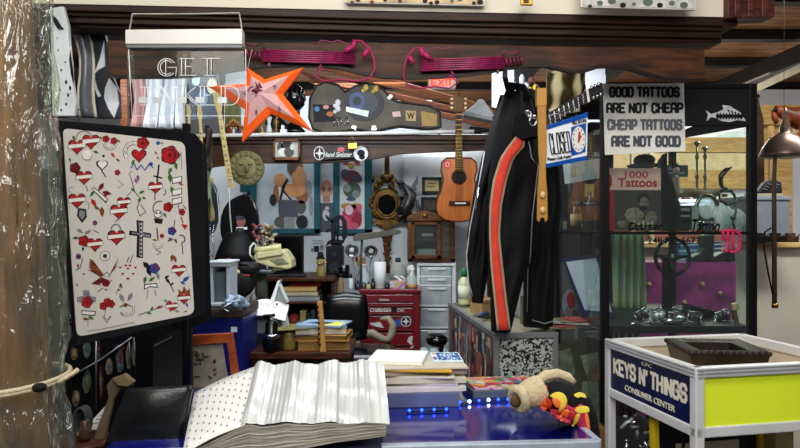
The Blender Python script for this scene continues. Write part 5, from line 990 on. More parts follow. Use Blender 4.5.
# ---------------- back wall: posters ----------------
WB=5.29
t=T('framed_poster','big teal framed poster of a tan muscular figure with a grey bag','poster',290,233,WB-.03)
m=t.mb()
for pl in ([(250,228.5),(320,228.5),(320,233.5),(250,233.5)],[(314,150),(320,150),(320,233.5),(314,233.5)],[(250,150),(256,150),(256,233.5),(250,233.5)],[(250,148),(320,148),(320,153),(250,153)]): m.G(pl,-.025,0)
t.part('frame',m,TEAL,.003); m=t.mb(); m.R(255,152,315,230,-.008,0); pr=t.part('print',m,mat('aab6bd',.6,var=.1,sc=8))
m=t.mb()
def bl(pl,l,mi): m.G(pl,-.010-.0012*l,-.008,mi)
def bd(x,y,rx,ry,l,mi): m.disc(x,y,rx,ry,-.010-.0012*l,-.008,mi,16)
bd(295,168,8,9,1,1); bd(299,178,7,12,2,0); bd(292,166,5,6,3,3); bd(280,180,6,7,3,0); bd(295,190,11,7,4,0); bd(302,196,6,8,2,1); bd(276,194,3,9,2,1); bd(285,190,8,9,1,2); bl([(282,186),(287,178),(288,180),(284,190),(292,200),(290,200),(283,192),(281,200),(279,200)],5,4)
bl([(278,200),(297,200),(298,217),(279,216)],6,5); bd(273,200,3.5,6,3,4); bd(301,207,5,7,2,3); bd(282,222,8,6,4,3); bd(302,222,6,7,4,4); bl([(284,217),(294,217),(294,230),(284,230)],5,6); bl([(296,215),(308,220),(308,230),(298,230)],3,6); bd(308,189,4,9,1,6); bd(311,206,2,10,1,6)
t.part('artwork',m,[mat('c08a5c',.6),mat('8a5a38',.6),mat('d6d2c6',.6),mat('55504c',.6),mat('1c1c20',.6),mat('4a4856',.6,var=.1),mat('87888c',.6)],parent=pr)
t=T('skull_print','print of a pink and tan skull on the wall between teal frames','print',326,203,WB-.012); m=t.mb(); m.R(320,152,334,203,0,.004); s_=t.part('sheet',m,mat('cfd6da',.6)); m=t.mb(); m.disc(326.5,189,6.6,9,-.002,0,0); m.disc(323.5,189,2.2,2.6,-.003,-.002,1); m.disc(329.5,189,2.2,2.6,-.003,-.002,1); m.R(323,196,330,202,-.003,0,2); t.part('skull',m,[mat('c9987e',.6),mat('7d5a50',.6),mat('b47a72',.6)],parent=s_)
t=T('dove_photo','dark photo of a white dove pinned under the skull print','photo',326,231,WB-.014); m=t.mb(); m.R(320,204,334,231,0,.004); s_=t.part('sheet',m,mat('4d525c',.6)); m=t.mb(); m.disc(326,215,3.4,6,-.002,0,0); m.disc(327,208.5,2,2.2,-.002,0,0); t.part('dove',m,mat('c9ced6',.6),parent=s_)
t=T('framed_poster','tall teal framed poster of stacked dragons and pink skulls','poster',353,233,WB-.03); m=t.mb()
for pl in ([(333,150),(339.5,150),(339.5,233.5),(333,233.5)],[(364.5,150),(372,150),(372,233.5),(364.5,233.5)],[(333,229),(372,229),(372,233.5),(333,233.5)],[(333,148),(372,148),(372,152),(333,152)]): m.G(pl,-.025,0)
t.part('frame',m,TEAL,.003); m=t.mb(); m.R(339,151,365,230,-.008,0); pr=t.part('print',m,mat('cdd2d0',.6,var=.05)); m=t.mb()
for (x,y,rx,ry,l,mi) in ((351,166,3,3,1,0),(346,163,3,2,1,5),(357,163,3,2,1,5),(351,176,9,6,1,1),(345,173,4,4,2,2),(357,178,5,4,2,2),(352,190,9,8,1,3),(347,188,4,4,2,4),(356,194,4,4,2,4),(351,199,5,2,3,2),(346,206,5,3,1,0),(357,206,5,3,1,0),(352,216,10,12,1,5),(349,210,4,5,3,6),(359,208,3,3,3,7),(346,222,5,6,2,7),(357,220,5,8,2,8),(351,226,8,4,3,7)): bd(x,y,rx,ry,l,mi)
t.part('artwork',m,[mat('a8883c',.6),mat('6a3a48',.6),mat('4a4a5a',.6),mat('47604a',.6,var=.3,sc=60),mat('7d8a86',.6),mat('b04058',.6,var=.2,sc=40),mat('d9b9c0',.6),mat('c8506c',.6),mat('8f2438',.6)],parent=pr)
# blackletter D wall sign
t=T('blackletter_letter','dark navy blackletter D sign standing over the black speaker','sign',336,245,4.7)
m=t.mb()
for pl in ([(326,216),(331,218),(336,213),(340,217),(346,217),(348,222),(348,236),(344,243),(338,245),(328,245),(326,248),(325,244),(330,240),(332,240),(332,222),(327,220)],):
    pass
for pl in ([(325.5,214.5),(330,218),(334,221),(334,224),(329,221),(326,218)],[(331,219),(335.5,217),(335.5,240),(331,242)],[(334,217),(339,214.5),(343,216),(346.5,221),(347,237),(343.5,241.5),(342,238),(342.5,222),(340,219),(335,221)],[(336.5,219),(338.5,218),(338.5,240),(336.5,241)],[(325,247),(328,241),(333,239),(343,240),(346,238),(343,243.5),(336,245),(329,244)],[(335,226.5),(343,226),(343,228),(335,228.5)],[(335,234),(343,233.5),(343,235.5),(335,236)],[(325,230),(332,228),(332,230.5),(326,233)]): m.G(pl,0,.025)
t.part('letter',m,mat('060a1c',.5),.002); m=t.mb(); m.R(331,243,342,247,0,.03); t.part('foot',m,BLK)
# gold wall clock with round mirror
GLD=mat('6e5122',.4,.55,h2='33230c',sc=25,bump=.3)
t=T('gold_mirror','ornate gold wall mirror with a round glass and long drop','mirror',387,273,WB-.05)
m=t.mb(); crr(m,387,205,12.5,13.5,.03,32); crr(m,387,205,10,11,.012,28,-.02); t.part('round_rim',m,GLD); m=t.mb(); m.disc(387,205,10.5,11.5,-.005,.01,0,28); t.part('glass',m,mat('2a2a2a',.05,.9)); m=t.mb()
m.R(384.5,152,389.5,176,-.01,.02)
for i in range(34):
    a=rnd.random()*2*PI; r=13.5+rnd.random()*3; m.E(387+r*1.02*math.cos(a),203+r*1.15*math.sin(a),-.01,2.2,2.6,.02,0,7)
for (x,y,rx,ry) in ((387,179,5,5),(380,182,4,4),(394,182,4,4),(376,187,3,4),(398,187,3,4),(373,179,2,4),(383,177,3,3),(391,177,3,3),(374,195,2.5,5),(401,196,2.5,5)): m.E(x,y,-.01,rx,ry,.03,0,9)
m.G([(372,220),(402,220),(400,223),(392,226),(390,231),(384,231),(382,226),(374,223)],-.03,.02); t.part('carved_frame',m,GLD)
m=t.mb(); m.L(387,[(3,273),(2.6,268),(2,258),(3,250),(3.6,243),(4.6,238),(6,233),(4,231)],.0,0,14,.5)
for i in range(8):
    m.E(387+(3 if i%2 else -2.4),236+i*4.4,-.02,1.8,2,.012,0,7)
t.part('drop',m,mat('6e4a22',.4,.4,h2='2c1a0a',sc=30))
# dragon statue
t=T('dragon_statue','black winged dragon figure on the wall right of the gold mirror','statue',408,224,WB-.1); DR=mat('15161a',.35,var=.3)
m=t.mb(); m.U([(406,222,0),(404,212,-.02),(408,203,-.02),(411,194,-.02),(406,188,-.03),(402,184,-.04)],[.03,.06,.055,.042,.028,.012],n=10); m.E(401,183,-.04,4,2.6,.02); m.U([(399,183,-.04),(396,185,-.04)],.008); m.U([(409,208,-.03),(402,206,-.06),(400,210,-.06)],[.02,.014,.006]); m.U([(406,216,-.03),(400,216,-.05),(399,222,-.05)],[.024,.016,.008]); t.part('body',m,DR)
m=t.mb(); m.G([(409,197),(411,187),(416,179),(417.5,175),(418,183),(416,186),(417,190),(414,190),(413,195)],-.02,-.005); m.G([(405,196),(399,188),(396,181),(394,183),(394,190),(397,191),(398,197)],-.05,-.035); t.part('wing',m,DR,.002)
m=t.mb(); m.U([(408,220,0),(416,220,0),(419,211,0),(417,201,0),(414,198,0)],[.02,.018,.014,.01,.003],n=8); t.part('tail',m,DR)
m=t.mb()
for i in range(9): m.E(403+i*1.4,190+i*3.5,-.045,1.5,1.7,.014,0,6)
t.part('scales',m,mat('3a3c46',.3))
for i,(x0,y0,x1,y1,c,lb) in enumerate(((422,177,442,194,'bfae72','small black framed certificate, the upper of two beside the guitar'),(421,197,441,213,'4a4846','small dark framed picture under the certificate beside the guitar'))):
    t=T('framed_certificate' if i==0 else 'framed_picture',lb,'picture frame',(x0+x1)/2,y1,WB-.02); m=t.mb()
    for a in ((x0,y0,x1,y0+3),(x0,y1-3,x1,y1),(x0,y0,x0+3,y1),(x1-3,y0,x1,y1)): m.R(*a,-.015,.0)
    t.part('frame',m,BLK,.002); m=t.mb(); m.R(x0+2,y0+2,x1-2,y1-2,-.005,0,0); m.R(x0+6,y0+6,x1-6,y0+7,-.006,-.005,1); m.R(x0+5,y0+9,x1-7,y0+10,-.006,-.005,1); t.part('paper_sheet',m,[mat(c,.6),mat('5c5238',.6)])
one('wall_paper','large white paper sheet pinned behind the hanging guitar','paper',430,200,WB-.005,lambda m:m.grid(lambda u,v:m.t.p(402+58*u,153+42*v)+Vector((0,-.012*math.sin(u*7)-.01*math.sin(v*5),0)),16,8,0,(0,.002,0)),mat('d3d9da',.6,var=.05))
# wooden wall cabinet
t=T('wall_cabinet','arched wooden wall cabinet with a glass door and small shelf items','cabinet',425,262,5.0)
CW=wood('6e431f','3a2010',.45)
m=t.mb(); m.R(408,217,413,262,-.16,.2); m.R(450,217,455,262,-.16,.2); m.R(408,258,455,262,-.16,.2); m.R(408,220,455,262,.18,.2)
arch=[(407,221),(407,217),(414,213),(424,210.5),(434,213),(444,216),(456,217),(456,221)]
m.G(arch,-.17,.2); t.part('case',m,CW,.004)
m=t.mb(); 
for a in ((411,222,415,259),(437,222,441,259),(411,222,441,225),(411,255,441,259)): m.R(*a,-.185,-.165)
t.part('door_frame',m,CW,.003); m=t.mb(); m.R(415,225,437,255,-.176,-.172); t.part('glass_pane',m,glassy('e6ece8',.97,.04,0,1,'cab',1.25)); m=t.mb(); m.R(413,239,450,240.5,-.15,.18); t.part('shelf',m,CW)
m=t.mb(); m.R(441,222,450,258,-.165,-.155); t.part('side_door',m,wood('5a5148','3a332c')); m=t.mb(); m.E(424,216,-.18,2.4,2,.012); t.part('crest',m,BRASS)
one('cabinet_box','white box with dark lettering inside the wall cabinet','box',427,239,4.98,lambda m:(m.R(421,229,434,238.8,0,.06),m.R(422,233,433,236,-.002,0,1)),[mat('3a3c40',.5),mat('c9ccd0',.5)],.002)
one('cabinet_towel','folded white cloth on the bottom of the wall cabinet','cloth',426,258,4.96,lambda m:m.R(417,249,436,257.8,0,.1),mat('b9c2c2',.8),.01)
# acoustic guitar
t=T('acoustic_guitar','orange brown acoustic guitar hanging on the back wall','guitar',457,222,4.5)
GO=wood('b5641c','8f4712',.3,4,(8,1,1),.05)
gl=[(447,158),(442,162),(441,170),(443.5,179),(441,189),(437,199),(435.5,208),(438,215),(445,220),(459,222)]
gb=[(457,157)]+[(x,y) for x,y in gl][0:]; full=gl+[(918-x,y) for x,y in reversed(gl[:-1])]
m=t.mb(); m.G(full,0,.09); t.part('body',m,GO,.006); m=t.mb(); m.tube([t.p(x,y)+Vector((0,-.001,0)) for x,y in full],.005,0,6,True); t.part('edge_binding',m,mat('4a2410',.4))
m=t.mb(); m.disc(459,177,6.6,6.6,-.002,.0,0,24); crr(m,459,177,7.2,7.2,.003,28,-.001); t.part('sound_hole',m,mat('140c06',.6))
m=t.mb(); m.G([(455.5,112),(461.5,112),(463,172),(455.5,172)],-.014,.01); nk=t.part('neck',m,mat('3a2414',.45),.002)
m=t.mb()
for i in range(16): y=114+58*(1-.94**i)*1.55; m.R(455.6,y,462.5,y+.5,-.016,-.014) if y<171 else 0
t.part('frets',m,BRASS,parent=nk)
m=t.mb(); m.G([(454.5,112),(462,112),(464.5,101),(463.5,96),(454,96),(453,101)],-.01,.012); t.part('headstock',m,mat('5a3a1c',.4),.003)
for i in range(3):
    for x in (452,465.5):
        m=t.mb(); m.E(x,99+i*4.5,0,1.7,1.4,.01); t.part('tuner',m,mat('d8c890',.4))
m=t.mb(); m.R(449,201,470,205.5,-.012,0); t.part('bridge',m,mat('3a1f10',.4),.002); m=t.mb(); m.R(455,202.5,466,203.8,-.015,-.012); t.part('saddle',m,WHT)
m=t.mb()
for i in range(6): m.U([(456.4+i,112,-.017),(456+i*1.25,203,-.017)],.0008,n=4)
t.part('strings',m,BRASS); m=t.mb(); m.disc(447.5,164.5,3.6,4.2,-.003,0,0,16); m.disc(447.5,164.5,2.4,2.8,-.004,-.003,1,12); m.disc(447.5,164.5,1.4,1.6,-.005,-.004,0,10); t.part('round_sticker',m,[mat('c83a34',.5),mat('e6a49c',.5)])
m=t.mb(); m.U([(459,96,0),(459,88,.02)],.003); t.part('hanging_loop',m,BLK)
# ---------------- red tool chest and what stands on it ----------------
TCD=4.45
t=T('tool_chest','tall red tool chest with stickers on its drawers','tool chest',395,291,TCD); zf=-t.o.z
RD=mat('720c15',.35,var=.1,coat=.2)
q0=t.p(360,291);q1=t.p(420,291)
m=t.mb(); m.box(((q0.x+q1.x)/2,.18,(zf+.06)/2),(q1.x-q0.x,.34,-zf-.06)); t.part('body',m,RD,.004)
m=t.mb(); m.R(359,289.5,421,293,-.005,.36); t.part('lid',m,RD,.004)
dr=[(295,302),(303,307),(308,315),(316,331),(333,346),(348,366),(368,390),(392,420)]
for i,(y0,y1) in enumerate(dr):
    m=t.mb(); m.R(363,y0,413,y1,-.004,.03); d=t.part('drawer',m,RD,.003); m=t.mb(); m.R(363,y1-1.2,413,y1-.2,-.014,-.002); t.part('handle',m,mat('5c0a10',.4),.001,parent=d)
m=t.mb()
for x,y in ((364,446),(416,446)):
    c=t.p(x,446); m.lathe([(.002,-.015),(.03,-.015),(.03,.015),(.002,.015)],(c.x,.05,zf+.03),(1,0,0),14); m.lathe([(.002,-.015),(.03,-.015),(.03,.015),(.002,.015)],(c.x,.34,zf+.03),(1,0,0),14)
t.part('casters',m,BLK)
t.text('Craftsman',370,308,391,312,-.007,mat('d6d4d0',.4),.02,shear=.2); t.text('OK',397,309,405,312,-.007,mat('b9b9b9',.4),.02)
m=t.mb(); m.disc(394,309.5,3,2.6,-.008,-.0045,0); m.R(379,299,389,302,-.007,-.0045,2); m.disc(406,321.5,5.2,5.4,-.008,-.0045,1,20); m.disc(406,321.5,4.4,4.6,-.009,-.008,0,20); m.R(402.5,321,409.5,322,-.011,-.009,1); m.R(405.4,317.5,406.6,325.5,-.011,-.009,1); m.disc(406,321.5,2,2,-.012,-.011,1,12)
m.G([(394,320),(400,319),(401,326),(397,327)],-.007,-.0045,3); m.G([(370,323),(380,322),(384,328),(378,327),(371,325)],-.007,-.0045,1); m.G([(409,337),(413,336),(412,342),(414,347),(411,349),(410,344),(407,341)],-.007,-.0045,1)
t.part('stickers',m,[mat('16161a',.5),mat('c6c6c4',.5),mat('a9a4a0',.5),mat('3050a0',.5)])
t.text('TOOL',396,294,408,295.5,-.006,mat('c9a0a0',.5),.01)
TZ=289.5
def onchest(y=TZ): return y
t=T('paper_towel_roll','white paper towel roll standing on the red tool chest','paper towels',380,290,4.55); m=t.mb(); m.L(380,[(6,289.6),(6,262),(2,261.5),(2,263)],0,0,24); t.part('roll',m,mat('dfe2e2',.8,var=.03),.0); m=t.mb(); m.L(380,[(.8,262),(.8,259)]); t.part('core_tip',m,GREY)
t=T('spray_bottle','clear spray bottle at the right end of the tool chest top','spray bottle',412,290,4.52); m=t.mb(); m.L(412,[(4.6,289.6),(5,287),(5,278),(2,272),(1.6,270)]); t.part('bottle',m,mat('c4ccc4',.2)); m=t.mb(); m.G([(408,266),(413,265),(415,269),(413,271),(410.5,270.5),(407,269)],-.012,.012); m.U([(408,268,0),(408.5,273,0)],.006); t.part('trigger_head',m,WHT,.002); m=t.mb(); m.L(412,[(5.1,288),(5.1,284)]); t.part('liquid_band',m,mat('b08a50',.3))
t=T('tissue_box','pink tissue box with a white tissue on the tool chest','tissue box',398,290,4.5); m=t.mb(); m.R(390,282,405,289.6,0,.12); t.part('box',m,mat('c04a68',.5,kind='cells',sc=30),.003); m=t.mb(); m.grid(lambda u,v:t.p(395+9*u+2*math.sin(v*4),282.5-6*v)+Vector((0,.05+.02*math.sin(u*9+v*5),0)),10,6,0,(0,.003,0)); t.part('tissue',m,WHT)
for i,(x,h,c,c2,lb) in enumerate(((351,16,'c9d4d6','15161a','clear bottle with a black cap behind the office chair'),(358,9,'2a3038','15161a','short dark ink bottle left of the paper towels'),(364,10,'3a4452','c9ced2','ink bottle with a pale cap on the tool chest'),(368.5,8,'b8a45a','222226','small yellow ink bottle on the tool chest'),(373,11,'1c1c22','1c1c22','black ink bottle against the paper towel roll'),(387,9,'14141a','77777a','dark ink bottle right of the paper towel roll'))):
    tt=T('ink_bottle',lb,'bottle',x,290,4.48+.02*(i%3),group='bottles on the tool chest'); m=tt.mb(); m.L(x,[(2.3,289.6),(2.4,288),(2.4,290-h*.65),(1,290-h*.75)],0,0,10); tt.part('bottle',m,mat(c,.2)); m=tt.mb(); m.L(x,[(1.2,290-h*.74),(1.1,290-h),(.4,290-h-.6)],0,0,10); tt.part('cap',m,mat(c2,.3))
t=T('white_jug','white plastic jug behind the row of ink bottles','jug',366,290,4.68); m=t.mb(); m.L(364,[(6,289.4),(6.4,284),(5.6,276),(2.4,270),(2,266)]); t.part('jug',m,mat('bcc8d0',.3)); m=t.mb(); m.L(364,[(2.3,267),(2.3,264)]); t.part('cap',m,WHT)
t=T('white_canister','beige grey canister with a dark lid behind the tissue box','canister',398,290,4.72); m=t.mb(); m.L(398,[(7.4,289.2),(7.6,286),(7.6,266),(5,262)],0,0,20); t.part('canister',m,mat('a9aaa2',.4,var=.15)); m=t.mb(); m.L(398,[(2.8,262.5),(2.8,259),(1.6,257.5)]); t.part('lid',m,mat('3a3f44',.4)); m=t.mb(); m.L(398,[(7.8,284),(7.8,270)],0,0,20); t.part('label_band',m,mat('8d968f',.5))
# task lamp with tube shade and two round spot lamps
t=T('tube_lamp','long grey tube desk lamp on a thin stand','lamp',362,290,4.6); m=t.mb(); m.G([(353,237),(356,234),(399,229.5),(401.5,231.5),(400,234),(356,241.5),(353,241)],-.04,.06); t.part('shade',m,mat('57544e',.4),.004); m=t.mb(); m.U([(362,239,0),(361,262,0),(360.5,290,0)],.009); t.part('arm',m,mat('4a4c4e',.4)); m=t.mb(); m.L(360.5,[(5,289.8),(5,288),(1,287.4)]); t.part('foot',m,BLK)
for i,(x,y,rx,lb) in enumerate(((352,250,6.5,'round chrome spot lamp, left of the pair behind the office chair'),(371,251,6.5,'round chrome spot lamp, right of the pair above the paper towels'))):
    t=T('spot_lamp',lb,'lamp',x,290,4.75,group='pair of chrome spot lamps'); c=t.p(x,y); m=MB(t); m.lathe([(.012,.07),(.03,.055),(.043,.0),(.046,-.02),(.04,-.018),(.02,.03)],c,(0,1,.1),20); t.part('reflector',m,mat('9aa0a4',.22,.9)); m=MB(t); m.ball(c,(.02,.016,.02)); t.part('bulb',m,WHT); m=MB(t); m.tube([c+Vector((0,.06,0)),c+Vector((.0,.08,-.06)),t.p(x+(4 if i==0 else -4),275),t.p(x+(3 if i==0 else -2),289.5)],.006); t.part('gooseneck',m,STEEL)
t=T('clown_figurine','small yellow and red figurine between the two spot lamps','figurine',362,290,4.85); m=t.mb(); m.L(362,[(5,289),(4.5,275),(3,268)]); t.part('pedestal',m,mat('9a8c80',.6)); m=t.mb(); m.E(361,262,0,4.4,6,.03); t.part('body',m,mat('c2a446',.6)); m=t.mb(); m.E(363,257,-.02,3,3.6,.02); t.part('head',m,mat('d9c4b4',.6)); m=t.mb(); m.E(364.5,264,-.035,2,1.5,.012); m.E(357,259,-.01,2,3,.012); t.part('red_trim',m,mat('a84038',.6))
# ---------------- clear drawer tower ----------------
t=T('drawer_tower','white plastic tower of clear drawers beside the red tool chest','drawer tower',437,264,4.86); zf=-t.o.z
DW=mat('e6eae8',.35,var=.05); DC=mat('bfc6c6',.25,var=.15,coat=.3)
m=t.mb(); m.R(417,263,456,266,-.01,.38); m.R(417,263,420,433,0,.38); m.R(452,263,456,433,0,.38); m.R(417,263,456,433,.36,.38); t.part('frame',m,DW,.004)
yy=[(267,276),(278,285),(287,305),(308,327),(330,352),(354,384),(386,416)]
for i,(y0,y1) in enumerate(yy):
    m=t.mb(); m.R(420.5,y0,451.5,y1,-.015,.34); d=t.part('drawer',m,DC,.006); m=t.mb(); m.R(420,y1-.2,452,y1+1.6,-.018,.3); t.part('drawer_runner',m,DW,.002); m=t.mb(); m.R(428,y0+.6,446,y0+3,-.028,-.012); t.part('handle',m,DW,.003,parent=d)
m=t.mb(); m.R(417,443,456,433,0,.38); t.part('base',m,DW)
t=T('black_dish_lamp','black round headed lamp below the clear drawers','lamp',437,352,3.9); m=t.mb(); m.E(437,340,0,11,7,.07,0,16); m.G([(427,338),(433,337),(450,341),(427,343)],-.06,.03); t.part('head',m,BLKG); m=t.mb(); m.U([(441,345,0),(441,352,0),(441,430,0)],[.02,.012,.012]); t.part('stem',m,BLK); c=t.p(441,430); m=MB(t); m.lathe([(.09,-t.o.z),(.09,-t.o.z+.02),(.013,-t.o.z+.03),(.012,c.z)],(c.x,0,0)); t.part('foot',m,BLK)
t=T('white_cloth_pile','pale crumpled cloths at the foot of the drawer tower','cloths',433,350,4.35); m=t.mb()
for i in range(7): m.E(424+4.6*i,352+3*(i%2),-.02*(i%3),5,5,.05,0,9)
m.R(420,356,456,446,0,.14); t.part('heap',m,mat('b4c2c6',.8,bump=.4))
# ---------------- collage cabinet behind the counter ----------------
t=T('collage_cabinet','grey edged cabinet with a collage side and swirl patterned front','cabinet',0,0,1,at=(.376,2.655,0),rz=6)
cw,cdp,ch=.235,1.0,1.075
m=MB(t); m.box((cw/2,cdp/2,ch/2-.01),(cw-.01,cdp-.01,ch-.04)); t.part('body',m,mat('3a3b3c',.5))
GE=mat('7b7e7f',.4,.3)
m=MB(t)
for x,y in ((0,0),(cw,0),(0,cdp),(cw,cdp)): m.box((x,y,ch/2),(.022,.022,ch))
for x in (0,cw): m.box((x,cdp/2,ch-.011),(.024,cdp+.02,.022))
for y in (0,cdp): m.box((cw/2,y,ch-.011),(cw+.02,.024,.022))
t.part('edge_frame',m,GE,.002)
m=MB(t); m.box((cw/2,cdp/2,ch-.02),(cw-.02,cdp-.02,.012)); t.part('top_panel',m,mat('9a9078',.5,var=.2))
m=MB(t); m.box((cw/2,-.004,ch/2+.1),(cw-.02,.008,ch-.25)); t.part('front_panel',m,mat('a4a8a2',.5,kind='swirl',h2='0e0f10',sc=42,stretch=(1,1,1)),label='front panel with black and white swirls')
m=MB(t); m.box((-.004,cdp/2,ch/2+.1),(.008,cdp-.02,ch-.25)); sd=t.part('side_panel',m,mat('5c5556',.5,kind='noise',sc=20),label='side panel covered in faded cut out figures')
m=MB(t)
for i in range(96):
    y=.03+rnd.random()*.93; z=.68+rnd.random()*.36; h=.04+.1*rnd.random(); w=.02+.035*rnd.random(); z=min(z,ch-.03-h/2); m.box((-.0085-.00008*i,y,z),(.001,w,h),(.1*rnd.random()-.05,0,0),i%7)
t.part('cutouts',m,[mat(c,.5,var=.35,sc=30) for c in ('a8604e','b8ae9c','6a5a52','8094ac','c4a68e','8a4450','3a3636')],parent=sd)
cab=t
def oncab(x,y): v=t_cab_R@Vector((x,y,0)); return (cab.o.x+v.x,cab.o.y+v.y,ch+.0005)
t_cab_R=cab.R
t=T('shampoo_bottle','pale yellow bottle with a green cap at the far end of the collage cabinet','bottle',0,0,1,at=oncab(.06,.93)); m=MB(t); m.lathe([(.03,0),(.032,.01),(.032,.12),(.018,.14),(.014,.15)]); t.part('bottle',m,mat('c3c79a',.35)); m=MB(t); m.lathe([(.017,.148),(.017,.185),(.014,.19)]); t.part('cap',m,mat('2f7a48',.4)); m=MB(t); m.lathe([(.0325,.03),(.0325,.1)]); t.part('tag',m,mat('d9dcc4',.5))
t=T('tan_case','small tan card box on the collage cabinet behind the left sleeve','box',0,0,1,at=oncab(.08,.55),rz=20); m=MB(t); m.box((0,0,.03),(.09,.13,.06)); t.part('body',m,mat('a8875a',.6),.003); m=MB(t); m.box((0,0,.066),(.094,.134,.014)); t.part('lid',m,mat('8f7048',.6),.002)
t=T('blue_tool','dark blue hand tool lying on the collage cabinet','tool',0,0,1,at=oncab(.04,.42)); m=MB(t); m.tube([(-.02,-.04,.012),(0,.0,.014),(.03,.05,.014)],[.008,.012,.01]); t.part('handle',m,mat('2c4a78',.4)); m=MB(t); m.tube([(.03,.05,.014),(.05,.09,.008)],.005); t.part('tip',m,CHR)
t=T('orange_sticker_box','small box with an orange top between the jackets','box',0,0,1,at=oncab(.15,.5)); m=MB(t); m.box((0,0,.03),(.05,.05,.06)); t.part('body',m,mat('2a2c38',.5),.003); m=MB(t); m.box((0,0,.068),(.052,.052,.016)); t.part('cap',m,mat('b5693a',.5))
t=T('beige_photo','beige backed photo card standing on the collage cabinet','photo',0,0,1,at=oncab(.185,.2),rz=-6,rx=-6); m=MB(t); m.box((0,0,.06),(.06,.004,.12)); t.part('card',m,mat('8f8468',.5),.001); m=MB(t); m.box((.01,-.003,.04),(.025,.002,.06)); t.part('pale_patch',m,mat('b8ad90',.5)); m=MB(t); m.ball((.012,-.006,.088),(.014,.005,.008)); t.part('clip',m,CHR)
# ---------------- work table left of centre ----------------
WT=.915
t=T('work_table','low dark work table under the book pile','table',0,0,1,at=(-.455,3.29,0)); m=MB(t); m.box((0,0,WT-.015),(.46,.4,.03)); t.part('tabletop',m,DKWOOD,.003)
for x in (-.2,.2):
    for y in (-.17,.17):
        m=MB(t); m.box((x,y,(WT-.03)/2),(.04,.04,WT-.03)); t.part('leg',m,DKWOOD,.002)
bz=WT+.0005
for i,(w,dp,h,rz,c,lb,x) in enumerate(((.24,.19,.042,4,'9a6a30','thick tan book at the bottom of the book pile',-.33),(.25,.2,.028,-5,'b07a38','second tan book in the pile on the work table',-.335),(.24,.19,.034,6,'6b7178','grey paperback above the two tan books',-.345))):
    t=T('book',lb,'book',0,0,1,at=(x-.03,3.24,bz),rz=rz,group='book pile on the work table'); m=MB(t); m.box((0,0,h/2),(w*.97,dp*.96,h*.8)); t.part('page_block',m,mat('cfc7b2',.7,kind='stripe',sc=90,stretch=(0,0,1)) if i==2 else mat('8a6a3a',.7,kind='stripe',sc=90,stretch=(0,0,1)))
    m=MB(t); m.box((0,0,h-.002),(w,dp,.004)); m.box((0,0,.002),(w,dp,.004)); m.box((0,dp/2,h/2),(w,.004,h)); t.part('cover',m,mat(c,.45),.001); bz+=h+.0005
t=T('magazine','blue and yellow magazine on top of the book pile','magazine',0,0,1,at=(-.36,3.25,bz),rz=-12); m=MB(t); m.box((0,0,.004),(.22,.19,.008)); t.part('cover',m,mat('8fa6c2',.4),.001); m=MB(t); m.slab([(-.02,-.09,.0082),(.1,-.09,.0082),(.1,.02,.0082),(.05,.05,.0082)],(0,0,.0004)); m.slab([(-.08,-.03,.0082),(.02,-.05,.0082),(.05,.0,.0082),(-.04,.03,.0082)],(0,0,.0004),1); t.part('cover_art',m,[mat('d9d868',.4),mat('1c2f5a',.4)])
t=T('olive_folder','olive green folder lying open beside the book pile','folder',0,0,1,at=(-.53,3.22,WT),rz=8); m=MB(t); m.box((0,0,.045),(.13,.12,.09)); t.part('file_block',m,mat('2c2620',.6),.004); m=MB(t); m.slab([(-.1,-.1,.093),(.1,-.1,.10),(.13,.02,.098),(.02,.09,.096)],(0,0,.004)); t.part('cover',m,mat('77703c',.5))
t=T('paper_sheet','crumpled white sheet of paper behind the black tape holder','paper',0,0,1,at=(-.66,3.34,1.06),rz=14,rx=22); m=MB(t); m.grid(lambda u,v:(-.11+.2*u+.03*v,-.09+.17*v,.02*math.sin(u*4)+.015*math.sin(v*6)+.02),14,10,0,(0,0,.0015)); t.part('sheet',m,PAPER); m=MB(t); 
for i in range(3): m.box((-.02+.03*i,.0,.045),(.02,.05,.001),(.1,0,.3*i))
t.part('print',m,mat('b9bccb',.6)); m=MB(t); m.box((0,.03,-.06),(.16,.12,.1),(math.radians(-22),0,0)); t.part('paper_tray',m,mat('8f9698',.5),.003)
t=T('tape_holder','black tape holder with a chrome band at the album back edge','tape holder',0,0,1,at=(-.59,3.12,WT)); m=MB(t); m.lathe([(.035,0),(.04,.02),(.04,.07),(.03,.09),(.028,.13),(.012,.15)],n=14); t.part('body',m,BLKG); m=MB(t); m.lathe([(.041,.062),(.043,.068),(.043,.076),(.041,.082)],n=14); t.part('band',m,CHR); m=MB(t); m.tube([(-.01,0,.15),(-.03,-.02,.165),(.02,-.02,.17)],.008); t.part('arm',m,BLK)
t=T('glass_jar','short olive glass jar right of the tape holder','jar',0,0,1,at=(-.515,3.16,WT)); m=MB(t); m.lathe([(.03,0),(.032,.01),(.032,.06),(.026,.075),(.026,.085)]); t.part('body',m,mat('6a5c2c',.25)); m=MB(t); m.lathe([(.028,.083),(.028,.1)]); t.part('lid',m,BRASS)
t=T('light_box','white framed light box tilted beside the phone stand','light box',281,331,3.4,ry=0)
m=t.mb(); m.G([(277.5,281),(280,280.5),(271,313),(265.5,313)],0,.07); m.G([(277.5,281),(286,300),(287,303),(278,283.5)],0,.07); m.G([(271,310),(284,304),(292,345),(272,345)],.03,.07); m.G([(278,282),(286,301),(289,335),(276,345),(272,312)],.05,.07); t.part('casing',m,mat('cdd6d6',.4,var=.04),.003); m=t.mb(); m.G([(271,306),(277,303),(281,323),(276,326)],-.012,.02); m.G([(271.8,306.5),(273.4,305.7),(277.6,324.5),(276,325.5)],-.02,-.012,1); t.part('brass_plate',m,[BRASS,mat('d4bc7a',.3,.6)],.001)
t=T('notched_stick','tall wooden stick with dark notches on the work table','stick',320,352,3.11); m=t.mb(); m.G([(317,302),(322,301),(326,352),(320,352)],0,.025); t.part('stick',m,mat('b5854a',.6),.002); m=t.mb()
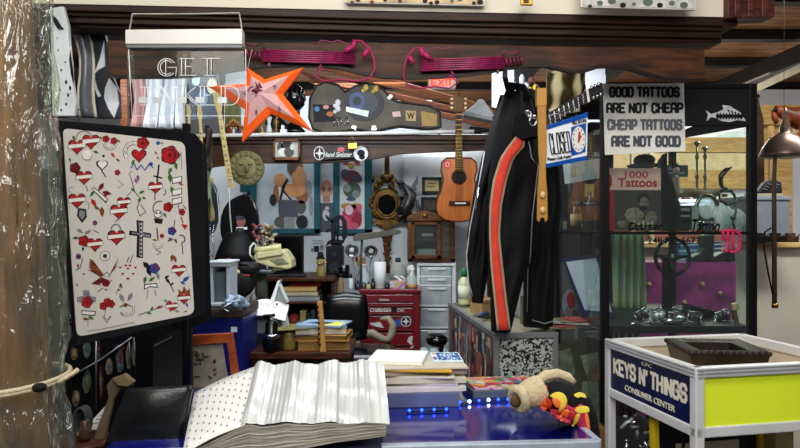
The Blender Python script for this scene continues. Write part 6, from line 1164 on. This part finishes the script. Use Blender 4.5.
for i in range(8): m.G([(316.6+i*.3,306+i*5.4),(318.6+i*.3,305.6+i*5.4),(318.8+i*.3,308+i*5.4),(316.8+i*.3,308.4+i*5.4)],-.003,.026)
t.part('notches',m,mat('1c140c',.6))
# ---------------- bookcase / desk against the back ----------------
t=T('back_desk','dark wooden desk shelf holding books at the back of the booth','desk',295,280,4.4); zf=-t.o.z
m=t.mb(); m.R(258,278,334,281.5,-.02,.5); t.part('top_board',m,DKWOOD,.003)
for y in (302,332,372,420): 
    m=t.mb(); m.R(258,y,334,y+2,0,.48); t.part('shelf',m,DKWOOD,.002)
for x in (258,331):
    m=t.mb(); q=t.p(x,281); w=t.p(x+3,281); m.box(((q.x+w.x)/2,.24,zf/2-.01),(w.x-q.x,.48,-zf-.02)); t.part('side_board',m,DKWOOD,.002)
m=t.mb(); q=t.p(258,281); w=t.p(334,281); m.box(((q.x+w.x)/2,.49,zf/2),(w.x-q.x,.01,-zf-.03)); t.part('back_board',m,mat('1c1410',.7))
def shelfbook(name,lb,cat,x0,x1,y0,y1,d0,d1,c,grp,m2=None):
    t=T(name,lb,cat,(x0+x1)/2,y1,4.4,group=grp); m=t.mb(); m.R(x0,y0,x1,y1-.1,d0+.0,d1); t.part('cover',m,mat(c,.45),.002); m=t.mb(); m.R(x0+.6,y0+.8,x1-.6,y1-1,d0-.003,d0+.02); t.part('pages',m,mat(m2 or 'bdb49c',.7))
shelfbook('book','flat red book on top of the books under the black screen','book',291,321,281.9,286.4,.03,.25,'a0161c','books on the upper desk shelf','7a1018')
shelfbook('book','tan book under the flat red one on the upper desk shelf','book',284,317,286.8,292,.02,.25,'a9813e','books on the upper desk shelf','c9a766')
shelfbook('book','pale buff book lying low on the upper desk shelf','book',282,318,292.2,296.2,.02,.25,'b8a478','books on the upper desk shelf')
shelfbook('book','grey folder at the bottom of the upper desk shelf','folder',282,320,296.4,301.8,.02,.25,'6f6f72','books on the upper desk shelf','8d8d90')
for i,(x0,x1,y0,c,lb) in enumerate(((300,306,311,'8f8154','upright olive book on the middle desk shelf'),(307,310.5,313,'20242c','thin black upright book on the middle desk shelf'),(311,315,310,'2c3a3a','dark green upright book on the middle desk shelf'))): shelfbook('book',lb,'book',x0,x1,y0,332,.03,.2,c,'upright books on the middle desk shelf',c)
one('red_ball','dull red ball on the middle desk shelf','ball',293,332,4.45,lambda m:m.E(293,323,.06,6.5,8.9,.06,0,14),mat('7a2420',.5))
t=T('dark_vase','small dark vase with a blue band on the middle desk shelf','vase',298,332,4.44); m=t.mb(); m.L(299,[(2,331.6),(2.4,328),(2,322),(1,320)]); t.part('body',m,mat('1a1c2a',.3)); m=t.mb(); m.L(299,[(2.5,328),(2.5,326)]); t.part('band',m,mat('3a4a7a',.3))
t=T('black_monitor','large black screen standing on the back desk','monitor',287,278,4.6); m=t.mb(); m.R(268,235.5,303,274.5,0,.05); t.part('screen',m,mat('060608',.4),.004); m=t.mb(); m.R(283,274,290,277.9,.01,.04); m.R(277,276.8,296,277.9,-.03,.1); t.part('stand',m,BLK,.002); m=t.mb(); m.R(269.5,237,301.5,272,-.003,0); t.part('panel',m,mat('040405',.15))
t=T('keyboard','thin black keyboard lying on the back desk','keyboard',298,278,4.42); m=t.mb(); m.R(279,275.6,304,277.9,0,.12); t.part('body',m,BLK,.002); m=t.mb()
for i in range(10): m.R(280+i*2.3,274.9,282+i*2.3,275.7,.01,.11)
t.part('keys',m,mat('2a2a2e',.5))
t=T('bear_figurine','tan bear figurine with a black hat on the back desk','figurine',321,278,4.5); m=t.mb(); m.L(321,[(4.4,277.9),(5,273),(4.4,267),(3,263)]); m.E(321,262,-.01,4.4,4.4,.03); t.part('body',m,mat('8d7c48',.6)); m=t.mb(); m.E(320.5,258,0,4.6,1.6,.035); m.L(320.5,[(3,258),(3,253),(1,251.5)]); t.part('hat',m,BLK); m=t.mb(); m.E(320,263,-.035,1.4,1,.008); m.E(325.6,262,-.01,1.4,1.4,.01); t.part('muzzle',m,mat('c7b48a',.6))
t=T('notice_paper','white printed notice on the wall behind the bear figurine','notice',315,262,WB-.008); m=t.mb(); m.R(304,236,326,272,0,.004); p_=t.part('sheet',m,mat('c2cacd',.6,var=.04)); m=t.mb(); m.R(314,246,319,252,-.002,0,0); m.R(320,245,323.5,250,-.002,0,1); m.R(311,248,313.5,252,-.002,0,1)
for i in range(3): m.R(312,240+i*1.6,323,240.6+i*1.6,-.002,0,1)
t.part('print',m,[INK,mat('7d8488',.6)],parent=p_)
t=T('black_speaker','black boxy speaker under the blackletter D','speaker',334,278,4.66); m=t.mb(); m.R(326,246.5,342.5,277.8,0,.16); t.part('cabinet',m,mat('0a0a0c',.45),.004); m=t.mb(); m.disc(334,268,5.4,5.4,-.008,0,0,20); m.disc(334,254,2.6,2.6,-.008,0,0,14); t.part('cone',m,mat('1a1a1e',.35))
t=T('black_mug','black glossy coffee mug beside the black speaker','mug',344,278,4.55); m=t.mb(); m.L(344,[(5.4,277.8),(5.8,275),(5.8,266),(5,265),(4.4,266.5),(4.4,275)],0,0,18); t.part('cup',m,BLKG); m=t.mb(); m.U([(339,268,-.02),(335.6,269,-.03),(335.6,274,-.03),(339,275.5,-.02)],.006); t.part('handle',m,BLKG); 
t=T('tan_bottle','narrow tan bottle standing in front of the black speaker','bottle',341,300,4.3); m=t.mb(); m.L(341,[(3.4,299.8),(3.6,296),(3.2,284),(1.6,278),(1.6,276)]); t.part('bottle',m,mat('8a7450',.4)); m=t.mb(); m.L(341,[(1.9,277),(1.9,274)]); t.part('cap',m,BLK)
t=T('side_stand','narrow dark stand behind the office chair','stand',338,300,4.2); m=t.mb(); m.R(334.5,300,350,303,0,.3); t.part('top_board',m,DKWOOD,.002); zz=-t.o.z; q=t.p(335.5,303); w=t.p(349,303)
for x in (q.x,w.x):
    for y in (.02,.28): 
        m=MB(t); m.box((x,y,zz/2-.01),(.02,.02,-zz-.02)); t.part('leg',m,DKWOOD)
# office chair
t=T('office_chair','black padded office chair turned beside the red tool chest','office chair',350,448,3.82); zf=-t.o.z
def pad(m,x0,y0,x1,y1,dy,th,n=12):
    def fn(u,v,sg):
        a=2*u-1;b=2*v-1; r=1-.12*abs(a*b)**1.2; e=max(0,1-abs(a)**4)*max(0,1-abs(b)**4)
        q=m.t.p((x0+x1)/2+(x1-x0)/2*a*r,(y0+y1)/2+(y1-y0)/2*b*r); q.y=dy+sg*th*e**.5; return q
    m.grid(lambda u,v:fn(u,v,-1),n,n); m.grid(lambda u,v:fn(1-u,v,1),n,n)
m=t.mb(); pad(m,324,292,369,342,0,.05,16); t.part('backrest',m,mat('08090b',.25,bump=.1,sc=50)); m=t.mb()
def seatf(u,v,s):
    a=2*u-1;b=2*v-1; e=(max(0,1-abs(a)**4)*max(0,1-abs(b)**4))**.5; c=t.p(364,352); return (c.x+.2*a*(1-.1*b*b),-.08+.2*b*(1-.1*a*a),c.z+s*.045*e+.0)
m.grid(lambda u,v:seatf(u,v,1),14,14); m.grid(lambda u,v:seatf(1-u,v,-1),14,14); t.part('seat',m,mat('0d0e12',.2,bump=.1,sc=50))
m=t.mb(); m.U([(350,338,.03),(354,350,.06),(362,358,.0)],.014); t.part('back_bracket',m,BLK)
c=t.p(364,356); m=MB(t); m.tube([(c.x,-.08,c.z),(c.x,-.08,zf+.1)],.025); t.part('post',m,STEEL)
for i in range(5):
    a=2*PI*i/5; m=MB(t); m.tube([(c.x,-.08,zf+.1),(c.x+.27*math.cos(a),-.08+.27*math.sin(a),zf+.06)],[.024,.016]); m.ball((c.x+.27*math.cos(a),-.08+.27*math.sin(a),zf+.028),(.028,.02,.028),0,8); t.part('leg',m,BLK)
t=T('curved_armrest','curved beige armrest of a chair in front of the red tool chest','chair arm',384,345,4.12); m=t.mb(); m.U([(350,338,0),(362,334,0),(372,333,-.01),(382,338,-.02),(388,339,-.02),(392,333,-.02),(393,324,-.01),(388,318,0),(380,319,0)],[.008,.02,.026,.022,.02,.024,.022,.018,.008],n=10); t.part('arm',m,mat('8f8670',.5)); c=t.p(388,339); m=MB(t); m.tube([c,(c.x+.01,.02,-t.o.z+.02)],.014); m.lathe([(.12,-t.o.z),(.12,-t.o.z+.02),(.014,-t.o.z+.03)],(c.x+.01,.02,0)); t.part('support',m,BLK)
# ---------------- phone stand, flowers, left clutter ----------------
t=T('phone_stand','tall metal post stand carrying the beige telephone','stand',262,448,3.62); zf=-t.o.z; c=t.p(262,270)
m=t.mb(); q0=t.p(256,274); q1=t.p(267,274); z1=t.p(262,273.5).z
m.box(((q0.x+q1.x)/2,.0,(zf+z1)/2),(q1.x-q0.x,.05,z1-zf)); t.part('post',m,mat('4f5550',.35,.5,var=.3)); m=t.mb(); m.box((q0.x+.006,-.026,(zf+z1)/2),(.012,.004,z1-zf)); t.part('brass_edge',m,BRASS); m=t.mb(); m.R(255,270.5,272,273.5,-.06,.08); t.part('plate',m,STEEL,.002); m=MB(t); m.lathe([(.06,zf),(.06,zf+.02),(.03,zf+.04)],((q0.x+q1.x)/2,0,0)); t.part('foot',m,BLK)
t=T('desk_telephone','old beige desk telephone on top of the metal post stand','telephone',272,270.4,3.6); BE=mat('b9b384',.4,var=.05)
m=t.mb(); m.G([(253,257),(256,252.5),(282,249.5),(285,251),(291,260),(292,268),(287,269.5),(270,267),(256,262.5)],-.05,.10); t.part('base',m,BE,.008)
m=t.mb(); m.G([(256,253),(281,249.3),(283,252.5),(282,254.5),(258,258.5)],-.062,-.05); m.G([(270,259.5),(282,257.5),(289,263),(277,265)],-.056,-.05,1); t.part('face_plate',m,[mat('c4be92',.4),mat('84866a',.5)],.002)
m=t.mb(); m.U([(256,250.6,.0),(262,249.4,-.01),(274,247.8,-.01),(281,247.6,.0)],[.022,.014,.014,.022],n=10); t.part('handset',m,BE); m=t.mb(); m.disc(279.5,261,4.6,2.6,-.059,-.056,0,16); t.part('dial',m,mat('6f7058',.5)); m=t.mb(); m.R(273,266,283,270.3,-.02,.04); t.part('foot',m,BE)
m=t.mb(); m.U([(255,260,-.02),(251,254,-.03),(251,247,-.02),(254,243,0),(256,247,.01),(256,251,.01)],.005); t.part('cord',m,mat('cfd2cf',.4))
t=T('dried_flowers','bunch of dried pink and cream flowers behind the telephone','flowers',262,250,4.12); m=t.mb()
for i in range(12): m.U([(262,262,0),(256+i*1.5,238+3*(i%3),.02*(i%3))],.002,n=4)
t.part('stems',m,mat('5a5a30',.7)); 
m=t.mb()
for i in range(70):
    x=252+24*rnd.random(); y=224+24*rnd.random()+ (x-262)*.15; m.E(x,y,-.06+.1*rnd.random(),1.4+rnd.random(),1.3+rnd.random(),.012,0 if x<263 and y<240 else (1 if rnd.random()<.6 else 2),6)
b=t.part('blossoms',m,[mat('8a4c50',.7),mat('b3a488',.7),mat('7f7448',.7)]); b['kind']='stuff'; m=t.mb(); m.L(262,[(4,270),(5,264),(3.5,258),(4,254)]); t.part('vase',m,mat('2a2a3c',.3))
m=t.mb(); m.U([(262,270,0),(262,300,0)],.012); c=t.p(262,300); m.tube([c,(c.x,0,-t.o.z)],.012); t.part('stand_rod',m,BLK)
t=T('black_lampshade','black flared lampshade on a stand left of the telephone','lamp',236,262,3.95); m=t.mb(); m.L(236,[(22,261.5),(19,252),(14,240),(9,232),(8.4,232.5),(13,241),(18,253),(20,260.5)],0,0,24,.8); t.part('shade',m,mat('060607',.6)); m=t.mb(); m.U([(236,262,0),(236,300,0)],.012); c=t.p(236,300); m.tube([c,(c.x,0,-t.o.z+.02)],.012); m.lathe([(.12,-t.o.z),(.12,-t.o.z+.02),(.012,-t.o.z+.03)],(c.x,0,0)); t.part('stand',m,BLK); m=t.mb(); m.E(236,231,0,3,2,.02); t.part('finial',m,BLK)
t=T('black_bag','black slouched bag hanging below the black lampshade','bag',240,305,3.45); m=t.mb(); m.E(240,281,0,16,17,.06,0,16); m.E(247,268,-.01,14,7,.05,0,12); m.E(228,292,0,8,12,.06,0,12); t.part('bag_body',m,mat('0e0d0f',.6,bump=.5,sc=18)); m=t.mb(); m.U([(228,272,-.04),(236,262,-.05),(250,264,-.05),(256,274,-.04)],.008); t.part('strap',m,BLK)
m=t.mb(); m.E(251,274,-.1,4,1,.008); t.part('red_tag',m,mat('8a2a26',.5)); c=t.p(240,296); m=MB(t); m.tube([c,(c.x,.0,-t.o.z)],.03); t.part('support',m,BLK)
t=T('paper_flower','red and cream fabric flower beside the black bag','flower',232,270,3.4); m=t.mb()
for x,y,mi in ((229,261,0),(226,263,0),(231,263,0),(233,269,1),(237,272,1),(230,272,1),(235,266,1)): m.E(x,y,0,3.4,2.8,.02,mi,8)
t.part('petals',m,[mat('a83240',.6),mat('b8a67a',.6)]); m=t.mb(); m.U([(232,272,0),(230,290,0),(228,312,0)],.004); t.part('stem',m,GRN)
t=T('small_skull','small cream skull ornament on the white box','skull',233,300,3.15); SK=mat('c7c2a4',.5); m=t.mb(); m.E(233,289,0,4.4,4.6,.022,0,12); m.E(233,294,-.008,2.8,3,.014,0,10); t.part('cranium',m,SK); m=t.mb(); m.E(231.2,290,-.02,1.1,1.2,.006); m.E(234.8,290,-.02,1.1,1.2,.006); m.E(233,292.6,-.02,.5,.8,.004); t.part('sockets',m,BLK); m=t.mb(); m.L(233,[(3,300),(3,297),(2,296)]); t.part('stand',m,BLK)
BT=P(215,309,2.95).z
t=T('plastic_organizer','pale grey plastic organizer on the blue crate','organizer',220,309,3.02)
m=t.mb(); m.R(210,263,230,267,-.01,.14); m.R(226,265,230,303,-.0,.14); m.R(209,265,213,304,0,.14); m.R(209,303,231,306.5,-.02,.16); m.R(213,267,226,303,.12,.14); t.part('casing',m,mat('a8b2ba',.35,var=.1),.004); m=t.mb(); m.R(214,272,225.5,301,.03,.05); t.part('insert',m,mat('5f6a70',.4)); m=t.mb(); m.R(209,261,231,263.4,-.015,.15); t.part('lid',m,mat('c7d0d6',.35),.003)
t=T('plastic_bundle','crumpled blue white plastic bundle on the blue crate','plastic bag',236,309,2.98); m=t.mb()
for i in range(9): m.E(230+i*1.8,301-2*math.sin(i*1.4),-.02+.01*(i%3),4.5,3.6,.03,0,8,(i*.7,i*.4,i))
m.U([(224,304,-.03),(234,301,-.05),(243,299,-.05)],.006); t.part('wrap',m,mat('9db0c4',.2,var=.3,sc=30,bump=.8)); m=t.mb(); m.R(226,304,242,308.9,-.02,.05); t.part('tray',m,mat('6f7f92',.3))
t=T('chrome_bracket_piece','angled chrome bracket leaning on the blue crate','bracket',220,320,2.9); m=t.mb(); m.U([(212,318,0),(222,308,0),(232,303,0)],.007); m.U([(222,308,0),(230,312,-.01)],.005); t.part('arm',m,STEEL)
t=T('egg_ornament','pale egg shaped ornament on a dark stand beside the post','ornament',253,310,3.5); m=t.mb(); m.E(253,299,0,3.4,5.6,.02,0,12); t.part('egg',m,mat('8d8a80',.4)); m=t.mb(); m.L(253,[(3,310),(1,308),(1,304),(2.4,303)]); c=t.p(253,310); m.tube([c,(c.x,0,-t.o.z)],.01); t.part('stand',m,BLK)
t=T('coat_stand','thin black pole carrying scarves at the flash panel edge','stand',0,0,1,at=(-1.135,4.01,0)); m=MB(t); m.tube([(0,0,0),(0,0,2.08)],.014); t.part('pole',m,BLK); m=MB(t); m.lathe([(.12,0),(.12,.02),(.014,.04)]); t.part('base',m,BLK)
# scarves and necklaces at the left end
for i,(x0,x1,y0,y1,c,c2,lb) in enumerate(((204,212,128,170,'3a3028','201a16','dark brown cloth hanging beside the cream guitar neck'),(204,211,160,200,'8d9a8a','5a6048','grey green scarf hanging at the flash panel edge'),(203,209,196,236,'5a6a74','2c3238','blue grey scarf hanging low beside the flash panel edge'),(207,213,178,222,'9a8a58','46502c','olive and tan scarf behind the grey green one'))):
    one('scarf',lb,'scarf',(x0+x1)/2,y1,3.93+.015*i,lambda m:m.grid(lambda u,v:m.t.p(x0+(x1-x0)*u+math.sin(v*5+i),y0+(y1-y0)*v)+Vector((0,.02*math.sin(u*9+v*6),0)),12,14,0,(0,.004,0)),mat(c,.8,h2=c2,sc=14),group='scarves at the left end')
t=T('bead_necklaces','silver bead strings hanging beside the black guitar','necklaces',212,258,3.97); m=t.mb()
for j,x in enumerate((206,209,213)):
    for i in range(16): m.E(x+math.sin(i*.5+j),226+i*2,0,.9,1,.006,0,6)
t.part('beads',m,CHR); m=t.mb(); m.U([(204,226,0),(215,225,0)],.004); t.part('hook_bar',m,BLK)
t=T('motorcycle_photo','blue grey motorcycle photo behind the black guitar','photo',258,232,WB-.01); m=t.mb(); m.R(243,190,266,232,0,.006); s_=t.part('sheet',m,mat('8fa2ae',.5,var=.25,sc=8)); m=t.mb(); m.disc(250,196,4,5,-.004,0,0); m.G([(246,204),(254,200),(258,210),(262,226),(256,226),(250,214)],-.004,0); m.disc(260,226,4,4,-.004,0,0); t.part('rider',m,INK,parent=s_)
t=T('teal_banner','teal cloth strip behind the sun plaque','banner',244,196,WB-.012); m=t.mb(); m.R(240,182,262,192,0,.006); t.part('strip',m,TEAL); 
# ---------------- right background ----------------
t=T('pendant_lamp','copper dome lamp with a long pull rod over the aisle wall','lamp',784,158,3.1)
CP=mat('7d685c',.35,.7,var=.25,h2='4a3a33',sc=6)
m=t.mb(); m.L(785,[(24,157),(23.5,154),(20,146),(14,138),(8,134),(5,132),(5,126),(3,122),(1.6,112),(1.6,108),(1.0,112),(4,132),(12,138.5),(19,147),(23,156.5)],0,0,28); t.part('shade',m,CP); m=t.mb(); m.E(785,148,0,5,6,.02); t.part('bulb',m,mat('d9d2bc',.3)); m=t.mb(); m.U([(784,112,0),(784,-40,0)],.0012,n=4); t.part('cable',m,BLK)
m=t.mb(); m.U([(770,150,-.02),(772.5,158,-.02),(774,180,0),(774.5,306,0)],[.006,.008,.010,.011],n=8); t.part('pull_rod',m,mat('6a5a4e',.4,.6)); m=t.mb(); m.L(775,[(3,308),(3,304),(2,303)]); t.part('rod_end',m,BRASS); m=t.mb(); m.U([(771,228,0),(765,232,0),(764,248,0),(768,272,0),(773.5,298,0)],.004); t.part('cord',m,BLK)
wz=P(780,240,4.25).z
t=T('grey_box','grey storage box on the aisle wall under the shoes','box',768,243,4.24); m=t.mb(); m.R(748,199,790,241.6,-.05,.3); t.part('body',m,mat('7d868f',.5,var=.08),.004); m=t.mb(); m.R(746,196,792,200,-.06,.31); t.part('lid',m,mat('8f989f',.5),.004)
def shoe(x,y,d,w,lb,c,fl=1):
    t=T('shoe',lb,'shoe',x,y,d,group='shoes on the grey box'); m=t.mb(); m.G([(x-w*fl,y-2),(x-w*fl*.3,y-6),(x+w*fl*.2,y-14),(x+w*fl*.5,y-16),(x+w*fl*.9,y-15),(x+w*fl,y-6),(x+w*fl,y-2)],-.03,.04); t.part('upper',m,c,.014); m=t.mb(); m.G([(x-w*1.05*fl,y-2.5),(x+w*1.05*fl,y-2.5),(x+w*fl,y),(x-w*fl,y)],-.035,.045); t.part('sole',m,mat('b3a88e',.6),.002); m=t.mb()
    for i in range(4): m.U([(x-w*fl*(.3-.2*i),y-7-2.4*i,-.033),(x-w*fl*(.0-.2*i),y-6-2.4*i,-.036)],.003)
    t.part('laces',m,mat('8d8f92',.6))
shoe(764,196,4.22,13,'dark lace up shoe on the front of the grey box',mat('1c1d20',.5)); shoe(772,196,4.36,11,'dark shoe behind the front one on the grey box',mat('262a30',.5))
for i,(x,y,w) in enumerate(((762,241,5),(778,240,7),(793,241,6))):
    one('oil_can',('small dark tin on the aisle wall left of the rod','dark lump of metal parts on the aisle wall by the rod','brown tin on the aisle wall at the picture edge')[i],'tin',x,242.6,4.2,lambda m:((m.R(x-w,236,x+w,242.4,-.06,.03),m.R(x-w*.7,233,x+w*.4,236,-.05,.0),m.U([(x-w,239,-.07),(x,234,-.075),(x+w,238,-.07)],.004))),mat(('1a1a1c','2c2420','5a4030')[i],.4))
struct('trim_6',MB().box((3.0,5.2,2.33),(1.7,.08,.15)),PINE,.004)
for i,(x,w) in enumerate(((2.80,.06),(2.95,.14))): struct('trim_%d'%(7+i),MB().box((x,5.26,1.8),(w,.06,.92)),PINE)
struct('wall_side',MB().box((3.75,5.4,1.7),(1.86,.06,1.3)),mat('d9dfe8',.6,var=.05))
struct('trim_9',MB().slab([P(750,88,5.0),P(800,64,5.0),P(800,72,5.0),P(757,92,5.0)],(0,.1,0)),mat('b9b29a',.6))
t=T('rocking_horse','carved reddish brown horse figure at the right edge','horse figure',790,136,4.2); HB=mat('7d3c1c',.4,var=.25,h2='4a2210',sc=9)
m=t.mb(); m.U([(772,113,0),(776,110,0),(783,112,0),(790,116,0),(800,118,0),(815,120,0)],[.012,.03,.04,.055,.075,.07],n=12); m.U([(772,112,-.01),(774,118,-.01),(776,124,-.01)],[.012,.02,.012]); m.U([(800,122,-.04),(797,134,-.06),(790,140,-.06)],[.035,.025,.014]); m.U([(784,118,-.03),(781,128,-.05),(786,134,-.05)],[.03,.02,.012]); t.part('horse_body',m,HB); m=t.mb(); m.U([(773,112,-.02),(775,108,-.02)],.012); m.U([(779,108,0),(786,109,0),(794,113,0)],[.008,.014,.008]); t.part('mane',m,BLK); m=t.mb(); m.U([(768,141,0),(785,145,0),(815,146,0)],.014); m.R(790,139,815,146,-.04,.04); t.part('rocker',m,HB)
t=T('wooden_prop','dark wooden prop standing behind the glass case','post',758,190,4.7); m=t.mb(); m.G([(752,96),(758,96),(764,120),(765,200),(762,224+CZ*F/4.7),(754,224+CZ*F/4.7),(757,200),(757,125)],0,.05); t.part('shaft',m,wood('4a3524','24180f',.5),.004); m=t.mb(); m.E(755,96,.02,6,3,.05); t.part('knob',m,DKWOOD)
t=T('yellow_strip','narrow pine batten behind the pull rod','batten',780,195,5.1); m=t.mb(); m.R(777,180,781,224+CZ*F/5.1,0,.04); t.part('batten',m,PINE)
# purple draped table, boots and shoe boxes behind the glass case
PZ=P(690,262,3.95).z
t=T('purple_table','table covered by a shiny purple cloth behind the glass case','table',0,0,1,at=(1.62,4.05,0))
m=MB(t); PW,PD=.27,.22
def cloth(u,v):
    # perimeter skirt
    s=u*4; k=int(s)%4; f=s-int(s); cs_=[(-PW,-PD),(PW,-PD),(PW,PD),(-PW,PD)]; a=cs_[k]; b=cs_[(k+1)%4]; x=a[0]+(b[0]-a[0])*f; y=a[1]+(b[1]-a[1])*f; w=.014*math.sin(u*90)*v; return (x*(1+.04*v)+w,y*(1+.05*v)+w,PZ*(1-v)+.005)
m.grid(cloth,96,10); m.add([(-PW,-PD,PZ+.005),(PW,-PD,PZ+.005),(PW,PD,PZ+.005),(-PW,PD,PZ+.005)],[(0,1,2,3)]); t.part('purple_cloth',m,mat('a0347e',.3,var=.2,h2='5a1850',sc=9,bump=.9,coat=.3))
m=MB(t)
for i in range(5): m.ball((-.22+.1*i,-PD*1.02,PZ-.12-.05*(i%3)),(.016,.006,.014),0,7)
t.part('tinsel_dots',m,mat('a88a5c',.4)); m=MB(t); m.box((0,0,PZ/2),(.5,.3,PZ-.02)); t.part('table_body',m,GREY)
def bpix(px,py,dy=0): pass
for i,(x,lb) in enumerate(((705,'tall black boot standing on the purple table'),(726,'black boot beside the tall one, partly behind the pink letter'))):
    t=T('boot',lb,'boot',x,262,3.9,group='boots on the purple table'); h=27 if i==0 else 12
    m=t.mb(); m.G([(x-1,262-h),(x+10,262-h-1),(x+9,250 if h>20 else 254),(x+10,260),(x+4,260.4),(x+3,258),(x-6,260.6),(x-14,260.6),(x-13,257.5),(x-4,253),(x-1,248 if h>20 else 252)],-.03,.05); t.part('shaft',m,mat('17181c',.35),.012); m=t.mb(); m.G([(x+3,259),(x+10,259),(x+9,261.8),(x+5,261.8)],-.03,.05); m.G([(x-14,260.2),(x+3,260.2),(x-1,261.8),(x-13,261.8)],-.03,.05); t.part('sole',m,BLK)
for i,(x0,x1,y0,y1,c,lb) in enumerate(((678,698,249,261.8,'2b7fa8','blue shoe box on the purple table left of the tall boot'),(713,735,242,261.8,'1f3a6a','dark blue box with pale stripes behind the boots'),(680,700,243,249,'3c5f92','lid of a second blue shoe box on top of the first'))):
    t=T('shoe_box',lb,'box',(x0+x1)/2,y1,4.08,group='shoe boxes on the purple table'); m=t.mb(); m.R(x0,y0,x1,y1-.2,0,.12); t.part('carton',m,mat(c,.5),.002); m=t.mb()
    for j in range(3): m.G([(x0+1,y0+2+j*4),(x1-1,y0+1+j*4),(x1-1,y0+2+j*4),(x0+1,y0+3.2+j*4)],-.003,0) if y0+3.2+j*4<y1 else 0
    t.part('pale_stripes',m,mat('b9c6d0',.5))
t=T('metal_toolbox','shiny metal case in the hall behind the case lettering','case',648,262,4.5); m=t.mb(); m.R(632,246,662,262,0,.2); t.part('body',m,mat('a9b4ba',.25,.7),.004); m=t.mb(); m.U([(640,246,0),(641,243,0),(653,243,0),(654,246,0)],.008); t.part('handle',m,STEEL); z_=-t.o.z; q=t.p(632,262);w=t.p(662,262); m=MB(t); m.box(((q.x+w.x)/2,.1,z_/2),(w.x-q.x,.2,-z_)); t.part('crate_under',m,mat('8c7c58',.6),.004)
# hall beyond the case: tan beams, far stall with a lit counter
struct('trim_10',MB().box((2.9,7.35,2.35),(2.4,.1,.16)).box((2.9,7.35,1.98),(2.4,.12,.2)),wood('a07c48','7a5a30',.55))
struct('trim_11',MB().box((2.9,7.33,2.16),(2.4,.06,.2)),mat('b09872',.6))
for i,x in enumerate((2.36,2.55)): struct('trim_%d'%(12+i),MB().box((x,6.9,1.3),(.04,.06,2.6)),mat('8d8470',.6))
t=T('hall_counter','long red brown stall counter far behind the glass case','stall',0,0,1,at=(2.9,7.1,0)); m=MB(t); m.box((0,0,.8),(2.4,.3,1.6)); t.part('body',m,mat('7a4a3a',.6,var=.3,sc=4),.005); m=MB(t); m.box((-.2,-.17,1.72),(.9,.05,.06)); t.part('light_strip',m,mat('d8d4ff',.5,emit=2.2,var=0),.004); m=MB(t); m.box((-.2,-.15,1.64),(.92,.02,.1)); t.part('sill',m,mat('5a2c30',.6))
for i in range(9):
    x=2.2+i*.15; one('stall_ornament','small dark ornament on the far stall counter','ornament',0,0,1,lambda m:None,BLK) if False else None
for i in range(8):
    x=1.95+i*.2; nm=('red','dark','tan','brown','white','dark red','grey','amber')[i]; c=('8a3a3a','26221f','a88658','5c3c28','c9c2b6','5a2026','6a6a6c','9a6a2c')[i]
    t=T('stall_jar','%s jar on the far stall counter, number %s from the left'%(nm,('one','two','three','four','five','six','seven','eight')[i]),'jar',0,0,1,at=(x,7.02,1.6),group='jars on the far stall counter'); m=MB(t); m.lathe([(.04,0),(.05,.02),(.05,.1+.03*(i%3)),(.03,.13+.03*(i%3)),(.025,.16+.03*(i%3))],n=10); t.part('body',m,mat(c,.4)); m=MB(t); m.lathe([(.03,.155+.03*(i%3)),(.03,.18+.03*(i%3))],n=10); t.part('lid',m,BLK)
